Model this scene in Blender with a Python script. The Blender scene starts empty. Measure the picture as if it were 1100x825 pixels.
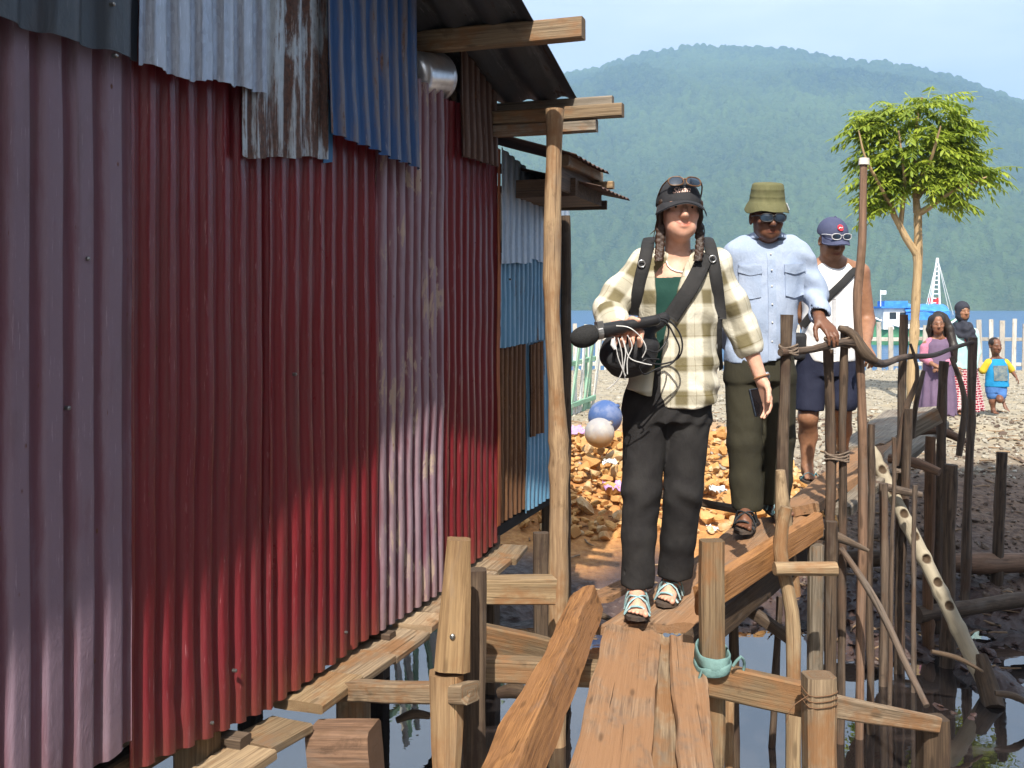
import bpy, math, random
import numpy as np
from mathutils import Vector, Matrix, Euler, noise as mnoise

random.seed(7)
RNG = np.random.default_rng(11)
SC = bpy.context.scene
COL = SC.collection
PI = math.pi
F, CX, HZ, EYE = 1100.0, 550.0, 331.0, 1.2      # focal length in photo pixels, axis, horizon row, eye height


def at(px, py, Y):
    """a photo pixel at depth Y -> point of the place"""
    return Vector(((px - CX) * Y / F, Y, EYE - (py - HZ) * Y / F))


# ------------------------------------------------------------------ objects
def tag(o, label=None, cat=None, group=None, kind=None):
    if label: o['label'] = label
    if cat: o['category'] = cat
    if group: o['group'] = group
    if kind: o['kind'] = kind
    return o


def empty(name, loc, label=None, cat=None, group=None):
    o = bpy.data.objects.new(name, None)
    o.location = loc
    o.empty_display_size = .1
    COL.objects.link(o)
    return tag(o, label, cat, group)


def link(name, me, mat=None, parent=None, loc=None):
    o = bpy.data.objects.new(name, me)
    if mat is not None and len(me.materials) == 0:
        me.materials.append(mat)
    COL.objects.link(o)
    if parent is not None: o.parent = parent
    if loc is not None: o.location = loc
    return o


def np_mesh(name, V, faces, smooth=True, vec=None, col=None):
    """V (N,3); faces list of arrays (M,k)"""
    me = bpy.data.meshes.new(name)
    V = np.asarray(V, dtype=np.float32)
    if isinstance(faces, np.ndarray): faces = [faces]
    faces = [np.asarray(f, dtype=np.int32) for f in faces if len(f)]
    nl = sum(f.size for f in faces)
    nf = sum(len(f) for f in faces)
    me.vertices.add(len(V))
    me.vertices.foreach_set('co', V.ravel())
    me.loops.add(nl)
    me.loops.foreach_set('vertex_index', np.concatenate([f.ravel() for f in faces]))
    me.polygons.add(nf)
    st, tot, p = [], [], 0
    for f in faces:
        k = f.shape[1]
        st.append(p + np.arange(len(f)) * k)
        tot.append(np.full(len(f), k))
        p += f.size
    me.polygons.foreach_set('loop_start', np.concatenate(st).astype(np.int32))
    me.polygons.foreach_set('loop_total', np.concatenate(tot).astype(np.int32))
    me.polygons.foreach_set('use_smooth', np.full(nf, smooth, dtype=bool))
    if vec is not None:
        a = me.attributes.new('uvw', 'FLOAT_VECTOR', 'POINT')
        a.data.foreach_set('vector', np.asarray(vec, dtype=np.float32).ravel())
    if col is not None:
        a = me.attributes.new('Col', 'FLOAT_COLOR', 'POINT')
        c = np.ones((len(V), 4), dtype=np.float32)
        c[:, :3] = col
        a.data.foreach_set('color', c.ravel())
    me.update()
    me.validate()
    return me


class Mesher:
    """collects grids and shells that end up as ONE mesh"""
    def __init__(self):
        self.V, self.Q, self.T, self.U, self.n = [], [], [], [], 0

    def add(self, V, Q=None, T=None, U=None):
        V = np.asarray(V, dtype=np.float64).reshape(-1, 3)
        if Q is not None and len(Q): self.Q.append(np.asarray(Q, dtype=np.int64).reshape(-1, 4) + self.n)
        if T is not None and len(T): self.T.append(np.asarray(T, dtype=np.int64).reshape(-1, 3) + self.n)
        self.V.append(V)
        self.U.append(np.asarray(U, dtype=np.float64).reshape(-1, 3) if U is not None else V.copy())
        self.n += len(V)

    def build(self, name, mat, parent=None, smooth=False, loc=None):
        f = []
        if self.Q: f.append(np.concatenate(self.Q))
        if self.T: f.append(np.concatenate(self.T))
        me = np_mesh(name, np.concatenate(self.V), f, smooth, vec=np.concatenate(self.U))
        return link(name, me, mat, parent, loc)


def grid_quads(nu, nv, wrap=False):
    """quads of a grid of nu rows x nv columns (row-major)"""
    i = np.arange(nu - 1)[:, None]
    j = np.arange(nv if wrap else nv - 1)[None, :]
    j2 = (j + 1) % nv
    a = i * nv + j
    b = i * nv + j2
    c = (i + 1) * nv + j2
    d = (i + 1) * nv + j
    return np.stack([a + 0 * j, b + 0 * i, c + 0 * i, d + 0 * j], -1).reshape(-1, 4)


def vn(x, y=0.0, z=0.0):
    return mnoise.noise(Vector((x, y, z)))


# vectorised value noise
def _hash(ix, iy, iz):
    h = (ix * 374761393 + iy * 668265263 + iz * 1274126177) & 0x7fffffff
    h = ((h ^ (h >> 13)) * 1103515245) & 0x7fffffff
    h = (h ^ (h >> 16)) & 0xffffff
    return h / float(0xffffff)


def vnoise(x, y, z=0.0):
    x, y, z = np.broadcast_arrays(np.asarray(x, float), np.asarray(y, float), np.asarray(z, float))
    ix, iy, iz = np.floor(x).astype(np.int64), np.floor(y).astype(np.int64), np.floor(z).astype(np.int64)
    fx, fy, fz = x - ix, y - iy, z - iz
    fx, fy, fz = [f * f * (3 - 2 * f) for f in (fx, fy, fz)]
    r = 0
    for dx in (0, 1):
        for dy in (0, 1):
            for dz in (0, 1):
                w = (fx if dx else 1 - fx) * (fy if dy else 1 - fy) * (fz if dz else 1 - fz)
                r = r + w * _hash(ix + dx, iy + dy, iz + dz)
    return r * 2 - 1


def fbm(x, y, z=0.0, o=4):
    r, a, s = 0, 1.0, 0
    x, y, z = np.asarray(x, float), np.asarray(y, float), np.asarray(z, float)
    for k in range(o):
        r = r + a * vnoise(x + 17.3 * k, y - 9.1 * k, z + 3.7 * k)
        s += a
        a *= .5
        x, y, z = x * 2.03, y * 2.03, z * 2.03
    return r / s


def sstep(a, b, x):
    t = np.clip((np.asarray(x, float) - a) / (b - a), 0, 1)
    return t * t * (3 - 2 * t)


# ------------------------------------------------------------------ solids
def box_into(mb, c, half, R=None):
    c = np.array(c, float)
    s = np.array([[x, y, z] for x in (-1, 1) for y in (-1, 1) for z in (-1, 1)], float) * np.array(half)
    v = s @ np.array(R).T if R is not None else s
    q = [[0, 1, 3, 2], [4, 6, 7, 5], [0, 4, 5, 1], [2, 3, 7, 6], [0, 2, 6, 4], [1, 5, 7, 3]]
    mb.add(v + c, q, None, s + RNG.uniform(-3, 3, 3))


def board_into(mb, a, b, width, thick, side, wob=.003, seed=None, taper=1.0, bevel=.006, seg=None, cup=0.0, ragged=0.0, notch=None):
    """sawn timber from a to b; width lies along side (made square to the axis)"""
    a, b = np.array(a, float), np.array(b, float)
    ax = b - a
    L = np.linalg.norm(ax)
    ax /= L
    sd = np.array(side, float)
    sd -= ax * sd.dot(ax)
    sd /= np.linalg.norm(sd)
    nm = np.cross(ax, sd)
    if seed is None: seed = RNG.uniform(0, 100)
    n = seg or max(4, int(L / .07))
    hw, ht = width / 2, thick / 2
    bv = min(bevel, ht * .6, hw * .6)
    prof = []
    m = 5
    for k in range(m): prof.append((-hw + bv + (2 * hw - 2 * bv) * k / (m - 1), ht))
    for k in range(2): prof.append((hw, ht - bv - (2 * ht - 2 * bv) * k))
    for k in range(m): prof.append((hw - bv - (2 * hw - 2 * bv) * k / (m - 1), -ht))
    for k in range(2): prof.append((-hw, -ht + bv + (2 * ht - 2 * bv) * k))
    prof = np.array(prof)
    k = len(prof)
    t = np.linspace(0, 1, n + 1)
    T, P0 = np.meshgrid(t, prof[:, 0], indexing='ij')
    _, P1 = np.meshgrid(t, prof[:, 1], indexing='ij')
    sc = 1 + (taper - 1) * T
    edge = 1 + wob * 0
    n1 = fbm(T * L * 3 + seed, np.sign(P0) * 5 + seed, P1 * 0, 3) * wob * 1.6
    n2 = fbm(T * L * 5 + seed * 1.7, P0 * 25, np.sign(P1) * 7 + seed, 3) * wob
    bend = fbm(t * L * .7 + seed * 2.1, t * 0, t * 0, 2) * wob * 2.5
    w = P0 * sc + n1 * np.sign(P0) * np.minimum(1, np.abs(P0) / hw * 1.2)
    h = P1 * sc + n2 + cup * (P0 / hw) ** 2 + bend[:, None]
    l = T * L
    if ragged:
        r0 = fbm(P0 * 40 + seed, P1 * 30, 0, 3) * ragged
        l = l + np.where(T == 0, r0, 0) + np.where(T == 1, -r0 * 1.3, 0)
    if notch is not None:
        pass
    V = a + l[..., None] * ax + w[..., None] * sd + h[..., None] * nm
    U = np.stack([l + seed * 3.1, w + seed, h + seed * .37], -1)
    V, U = V.reshape(-1, 3), U.reshape(-1, 3)
    Q = grid_quads(n + 1, k, True)
    # caps
    c0, c1 = V[:k].mean(0), V[-k:].mean(0)
    nV = len(V)
    V = np.vstack([V, V[:k], V[-k:], c0, c1])
    ue = np.stack([prof[:, 0] * .4 + seed, prof[:, 0] + seed, prof[:, 1] + seed * .37], -1)
    U = np.vstack([U, ue, ue, [[seed, seed, seed]], [[seed, seed, seed]]])
    T1 = [[nV + (j + 1) % k, nV + j, nV + 2 * k] for j in range(k)]
    T2 = [[nV + k + j, nV + k + (j + 1) % k, nV + 2 * k + 1] for j in range(k)]
    mb.add(V, Q[:, ::-1], np.array(T1)[:, ::-1].tolist() + np.array(T2)[:, ::-1].tolist(), U)


def board(name, a, b, width, thick, side, mat, parent=None, label=None, cat=None, group=None, **kw):
    mb = Mesher()
    c = Vector((0, 0, 0))
    if parent is None:
        c = (Vector(a) + Vector(b)) / 2
    pl = parent.matrix_basis.translation if parent is not None else c
    board_into(mb, Vector(a) - pl, Vector(b) - pl, width, thick, side, **kw)
    o = mb.build(name, mat, parent, True)
    flat_edges(o)
    if parent is None: o.location = c
    return tag(o, label, cat, group)


def flat_edges(o, ang=35):
    me = o.data
    try:
        me.set_sharp_from_angle(angle=math.radians(ang))
    except Exception:
        pass


def tube_into(mb, pts, rad, n=10, wob=0.0, seed=None, cap=True, squash=1.0, step=None, knots=0):
    P = np.array([tuple(p) for p in pts], float)
    if seed is None: seed = RNG.uniform(0, 100)
    R = np.full(len(P), rad, float) if np.isscalar(rad) else np.array(rad, float)
    d = np.r_[0, np.cumsum(np.linalg.norm(np.diff(P, axis=0), axis=1))]
    L = d[-1]
    st = step or max(.02, min(.08, L / 10))
    m = max(len(P), int(L / st) + 1) if len(P) > 1 else 2
    s = np.linspace(0, L, m)
    # smooth through the points (Catmull-Rom)
    C = np.empty((m, 3))
    for i, si in enumerate(s):
        k = min(max(np.searchsorted(d, si, side='right') - 1, 0), len(P) - 2)
        t = (si - d[k]) / max(d[k + 1] - d[k], 1e-9)
        p0, p1, p2, p3 = P[max(k - 1, 0)], P[k], P[k + 1], P[min(k + 2, len(P) - 1)]
        C[i] = .5 * ((2 * p1) + (-p0 + p2) * t + (2 * p0 - 5 * p1 + 4 * p2 - p3) * t * t + (-p0 + 3 * p1 - 3 * p2 + p3) * t ** 3)
    r = np.interp(s, d, R)
    if wob:
        for a_ in range(3):
            C[:, a_] += fbm(s * 2.2 + seed + a_ * 31, s * 0, 0, 3) * wob
        r = r * (1 + fbm(s * 6 + seed, s * 0 + 4, 0, 3) * .18)
    for q in range(knots):
        sk = RNG.uniform(.1, .9) * L
        r = r * (1 + .22 * np.exp(-((s - sk) / (.9 * r.mean())) ** 2))
    Tn = np.gradient(C, axis=0)
    Tn /= np.linalg.norm(Tn, axis=1)[:, None] + 1e-12
    ref = np.array([0, 0, 1.0]) if abs(Tn[0][2]) < .8 else np.array([1.0, 0, 0])
    V = np.empty((m, n, 3))
    U = np.empty((m, n, 3))
    nv = np.cross(Tn[0], ref)
    nv /= np.linalg.norm(nv)
    for i in range(m):
        nv = nv - Tn[i] * nv.dot(Tn[i])
        nv /= np.linalg.norm(nv)
        bv = np.cross(Tn[i], nv)
        a_ = np.arange(n) * 2 * PI / n
        rr = r[i]
        if wob: rr = r[i] * (1 + .12 * fbm(np.cos(a_) * 1.3 + seed, np.sin(a_) * 1.3, s[i] * 5, 2))
        V[i] = C[i] + (np.cos(a_) * rr)[:, None] * nv + (np.sin(a_) * rr * squash)[:, None] * bv
        U[i] = np.stack([np.full(n, s[i] + seed * 3), np.cos(a_) * r[i] + seed, np.sin(a_) * r[i]], -1)
    V, U = V.reshape(-1, 3), U.reshape(-1, 3)
    Q = grid_quads(m, n, True)
    Tt = []
    if cap:
        nV = len(V)
        V = np.vstack([V, V[:n], V[-n:], C[0], C[-1]])
        ue = np.stack([np.full(n, seed), np.cos(np.arange(n)), np.sin(np.arange(n))], -1) * .05
        U = np.vstack([U, ue, ue, [[seed, 0, 0]], [[seed, 0, 0]]])
        for j in range(n):
            Tt.append([nV + (j + 1) % n, nV + j, nV + 2 * n])
            Tt.append([nV + n + j, nV + n + (j + 1) % n, nV + 2 * n + 1])
    mb.add(V, Q, Tt, U)


def tube(name, pts, rad, mat, parent=None, label=None, cat=None, group=None, **kw):
    mb = Mesher()
    pl = parent.matrix_basis.translation if parent is not None else Vector(pts[0])
    tube_into(mb, [Vector(p) - pl for p in pts], rad, **kw)
    o = mb.build(name, mat, parent, True)
    flat_edges(o, 50)
    if parent is None: o.location = pl
    return tag(o, label, cat, group)


def lathe_into(mb, c, prof, n=24, axis='z', R=None, sx=1.0, sy=1.0):
    """profile [(r, z)]"""
    prof = np.array(prof, float)
    a_ = np.arange(n) * 2 * PI / n
    V = np.stack([prof[:, 0][:, None] * np.cos(a_) * sx, prof[:, 0][:, None] * np.sin(a_) * sy, prof[:, 1][:, None] + 0 * a_], -1).reshape(-1, 3)
    U = V.copy()
    if R is not None: V = V @ np.array(R).T
    mb.add(V + np.array(tuple(c)), grid_quads(len(prof), n, True), None, U)


# ------------------------------------------------------------------ signed distance bodies
class SDF:
    def __init__(self, lo, hi, h):
        self.lo = np.array(lo, np.float32)
        self.h = h
        self.n = (np.ceil((np.array(hi) - np.array(lo)) / h).astype(int) + 1)
        self.D = np.full(self.n, 1.0, np.float32)
        self.ax = [self.lo[i] + np.arange(self.n[i], dtype=np.float32) * h for i in range(3)]

    def region(self, lo, hi):
        sl = []
        for i in range(3):
            a_ = int(max(0, math.floor((lo[i] - self.lo[i]) / self.h)))
            b_ = int(min(self.n[i], math.ceil((hi[i] - self.lo[i]) / self.h) + 1))
            if b_ <= a_: return None, None
            sl.append(slice(a_, b_))
        x = self.ax[0][sl[0]][:, None, None]
        y = self.ax[1][sl[1]][None, :, None]
        z = self.ax[2][sl[2]][None, None, :]
        return tuple(sl), (x, y, z)

    def _mix(self, sl, d, k, op):
        A = self.D[sl]
        d = d.astype(np.float32)
        if op == 'u':
            if k > 0:
                h = np.maximum(k - np.abs(A - d), 0) / k
                self.D[sl] = np.minimum(A, d) - h * h * k * .25
            else:
                self.D[sl] = np.minimum(A, d)
        else:
            d = -d
            if k > 0:
                h = np.maximum(k - np.abs(A - d), 0) / k
                self.D[sl] = np.maximum(A, d) + h * h * k * .25
            else:
                self.D[sl] = np.maximum(A, d)

    def cap(self, a, b, ra, rb=None, k=.02, op='u', flat=None):
        rb = ra if rb is None else rb
        a, b = np.array(tuple(a), float), np.array(tuple(b), float)
        m = max(ra, rb) + k + 3 * self.h
        sl, g = self.region(np.minimum(a, b) - m, np.maximum(a, b) + m)
        if sl is None: return self
        ba = b - a
        L2 = max(ba.dot(ba), 1e-9)
        px, py, pz = g[0] - a[0], g[1] - a[1], g[2] - a[2]
        t = np.clip((px * ba[0] + py * ba[1] + pz * ba[2]) / L2, 0, 1)
        dx, dy, dz = px - t * ba[0], py - t * ba[1], pz - t * ba[2]
        if flat is not None:            # flattened section: (direction, factor)
            fd, ff = np.array(flat[0], float), flat[1]
            fd = fd / np.linalg.norm(fd)
            q = dx * fd[0] + dy * fd[1] + dz * fd[2]
            dx, dy, dz = dx + fd[0] * q * (1 / ff - 1), dy + fd[1] * q * (1 / ff - 1), dz + fd[2] * q * (1 / ff - 1)
            d = (np.sqrt(dx * dx + dy * dy + dz * dz) - (ra + (rb - ra) * t)) * min(1, ff ** .5)
        else:
            d = np.sqrt(dx * dx + dy * dy + dz * dz) - (ra + (rb - ra) * t)
        self._mix(sl, d, k, op)
        return self

    def chain(self, pts, rads, k=.02, op='u'):
        for i in range(len(pts) - 1): self.cap(pts[i], pts[i + 1], rads[i], rads[i + 1], k, op)
        return self

    def ell(self, c, r, R=None, k=.02, op='u'):
        c = np.array(tuple(c), float)
        r = np.array(r, float)
        m = r.max() + k + 3 * self.h
        sl, g = self.region(c - m, c + m)
        if sl is None: return self
        p = [g[0] - c[0], g[1] - c[1], g[2] - c[2]]
        if R is not None:
            R = np.array(R)
            p = [R[0, i] * p[0] + R[1, i] * p[1] + R[2, i] * p[2] for i in range(3)]
        k0 = np.sqrt((p[0] / r[0]) ** 2 + (p[1] / r[1]) ** 2 + (p[2] / r[2]) ** 2)
        k1 = np.sqrt((p[0] / r[0] ** 2) ** 2 + (p[1] / r[1] ** 2) ** 2 + (p[2] / r[2] ** 2) ** 2)
        d = k0 * (k0 - 1) / np.maximum(k1, 1e-6)
        d = np.where(k0 < 1e-3, -r.min(), d)
        self._mix(sl, d, k, op)
        return self

    def box(self, c, half, R=None, r=.01, k=.01, op='u'):
        c = np.array(tuple(c), float)
        half = np.array(half, float)
        m = np.linalg.norm(half) + r + k + 3 * self.h
        sl, g = self.region(c - m, c + m)
        if sl is None: return self
        p = [g[0] - c[0], g[1] - c[1], g[2] - c[2]]
        if R is not None:
            R = np.array(R)
            p = [R[0, i] * p[0] + R[1, i] * p[1] + R[2, i] * p[2] for i in range(3)]
        q = [np.abs(p[i]) - (half[i] - r) for i in range(3)]
        d = np.sqrt(np.maximum(q[0], 0) ** 2 + np.maximum(q[1], 0) ** 2 + np.maximum(q[2], 0) ** 2) + np.minimum(np.maximum(q[0], np.maximum(q[1], q[2])), 0) - r
        self._mix(sl, d, k, op)
        return self

    def loft(self, secs, k=.02, op='u', pw=2.0):
        """secs: [(z, cx, cy, rx, ry)] rising in z; elliptic slices"""
        S = np.array(sorted(secs), float)
        m = k + 4 * self.h
        lo = [(S[:, 1] - S[:, 3]).min() - m, (S[:, 2] - S[:, 4]).min() - m, S[0, 0] - m]
        hi = [(S[:, 1] + S[:, 3]).max() + m, (S[:, 2] + S[:, 4]).max() + m, S[-1, 0] + m]
        sl, g = self.region(lo, hi)
        if sl is None: return self
        z = g[2].ravel()
        zc = np.clip(z, S[0, 0], S[-1, 0])
        # smooth interpolation along z
        P = []
        for c in range(1, 5):
            P.append(np.interp(zc, S[:, 0], S[:, c]))
        if len(S) > 2:
            ker = max(1, int(.02 / self.h))
            w = np.ones(2 * ker + 1) / (2 * ker + 1)
            P = [np.convolve(np.pad(p, ker, mode='edge'), w, mode='valid') for p in P]
        cx, cy, rx, ry = [p[None, None, :] for p in P]
        ux, uy = np.abs(g[0] - cx) / rx, np.abs(g[1] - cy) / ry
        q = (ux ** pw + uy ** pw) ** (1 / pw)
        d = (q - 1) * np.minimum(rx, ry)
        dz = np.maximum(S[0, 0] - g[2], g[2] - S[-1, 0])
        d = np.maximum(d, dz)
        self._mix(sl, d, k, op)
        return self

    def cut(self, fn, lo=None, hi=None, k=0.0):
        """keep only where fn(x,y,z) < 0"""
        sl, g = self.region(lo if lo is not None else self.lo, hi if hi is not None else self.lo + self.n * self.h)
        if sl is None: return self
        A = self.D[sl]
        d = np.broadcast_to(fn(*g), A.shape).astype(np.float32)
        if k:
            h = np.maximum(k - np.abs(A - d), 0) / k
            self.D[sl] = np.maximum(A, d) + h * h * k * .25
        else:
            self.D[sl] = np.maximum(A, d)
        return self

    def shell_out(self, other, gap):
        """remove everything closer than gap to the other body"""
        self.D = np.maximum(self.D, -(other.D - gap))
        return self

    def disp(self, fn):
        i = np.nonzero(np.abs(self.D) < .05)
        if len(i[0]):
            x, y, z = self.ax[0][i[0]], self.ax[1][i[1]], self.ax[2][i[2]]
            self.D[i] += fn(x, y, z).astype(np.float32)
        return self

    def mesh(self):
        D = self.D
        ins = D < 0
        c = np.zeros(self.n - 1, np.int8)
        for dx in (0, 1):
            for dy in (0, 1):
                for dz in (0, 1):
                    c += ins[dx:self.n[0] - 1 + dx, dy:self.n[1] - 1 + dy, dz:self.n[2] - 1 + dz]
        I = np.nonzero((c > 0) & (c < 8))
        idx = np.full(self.n - 1, -1, np.int32)
        idx[I] = np.arange(len(I[0]))
        acc = np.zeros((len(I[0]), 3), np.float64)
        cnt = np.zeros(len(I[0]))
        offs = [(0, 0, 0), (1, 0, 0), (0, 1, 0), (1, 1, 0), (0, 0, 1), (1, 0, 1), (0, 1, 1), (1, 1, 1)]
        vals = [D[I[0] + o[0], I[1] + o[1], I[2] + o[2]] for o in offs]
        for a_ in range(8):
            for b_ in range(a_ + 1, 8):
                df = [offs[b_][i] - offs[a_][i] for i in range(3)]
                if sum(abs(v) for v in df) != 1: continue
                va, vb = vals[a_], vals[b_]
                cr = (va < 0) != (vb < 0)
                t = np.where(cr, va / np.where(cr, va - vb, 1), 0)
                for i in range(3):
                    acc[:, i] += np.where(cr, offs[a_][i] + t * df[i], 0)
                cnt += cr
        acc /= np.maximum(cnt, 1)[:, None]
        V = self.lo + (np.stack(I, -1) + acc) * self.h
        Q = []
        for axis in range(3):
            o = [0, 0, 0]
            o[axis] = 1
            A = ins[:self.n[0] - o[0], :self.n[1] - o[1], :self.n[2] - o[2]]
            B = ins[o[0]:, o[1]:, o[2]:]
            E = np.nonzero(A != B)
            u, v = [(1, 2), (2, 0), (0, 1)][axis]
            ok = (E[u] > 0) & (E[v] > 0) & (E[u] < self.n[u] - 1) & (E[v] < self.n[v] - 1)
            E = [e[ok] for e in E]
            def cell(du, dv):
                q = [e.copy() for e in E]
                q[u] = q[u] - du
                q[v] = q[v] - dv
                return idx[tuple(q)]
            q = np.stack([cell(1, 1), cell(0, 1), cell(0, 0), cell(1, 0)], -1)
            flip = ~A[tuple(E)]
            q[flip] = q[flip][:, ::-1]
            Q.append(q)
        return V, np.concatenate(Q)

    def build(self, name, mat, parent=None, vec=None, col=None, smooth_it=1, post=None, keep=None):
        V, Q = self.mesh()
        Q = Q[(Q >= 0).all(1)]
        if smooth_it:
            for _ in range(smooth_it):
                S = np.zeros_like(V)
                n = np.zeros(len(V))
                for a_, b_ in ((0, 1), (1, 2), (2, 3), (3, 0)):
                    np.add.at(S, Q[:, a_], V[Q[:, b_]])
                    np.add.at(n, Q[:, a_], 1)
                V = V * .5 + .5 * S / np.maximum(n, 1)[:, None]
        if keep is not None:
            m = keep(V)
            fm = m[Q].all(1)
            Q = Q[fm]
        u = np.unique(Q)
        rm = np.full(len(V), -1)
        rm[u] = np.arange(len(u))
        V, Q = V[u], rm[Q]
        ve, co = (vec(V) if vec else V), (col(V) if col else None)
        if post is not None: V = post(V)
        me = np_mesh(name, V, Q, True, vec=ve, col=co)
        return link(name, me, mat, parent)


# ------------------------------------------------------------------ node helpers
class NT:
    def __init__(self, m):
        self.t = m.node_tree
        self.t.nodes.clear()

    def n(self, kind, **kw):
        nd = self.t.nodes.new(kind)
        for k, v in kw.items():
            if k == 'ins':
                for i, val in v.items():
                    s = nd.inputs[i]
                    if hasattr(val, 'bl_idname') or isinstance(val, bpy.types.NodeSocket):
                        self.t.links.new(val, s)
                    else:
                        s.default_value = val
            else:
                setattr(nd, k, v)
        return nd

    def math(self, op, a, b=0.0, c=None, clamp=False):
        nd = self.t.nodes.new('ShaderNodeMath')
        nd.operation = op
        nd.use_clamp = clamp
        for i, v in enumerate((a, b) if c is None else (a, b, c)):
            if isinstance(v, bpy.types.NodeSocket): self.t.links.new(v, nd.inputs[i])
            else: nd.inputs[i].default_value = v
        return nd.outputs[0]

    def mixc(self, f, a, b, mode='MIX'):
        nd = self.t.nodes.new('ShaderNodeMix')
        nd.data_type = 'RGBA'
        nd.blend_type = mode
        for i, v in ((0, f), (6, a), (7, b)):
            if isinstance(v, bpy.types.NodeSocket): self.t.links.new(v, nd.inputs[i])
            else: nd.inputs[i].default_value = v if i == 0 else (tuple(v) + (1,))[:4]
        return nd.outputs[2]

    def noise(self, vec, scale, detail=4, rough=.55, dist=0.0):
        nd = self.n('ShaderNodeTexNoise', ins={'Vector': vec, 'Scale': scale, 'Detail': detail, 'Roughness': rough, 'Distortion': dist})
        return nd.outputs[0]

    def map(self, vec, scale=(1, 1, 1), loc=(0, 0, 0), rot=(0, 0, 0)):
        return self.n('ShaderNodeMapping', ins={'Vector': vec, 'Scale': scale, 'Location': loc, 'Rotation': rot}).outputs[0]

    def ramp(self, f, a, b, clamp=True):
        nd = self.n('ShaderNodeMapRange', interpolation_type='SMOOTHSTEP', ins={0: f, 1: a, 2: b, 3: 0.0, 4: 1.0})
        return nd.outputs[0]

    def bump(self, h, strength, dist=.01, normal=None):
        ins = {'Height': h, 'Strength': strength, 'Distance': dist}
        if normal is not None: ins['Normal'] = normal
        return self.n('ShaderNodeBump', ins=ins).outputs[0]

    def out(self, col, rough, normal=None, metallic=0.0, spec=.35, extra=None):
        ins = {'Base Color': col if isinstance(col, bpy.types.NodeSocket) else (tuple(col) + (1,))[:4], 'Roughness': rough, 'Metallic': metallic, 'Specular IOR Level': spec}
        if normal is not None: ins['Normal'] = normal
        if extra: ins.update(extra)
        p = self.n('ShaderNodeBsdfPrincipled', ins=ins)
        o = self.n('ShaderNodeOutputMaterial')
        self.t.links.new(p.outputs[0], o.inputs[0])
        return p


def new_mat(name):
    m = bpy.data.materials.new(name)
    m.use_nodes = True
    return m, NT(m)


def lin(r, g, b):
    f = lambda c: ((c / 255 + .055) / 1.055) ** 2.4 if c / 255 > .04045 else c / 255 / 12.92
    return (f(r), f(g), f(b))


def uvw(t):
    return t.n('ShaderNodeAttribute', attribute_name='uvw').outputs['Vector']


def simple(name, c1, c2=None, scale=8, rough=.7, bump=.15, bscale=60, metallic=0.0, spec=.3, dist=.004, stretch=(1, 1, 1)):
    m, t = new_mat(name)
    v = t.n('ShaderNodeTexCoord').outputs['Object']
    v = t.map(v, stretch)
    c2 = c2 or tuple(x * .7 for x in c1)
    f = t.ramp(t.noise(v, scale, 5, .6), .3, .7)
    col = t.mixc(f, c1, c2)
    nb = t.bump(t.noise(v, bscale, 4, .6), bump, dist)
    t.out(col, rough, nb, metallic, spec)
    return m


def wood(name, light, dark, mud=None, mudamt=.3, rough=.75, grain=1.0, bump=.5, obj_var=.25):
    m, t = new_mat(name)
    v = uvw(t)
    g1 = t.noise(t.map(v, (3.0, 150 * grain, 150 * grain)), 1.0, 6, .65, .5)
    g2 = t.noise(t.map(v, (1.6, 30 * grain, 30 * grain)), 1.0, 5, .6, 1.0)
    big = t.noise(t.map(v, (3, 5, 5)), 1.0, 4, .6)
    f = t.ramp(t.math('ADD', t.math('MULTIPLY', g1, .6), t.math('MULTIPLY', g2, .4)), .36, .66)
    col = t.mixc(f, dark, light)
    oi = t.n('ShaderNodeObjectInfo').outputs['Random']
    hv = t.n('ShaderNodeHueSaturation', ins={'Color': col, 'Value': t.math('ADD', t.math('MULTIPLY', oi, obj_var * 2), 1 - obj_var), 'Saturation': t.math('ADD', t.math('MULTIPLY', oi, -.2), 1.05)})
    col = hv.outputs[0]
    pa = t.noise(t.map(v, (3.5, 12, 12)), 1.0, 5, .65, .6)
    col = t.mixc(t.math('MULTIPLY', t.ramp(pa, .52, .72), .55), col, tuple(.55 * x + .45 * .20 * y for x, y in zip(dark, (1.1, 1.0, .88))))
    pb = t.noise(t.map(v, (6, 9, 9), (7, 3, 1)), 1.0, 5, .7, .3)
    col = t.mixc(t.math('MULTIPLY', t.ramp(pb, .56, .70), .5), col, tuple(x * .45 for x in dark))
    if mud is not None:
        fm = t.ramp(t.math('ADD', big, t.math('MULTIPLY', t.noise(t.map(v, (20, 40, 40)), 1, 4), .35)), .78 - mudamt * .4, 1.0 - mudamt * .4)
        col = t.mixc(t.math('MULTIPLY', fm, .85), col, mud)
    crack = t.ramp(t.noise(t.map(v, (1.3, 95, 95)), 1, 3, .5, .8), .27, .33)     # long dark checks
    col = t.mixc(t.math('MULTIPLY', t.math('SUBTRACT', 1.0, crack), .75), col, tuple(x * .3 for x in dark))
    kn = t.n('ShaderNodeTexVoronoi', ins={'Vector': t.map(v, (4.2, 16, 16)), 'Scale': 1.0}).outputs['Distance']
    kf = t.math('SUBTRACT', 1.0, t.ramp(kn, .08, .2))
    col = t.mixc(t.math('MULTIPLY', kf, .6), col, tuple(x * .45 for x in dark))
    h = t.math('ADD', t.math('MULTIPLY', g1, .7), t.math('MULTIPLY', crack, .5))
    nb = t.bump(h, bump, .006)
    t.out(col, rough, nb, 0, .25)
    return m


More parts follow.
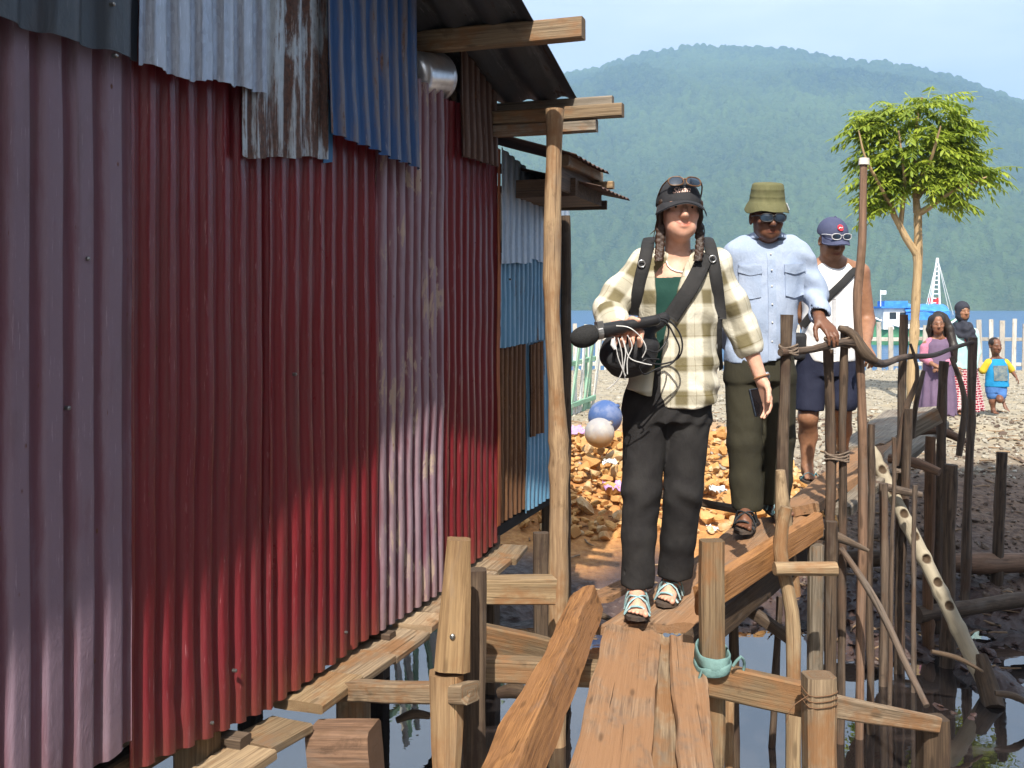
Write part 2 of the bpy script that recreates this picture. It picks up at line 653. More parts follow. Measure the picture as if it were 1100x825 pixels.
def strap_into(mb, pts, width, thick, normals, org=(0, 0, 0)):
    P = np.array([tuple(p) for p in pts]) - np.array(tuple(org))
    d = np.r_[0, np.cumsum(np.linalg.norm(np.diff(P, axis=0), axis=1))]
    m = max(8, int(d[-1] / .012))
    s = np.linspace(0, d[-1], m)
    C = np.stack([np.interp(s, d, P[:, i]) for i in range(3)], -1)
    ker = np.ones(5) / 5
    C = np.stack([np.convolve(np.pad(C[:, i], 2, mode='edge'), ker, 'valid') for i in range(3)], -1)
    NN = np.array(normals, float)
    N_ = np.stack([np.interp(s, d, NN[:, i]) for i in range(3)], -1)
    T = np.gradient(C, axis=0)
    T /= np.linalg.norm(T, axis=1)[:, None]
    N_ -= T * (N_ * T).sum(1)[:, None]
    N_ /= np.linalg.norm(N_, axis=1)[:, None]
    B = np.cross(T, N_)
    prof = [(-1, 0), (-.9, .8), (-.3, 1), (.3, 1), (.9, .8), (1, 0), (.9, -.8), (-.9, -.8)]
    V = np.stack([C + B * width / 2 * a + N_ * thick / 2 * b for a, b in prof], 1)
    k = len(prof)
    U = np.stack([np.repeat(s[:, None], k, 1), np.repeat(np.array([[a * width / 2 for a, b in prof]]), m, 0), 0 * V[..., 0]], -1)
    q = grid_quads(m, k, True)
    caps = [[0, 1, 2, 3], [0, 3, 4, 5], [0, 5, 6, 7]]
    capn = [[x + (m - 1) * k for x in c[::-1]] for c in caps]
    mb.add(V.reshape(-1, 3), np.vstack([q, caps, capn]), None, U.reshape(-1, 3))


# ================================================================== camera, sky, light, air
cam = bpy.data.cameras.new('camera')
cam.sensor_width = 36
cam.lens = 36 * F / 1100
cam.shift_y = -(412.5 - HZ) / 1100
cam.clip_start, cam.clip_end = .05, 9000
camo = bpy.data.objects.new('camera', cam)
camo.location = (0, 0, EYE)
camo.rotation_euler = (PI / 2, 0, 0)
COL.objects.link(camo)
SC.camera = camo

SUN_EL, SUN_AZ = math.radians(49.5), math.radians(5.6)     # a little left of straight behind the camera
to_sun = Vector((-math.sin(SUN_AZ) * math.cos(SUN_EL), -math.cos(SUN_AZ) * math.cos(SUN_EL), math.sin(SUN_EL)))
sl = bpy.data.lights.new('sun', 'SUN')
sl.energy, sl.angle, sl.color = 5.0, math.radians(.5), (1.0, .93, .82)
slo = bpy.data.objects.new('sun', sl)
slo.rotation_euler = to_sun.to_track_quat('Z', 'Y').to_euler()
slo.location = (0, -5, 12)
COL.objects.link(slo)

w = bpy.data.worlds.new('World')
SC.world = w
w.use_nodes = True
wt = w.node_tree
wt.nodes.clear()
sky = wt.nodes.new('ShaderNodeTexSky')
sky.sky_type = 'NISHITA'
sky.sun_disc = False
sky.sun_elevation = SUN_EL
sky.sun_rotation = math.atan2(to_sun.x, to_sun.y)
sky.air_density, sky.dust_density, sky.ozone_density = 1.0, 4.5, 1.5
bg = wt.nodes.new('ShaderNodeBackground')
bg.inputs[1].default_value = .125
wo = wt.nodes.new('ShaderNodeOutputWorld')
tcw = wt.nodes.new('ShaderNodeTexCoord')
mpw = wt.nodes.new('ShaderNodeMapping')
mpw.inputs['Scale'].default_value = (1.2, 1.2, 5.0)
nzw = wt.nodes.new('ShaderNodeTexNoise')
nzw.inputs['Scale'].default_value = 1.6
nzw.inputs['Detail'].default_value = 7
nzw.inputs['Roughness'].default_value = .58
mrw = wt.nodes.new('ShaderNodeMapRange')
mrw.inputs[1].default_value, mrw.inputs[2].default_value = .40, .72
mrw.inputs[3].default_value, mrw.inputs[4].default_value = .45, .95
mxw = wt.nodes.new('ShaderNodeMix')
mxw.data_type = 'RGBA'
mxw.inputs[7].default_value = (5.6, 5.8, 6.1, 1)              # thin high cloud
wt.links.new(tcw.outputs['Generated'], mpw.inputs['Vector'])
wt.links.new(mpw.outputs[0], nzw.inputs['Vector'])
wt.links.new(nzw.outputs[0], mrw.inputs[0])
wt.links.new(mrw.outputs[0], mxw.inputs[0])
wt.links.new(sky.outputs[0], mxw.inputs[6])
wt.links.new(mxw.outputs[2], bg.inputs[0])
wt.links.new(bg.outputs[0], wo.inputs[0])
SC.view_settings.view_transform = 'Standard'
SC.view_settings.look = 'None'
SC.view_settings.exposure = 1.05
SC.view_settings.gamma = 1
SC.cycles.volume_bounces = 0
SC.cycles.max_bounces = 6
SC.cycles.use_denoising = True

hz = Mesher()
box_into(hz, (0, 1150, 262), (3300, 1900, 270))
hm = bpy.data.materials.new('haze_air')
hm.use_nodes = True
ht = hm.node_tree
ht.nodes.clear()
pv = ht.nodes.new('ShaderNodeVolumePrincipled')
pv.inputs['Color'].default_value = (.37, .63, 1.0, 1)
pv.inputs['Density'].default_value = .00046
pv.inputs['Anisotropy'].default_value = .1
ho = ht.nodes.new('ShaderNodeOutputMaterial')
ht.links.new(pv.outputs[0], ho.inputs['Volume'])
tag(hz.build('haze', hm), kind='stuff')

# ================================================================== terrain
WATER = -.9


def ground_z(x, y):
    x, y = np.asarray(x, float), np.asarray(y, float)
    left = np.interp(y, [0, 6.0, 6.7, 7.2, 8.2, 9.4, 11, 20, 22.5, 27, 60, 400], [-1.3, -1.25, -1.0, -.74, -.55, -.22, -.02, .0, -.75, -1.5, -2.5, -3])
    right = np.interp(y, [0, 3.9, 4.8, 6.4, 7.2, 8.6, 11, 20, 22.5, 27, 60, 400], [-1.3, -1.18, -1.04, -.90, -.72, -.42, -.03, .0, -.75, -1.5, -2.5, -3])
    b = sstep(1.2, 2.1, x + .25 * vnoise(x * 1.1, y * 1.1))
    z = left + (right - left) * b
    mudm = sstep(3.5, 4.6, y) * (1 - sstep(6.8, 7.6, y)) * (.35 + .65 * b)
    z = z + mudm * (fbm(x * 2.6, y * 1.9, 3, 5) * .20 + np.abs(fbm(x * 9, y * 7, 8, 3)) * .06 - .02)
    near = 1 - sstep(12, 24, y)
    z = z + near * fbm(x * 1.3, y * 1.3, 1, 4) * .05 + near * fbm(x * 11, y * 11, 2, 3) * .012
    return z


def spaced(a, b, h, lo, hi, g=1.16):
    mid = list(np.arange(a, b, h))
    up, s = [b], h
    while up[-1] < hi:
        s *= g
        up.append(up[-1] + s)
    dn, s = [], h
    p = a
    while p > lo:
        s *= g
        p -= s
        dn.append(p)
    return np.array(dn[::-1] + mid + up)


gx = spaced(-2.4, 7.2, .04, -2900, 2900, 1.2)
gy = spaced(3.4, 9.0, .035, -600, 60, 1.04)
gy = np.concatenate([gy[gy < 60], spaced(60, 61, 3, 60, 2800, 1.2)[1:]])
GX, GY = np.meshgrid(gx, gy, indexing='ij')
GZ = ground_z(GX, GY)
far = np.hypot(GX, GY) > 500
GZ = np.where(far, -3, GZ)
soil = np.clip(sstep(6.5, 7.3, GY) * (1 - sstep(9.8, 11.2, GY + .5 * vnoise(GX, GY))) * (1 - sstep(1.9, 2.7, GX + .4 * vnoise(GX * 1.3, GY * 1.3))), 0, 1)
mudw = 1 - sstep(-.78, -.55, GZ + .1 * vnoise(GX * 2, GY * 2))
litter = sstep(1.9, 2.7, GX + .4 * vnoise(GX * 1.3, GY * 1.3)) * (1 - sstep(8.8, 10.6, GY))
gm, t = new_mat('shore_ground')
at_ = t.n('ShaderNodeAttribute', attribute_name='Col').outputs['Color']
sp = t.n('ShaderNodeSeparateColor', ins={0: at_})
oc = t.n('ShaderNodeTexCoord').outputs['Object']
n1 = t.noise(oc, 3.0, 6, .65)
n2 = t.noise(oc, 22.0, 5, .6)
vor = t.n('ShaderNodeTexVoronoi', ins={'Vector': oc, 'Scale': 16.0})
vcol = t.n('ShaderNodeSeparateColor', ins={0: vor.outputs['Color']}).outputs[0]
gravel = t.mixc(vcol, (.17, .15, .115), (.37, .33, .25))
gravel = t.mixc(t.ramp(n1, .35, .7), gravel, (.30, .25, .17))
soilc = t.mixc(t.ramp(n2, .3, .7), (.36, .16, .05), (.50, .25, .085))
soilc = t.mixc(t.ramp(n1, .45, .75), soilc, (.24, .11, .045))
litc = t.mixc(t.ramp(n2, .35, .65), (.08, .052, .038), (.17, .115, .08))
mudc = t.mixc(t.ramp(n1, .35, .68), (.030, .018, .017), (.075, .045, .037))
c = t.mixc(sp.outputs[0], gravel, soilc)
c = t.mixc(sp.outputs[2], c, litc)
c = t.mixc(sp.outputs[1], c, mudc)
rough = t.math('SUBTRACT', .92, t.math('MULTIPLY', sp.outputs[1], t.math('ADD', .25, t.math('MULTIPLY', n2, .45))))
nb = t.bump(t.math('ADD', vor.outputs['Distance'], t.math('MULTIPLY', n2, .8)), .8, .02)
t.out(c, rough, nb, 0, .4)
me = np_mesh('ground', np.stack([GX, GY, GZ], -1).reshape(-1, 3), grid_quads(len(gx), len(gy)), True,
             col=np.stack([soil, mudw, litter], -1).reshape(-1, 3))
tag(link('ground', me, gm), kind='structure')

# pool of dark still water under the house and walkway
pm, t = new_mat('still_water')
oc = t.n('ShaderNodeTexCoord').outputs['Object']
nb = t.bump(t.noise(oc, 5.0, 3, .5), .05, .02)
film = t.ramp(t.noise(t.map(oc, (1, 1.6, 1)), 2.2, 6, .7, .8), .52, .7)
t.out(t.mixc(film, (.012, .010, .010), (.035, .026, .024)), t.math('ADD', .012, t.math('MULTIPLY', film, .10)), nb, 0, .5, {'IOR': 2.7})
mb = Mesher()
X, Y = np.meshgrid(np.linspace(-7, 8, 40), np.linspace(-4, 8, 40), indexing='ij')
mb.add(np.stack([X, Y, X * 0 + WATER], -1), grid_quads(40, 40))
tag(mb.build('pool_water', pm, smooth=True), kind='structure')

# sea
sm, t = new_mat('sea_water')
oc = t.n('ShaderNodeTexCoord').outputs['Object']
h = t.math('ADD', t.noise(t.map(oc, (.9, 1.6, 1)), 1.0, 5, .6), t.math('MULTIPLY', t.noise(t.map(oc, (.05, .15, 1)), 1.0, 4, .6), 2.0))
nb = t.bump(h, .9, .25)
t.out((.035, .10, .21), .3, nb, 0, .35)
mb = Mesher()
xs = spaced(-40, 40, 4, -2700, 2700, 1.25)
ys = spaced(20.8, 60, 4, 20.8, 1500, 1.15)
X, Y = np.meshgrid(xs, ys, indexing='ij')
mb.add(np.stack([X, Y, X * 0 - 1.02], -1), grid_quads(len(xs), len(ys)))
tag(mb.build('sea', sm, smooth=True), kind='structure')

# ================================================================== hill across the bay
crest = np.array([(-200, 120), (60, 100), (300, 112), (430, 105), (560, 92), (600, 82), (640, 76), (690, 60), (740, 54), (790, 53), (850, 57), (905, 66), (975, 74), (1040, 90), (1100, 111), (1180, 128), (1300, 140), (1500, 150)], float)
ctan = (crest[:, 0] - CX) / F
cel = (HZ - crest[:, 1]) / F
NA, NR = 1150, 460
th = np.linspace(math.radians(-40), math.radians(43), NA)
u = np.r_[np.linspace(0, 1, 400), np.linspace(1, 1.5, NR - 400 + 1)[1:]]
r0, r1 = 980.0, 1850.0
TH, UU = np.meshgrid(th, u, indexing='ij')
el = np.interp(np.tan(TH), ctan, cel)
RR = r0 + (r1 - r0) * UU
HX, HY = RR * np.sin(TH), RR * np.cos(TH)
top = el * (r1 * np.cos(TH))
prof = np.where(UU <= 1, .12 * sstep(0, .12, UU) + .88 * UU ** 1.05 - .03, .97 - .6 * (UU - 1) ** 1.2)
spur = fbm(HX / 330, HY / 520, 2, 4)
spur2 = 1 - np.abs(fbm(HX / 190 + 5, HY / 420, 7, 3)) * 2
amp = np.clip(UU, 0, 1) * (1 - .94 * sstep(.62, .96, UU))
HZv = top * prof + amp * (spur * 75 + (spur2 - .5) * 60) + top * .03
HZv = np.where(UU < .02, -3 + HZv * 0, HZv - 2.0)
# canopy: rounded crowns (cells) of three sizes
def cells(x, y, s):
    best = np.full(x.shape, 9.0)
    hid = np.zeros(x.shape)
    ix, iy = np.floor(x / s).astype(np.int64), np.floor(y / s).astype(np.int64)
    for dx in (-1, 0, 1):
        for dy in (-1, 0, 1):
            cx_, cy_ = ix + dx, iy + dy
            px_ = (cx_ + _hash(cx_, cy_, cx_ * 0 + 1)) * s
            py_ = (cy_ + _hash(cx_, cy_, cx_ * 0 + 2)) * s
            d = np.hypot(x - px_, y - py_) / s
            m = d < best
            best = np.where(m, d, best)
            hid = np.where(m, _hash(cx_, cy_, cx_ * 0 + 3), hid)
    return best, hid
b1, h1 = cells(HX, HY, 9.5)
b2, h2 = cells(HX + 200, HY, 22.0)
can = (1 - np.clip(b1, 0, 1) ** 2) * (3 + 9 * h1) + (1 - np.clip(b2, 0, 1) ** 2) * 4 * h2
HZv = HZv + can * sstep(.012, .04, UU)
tone = np.clip((.30 * h1 + .15 * h2 + .55 * (.5 + 1.1 * fbm(HX / 140, HY / 170, 5, 5))) * (1.15 - .75 * np.clip(b1, 0, 1) ** 2), 0, 1)  # albedo drops towards crown edges, painting the shade between crowns
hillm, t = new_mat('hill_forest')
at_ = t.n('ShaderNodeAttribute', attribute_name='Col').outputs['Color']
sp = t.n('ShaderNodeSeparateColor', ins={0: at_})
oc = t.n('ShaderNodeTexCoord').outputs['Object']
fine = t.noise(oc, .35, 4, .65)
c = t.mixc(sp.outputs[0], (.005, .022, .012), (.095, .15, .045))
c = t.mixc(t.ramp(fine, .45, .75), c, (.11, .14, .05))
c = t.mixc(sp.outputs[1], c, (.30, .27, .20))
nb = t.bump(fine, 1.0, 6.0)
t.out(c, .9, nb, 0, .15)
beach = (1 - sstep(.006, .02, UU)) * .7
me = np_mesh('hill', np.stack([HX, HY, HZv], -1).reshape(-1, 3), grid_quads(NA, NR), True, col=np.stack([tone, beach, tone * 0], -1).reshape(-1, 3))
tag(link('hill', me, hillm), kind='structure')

# ================================================================== gravel and rubble (nobody could count them)
ICO_V, ICO_F = None, None
def ico(sub=1):
    p = (1 + 5 ** .5) / 2
    V = np.array([(-1, p, 0), (1, p, 0), (-1, -p, 0), (1, -p, 0), (0, -1, p), (0, 1, p), (0, -1, -p), (0, 1, -p), (p, 0, -1), (p, 0, 1), (-p, 0, -1), (-p, 0, 1)], float)
    Fc = [(0, 11, 5), (0, 5, 1), (0, 1, 7), (0, 7, 10), (0, 10, 11), (1, 5, 9), (5, 11, 4), (11, 10, 2), (10, 7, 6), (7, 1, 8), (3, 9, 4), (3, 4, 2), (3, 2, 6), (3, 6, 8), (3, 8, 9), (4, 9, 5), (2, 4, 11), (6, 2, 10), (8, 6, 7), (9, 8, 1)]
    V /= np.linalg.norm(V, axis=1)[:, None]
    for _ in range(sub):
        mid, F2, VL = {}, [], list(V)
        def m(a, b):
            k = (min(a, b), max(a, b))
            if k not in mid:
                q = VL[a] + VL[b]
                VL.append(q / np.linalg.norm(q))
                mid[k] = len(VL) - 1
            return mid[k]
        for a, b, c in Fc:
            ab, bc, ca = m(a, b), m(b, c), m(c, a)
            F2 += [(a, ab, ca), (b, bc, ab), (c, ca, bc), (ab, bc, ca)]
        V, Fc = np.array(VL), F2
    return V, np.array(Fc)


def stones(name, pts, sizes, mat, sub=1, flat=(.5, .9)):
    V0, F0 = ico(sub)
    VV, FF, UU_, n = [], [], [], 0
    for p, s in zip(pts, sizes):
        sc = np.array([RNG.uniform(.75, 1.25), RNG.uniform(.7, 1.15), RNG.uniform(*flat)])
        k = RNG.uniform(0, 50)
        # chipped facets: clip the ball by a few planes
        v = V0.copy()
        for _ in range(9):
            nrm = RNG.normal(size=3)
            nrm /= np.linalg.norm(nrm)
            dd = v @ nrm
            lim = RNG.uniform(.35, .75)
            v = v - np.maximum(dd - lim, 0)[:, None] * nrm
        a = RNG.uniform(0, 6.28)
        tl = RNG.uniform(-.5, .5)
        v = v * sc * s
        R = np.array(Euler((tl, RNG.uniform(-.5, .5), a)).to_matrix())
        v = v @ R.T + np.array(p)
        VV.append(v)
        FF.append(F0 + n)
        UU_.append(np.repeat(RNG.uniform(0, 1, (1, 3)), len(v), 0))
        n += len(v)
    me = np_mesh(name, np.concatenate(VV), np.concatenate(FF), False, vec=np.concatenate(UU_))
    o = link(name, me, mat)
    return tag(o, kind='stuff')


def stone_mat(name, a, b, c, rough=.9):
    m, t = new_mat(name)
    v = uvw(t)
    s = t.n('ShaderNodeSeparateXYZ', ins={0: v})
    col = t.mixc(s.outputs[0], a, b)
    col = t.mixc(t.ramp(s.outputs[1], .6, .95), col, c)
    oc = t.n('ShaderNodeTexCoord').outputs['Object']
    col = t.mixc(t.ramp(t.noise(oc, 26, 5, .6), .35, .75), col, tuple(x * .72 for x in a))
    t.out(col, rough, t.bump(t.noise(oc, 60, 4, .6), .5, .006), 0, .3)
    return m


pts, sz = [], []
for _ in range(7600):
    y = 9.2 + 12.0 * RNG.random() ** 1.2
    x = RNG.uniform(-.6, 1.0) + y * RNG.uniform(-.02, .62)
    s = RNG.choice([.016, .022, .03, .045], p=[.42, .35, .18, .05]) * RNG.uniform(.8, 1.3)
    pts.append((x, y, float(ground_z(x, y)) + s * .15))
    sz.append(s)
stones('gravel', pts, sz, stone_mat('gravel_stone', (.33, .30, .24), (.22, .20, .165), (.42, .40, .34)), sub=0)

pts, sz = [], []
for _ in range(1900):
    y = RNG.uniform(7.9, 10.6)
    x = RNG.uniform(.05, 2.6)
    dens = (1 - abs(y - 9.1) / 1.7)
    if RNG.random() > .25 + .8 * dens: continue
    s = RNG.choice([.028, .045, .066, .095], p=[.34, .36, .22, .08]) * RNG.uniform(.8, 1.2)
    lift = .16 * max(0, 1 - ((y - 9.2) / 1.3) ** 2) * RNG.random() * max(0, 1 - (max(0, x - 2.0) / .6))
    pts.append((x, y, float(ground_z(x, y)) + s * .25 + lift))
    sz.append(s)
stones('rubble', pts, sz, stone_mat('rubble_stone', (.56, .31, .11), (.42, .21, .07), (.52, .38, .22)), sub=1)

pts, sz = [], []
for _ in range(2600):
    y = RNG.uniform(7.0, 11.5)
    x = 2.0 + RNG.random() * (.58 * y - 1.6)
    s = RNG.choice([.014, .02, .03, .045], p=[.4, .35, .2, .05]) * RNG.uniform(.8, 1.3)
    pts.append((x, y, float(ground_z(x, y)) + s * .15))
    sz.append(s)
stones('litter_stones', pts, sz, stone_mat('litter_stone', (.13, .095, .07), (.075, .052, .04), (.20, .165, .135)), sub=0)

pts, sz = [], []
for _ in range(900):
    y = RNG.uniform(4.2, 7.3)
    x = RNG.uniform(.9, .56 * y)
    z = float(ground_z(x, y))
    if z < WATER - .03: continue
    s = RNG.choice([.018, .03, .05], p=[.5, .36, .14]) * RNG.uniform(.7, 1.3)
    pts.append((x, y, z + s * .05))
    sz.append(s)
stones('mud_clods', pts, sz, stone_mat('mud_clod', (.055, .03, .026), (.10, .06, .05), (.04, .025, .02), .45), sub=1, flat=(.25, .6))

# twigs, bark and leaf scraps washed up on the shore
db = Mesher()
for _ in range(420):
    y = RNG.uniform(5.6, 12.5)
    x = RNG.uniform(.1, .58 * y)
    z = float(ground_z(x, y))
    if z < WATER: continue
    a = RNG.uniform(0, 6.28)
    L = RNG.uniform(.04, .22)
    d = np.array([math.cos(a), math.sin(a), RNG.uniform(-.1, .15)]) * L
    p = np.array([x, y, z + .012])
    tube_into(db, [p, p + d * .5 + RNG.normal(size=3) * .008, p + d], [.004 + L * .02, .004 + L * .022, .003], n=5, step=L / 3)
tag(db.build('debris', simple('twig_scraps', (.16, .10, .06), (.30, .21, .13), 6, .9), None, True), kind='stuff')
# ================================================================== materials of the shacks
def sheet_mat(name, base, fade, fade_amt=.3, ridge=.0, rust=(.09, .035, .015), rust_amt=.15, rough=.45, metallic=0.0, streak=.35, blotch=None, blotch_amt=0.0, dirt_low=.3, pitch=.09, spangle=0.0, spec=.45, scuff=.4):
    """painted or bare corrugated iron; uvw = (metres across, height, +1 ridge / -1 valley)"""
    m, t = new_mat(name)
    v = uvw(t)
    s = t.n('ShaderNodeSeparateXYZ', ins={0: v})
    oi = t.n('ShaderNodeObjectInfo').outputs['Random']
    off = t.n('ShaderNodeCombineXYZ', ins={0: t.math('MULTIPLY', oi, 40.0), 1: t.math('MULTIPLY', oi, 17.0), 2: 0.0}).outputs[0]
    vv = t.n('ShaderNodeVectorMath', operation='ADD', ins={0: v, 1: off}).outputs[0]
    st = t.noise(t.map(vv, (26, 1.1, .3)), 1, 5, .6)
    st2 = t.noise(t.map(vv, (90, 2.5, .3)), 1, 4, .6)
    bl = t.noise(t.map(vv, (5, 3.2, .2)), 1, 6, .68, .4)
    fn = t.noise(t.map(vv, (60, 60, 1)), 1, 3, .6)
    f = t.math('ADD', t.math('MULTIPLY', t.math('SUBTRACT', st, .5), streak * 2), t.math('MULTIPLY', s.outputs[2], ridge))
    f = t.math('ADD', f, t.math('MULTIPLY', t.math('SUBTRACT', bl, .5), 1.1))
    f = t.ramp(t.math('ADD', f, fade_amt), .25, .8)
    col = t.mixc(f, base, fade)
    if blotch is not None:
        bm = t.ramp(t.math('ADD', bl, t.math('MULTIPLY', st, .35)), .86 - blotch_amt * .4, .93 - blotch_amt * .4)
        col = t.mixc(bm, col, blotch)
    if spangle:
        vo = t.n('ShaderNodeTexVoronoi', ins={'Vector': t.map(vv, (70, 45, 1)), 'Scale': 1.0})
        vs = t.n('ShaderNodeSeparateColor', ins={0: vo.outputs['Color']}).outputs[0]
        col = t.mixc(t.math('MULTIPLY', vs, spangle), col, tuple(min(1, x * 2.0) for x in base))
    # rust: streaks from the edges down and little pits
    rm = t.ramp(t.math('ADD', t.math('MULTIPLY', st, .5), t.math('MULTIPLY', bl, .5)), .70 - rust_amt * .35, .77 - rust_amt * .35)
    pit = t.n('ShaderNodeTexVoronoi', ins={'Vector': t.map(vv, (13, 8, 1)), 'Scale': 1.0}).outputs['Distance']
    pm_ = t.math('SUBTRACT', 1.0, t.ramp(pit, .03, .075 + rust_amt * .06))
    rr = t.math('MAXIMUM', rm, pm_)
    rc = t.mixc(t.ramp(fn, .35, .65), rust, tuple(x * 2.1 for x in rust))
    col = t.mixc(t.math('MULTIPLY', rr, .9), col, rc)
    # scuffs: pale scratches on the ridges
    sc_ = t.ramp(t.math('ADD', t.noise(t.map(vv, (160, 9, 1)), 1, 4, .7), t.math('MULTIPLY', s.outputs[2], .06)), .655, .72)
    col = t.mixc(t.math('MULTIPLY', sc_, scuff), col, tuple(min(1, x * 1.5 + .18) for x in fade))
    gr = t.noise(t.map(vv, (3.5, 1.4, .2), (3, 8, 0)), 1, 6, .7, .5)
    col = t.mixc(t.math('MULTIPLY', t.ramp(gr, .48, .75), .38), col, (.085, .06, .055))
    dr = t.ramp(t.noise(t.map(vv, (38, .9, .2), (1, 5, 0)), 1, 4, .6), .60, .74)
    col = t.mixc(t.math('MULTIPLY', dr, .35), col, (.075, .045, .04))
    # splashed mud along the bottom
    low = t.math('MULTIPLY', t.math('SUBTRACT', 1.0, t.ramp(t.math('ADD', s.outputs[1], t.math('MULTIPLY', bl, .25)), .05, .42)), dirt_low)
    col = t.mixc(low, col, (.16, .085, .045))
    r = t.math('ADD', rough, t.math('ADD', t.math('MULTIPLY', rr, .35), t.math('MULTIPLY', t.math('SUBTRACT', bl, .5), .5)), clamp=True)
    h = t.math('ADD', t.math('MULTIPLY', bl, 1.0), t.math('MULTIPLY', fn, .06))
    t.out(col, r, t.bump(h, .35, .02), metallic, spec)
    return m


M_RED = sheet_mat('red_painted_iron', (.145, .015, .021), (.21, .062, .070), .05, .18, rust_amt=.05, rough=.38, scuff=.35)
M_RED2 = sheet_mat('red_painted_iron_clean', (.152, .014, .019), (.215, .058, .065), .0, .15, rust_amt=.04, rough=.36, scuff=.35)
M_PINK = sheet_mat('faded_pink_iron', (.135, .055, .08), (.20, .14, .185), .55, .28, rust_amt=.07, rough=.6, streak=.5, scuff=.3, dirt_low=.2)
M_PINK2 = sheet_mat('faded_mauve_iron', (.155, .05, .07), (.25, .175, .21), .42, .42, rust_amt=.16, rough=.6, blotch=(.36, .27, .22), blotch_amt=.3, streak=.6, scuff=.2, dirt_low=.3)
M_GALV = sheet_mat('galvanised_iron', (.27, .30, .36), (.46, .50, .56), .3, .2, rust_amt=.22, rough=.48, metallic=.55, spangle=.3, scuff=.5, dirt_low=0)
M_GALVR = sheet_mat('rusty_galvanised_iron', (.30, .33, .36), (.46, .47, .46), .3, .2, rust=(.060, .022, .011), rust_amt=.66, rough=.5, metallic=.35, spangle=.25, scuff=.4, dirt_low=0)
M_DARK = sheet_mat('dark_slate_iron', (.035, .045, .06), (.08, .095, .115), .2, .3, rust_amt=.12, rough=.5, scuff=.15, dirt_low=0)
M_BLUE = sheet_mat('worn_blue_iron', (.012, .062, .19), (.12, .11, .135), .36, .30, rust=(.085, .045, .03), rust_amt=.36, rough=.5, streak=.6, scuff=.45, dirt_low=0)
M_PALE = sheet_mat('pale_grey_blue_iron', (.30, .37, .46), (.47, .52, .58), .4, .2, rust_amt=.16, rough=.55, metallic=.3, spangle=.15, dirt_low=0)
M_SKY = sheet_mat('light_blue_iron', (.11, .26, .40), (.27, .40, .50), .25, .2, rust=(.075, .04, .022), rust_amt=.42, rough=.5, dirt_low=0)
M_RUST = sheet_mat('brown_rusted_iron', (.10, .045, .022), (.20, .105, .05), .3, .3, rust=(.07, .03, .014), rust_amt=.5, rough=.8, dirt_low=.1, spec=.2)
M_RUST2 = sheet_mat('dark_rusted_iron', (.075, .04, .03), (.17, .12, .10), .3, .4, rust=(.06, .028, .016), rust_amt=.5, rough=.8, dirt_low=0, spec=.2)
M_SOOT = sheet_mat('sooty_roof_iron', (.045, .046, .05), (.17, .17, .175), .18, .3, rust=(.04, .02, .012), rust_amt=.4, rough=.6, dirt_low=0, metallic=.2)
M_GREENP = simple('green_paint', (.02, .09, .06), rough=.5)

MUD = (.23, .115, .05)
W_OLD = wood('weathered_wood', (.31, .225, .135), (.125, .083, .048), MUD, .35, bump=.9)
W_GREY = wood('grey_weathered_wood', (.29, .245, .19), (.11, .088, .064), MUD, .25, bump=.9)
W_DARK = wood('dark_wood', (.12, .08, .05), (.045, .03, .02), (.05, .03, .022), .3)
W_PALE = wood('pale_sawn_wood', (.42, .305, .175), (.21, .14, .078), MUD, .35, bump=.8)
W_ORANGE = wood('orange_hardwood', (.43, .21, .075), (.19, .085, .032), (.30, .15, .065), .45, grain=.9, bump=.8)
W_MUDDY = wood('muddy_plank_wood', (.30, .185, .10), (.125, .072, .042), (.28, .15, .075), .62, rough=.85, bump=.9)
W_POLE = wood('peeled_pole_wood', (.37, .245, .125), (.18, .105, .052), MUD, .3, grain=.7, bump=.7)
W_BARK = wood('dark_bark_pole', (.155, .11, .078), (.036, .025, .019), (.10, .06, .04), .35, grain=.5, bump=1.0)
W_BROWN = wood('brown_pole_wood', (.24, .135, .08), (.10, .058, .036), (.12, .07, .04), .2, grain=.7)
W_INT = wood('sooty_rafter_wood', (.16, .10, .065), (.06, .04, .028), None, 0)
M_NAIL = simple('nail_metal', (.30, .30, .29), rough=.35, metallic=.9)
M_INSIDE = simple('dark_house_inside', (.03, .025, .022), rough=.95)

# ================================================================== the wall line of the left houses
WX0, WTH = -1.94, math.atan(372 / F)
TV = np.array([math.sin(WTH), math.cos(WTH), 0.0])          # along the wall, away from the camera
NV = np.array([math.cos(WTH), -math.sin(WTH), 0.0])         # out of the wall
WO = np.array([WX0, 0, 0.0])


def wp(s, o, z):
    return WO + TV * s + NV * o + np.array([0, 0, z])


def s_at(px):
    return 2134.0 / (922 - px) / .9467


def corr(u, pitch, flat=.0):
    """corrugation profile in -1..1"""
    c = np.cos(2 * PI * u / pitch)
    if flat <= .12: return c
    b = max(0.0, flat - .5) * 1.1                 # broad crowns, narrow valleys
    k = 1.0 + 3.2 * flat
    lo, hi = np.tanh(k * (-1 + b)), np.tanh(k * (1 + b))
    return (np.tanh(k * (c + b)) - lo) / (hi - lo) * 2 - 1


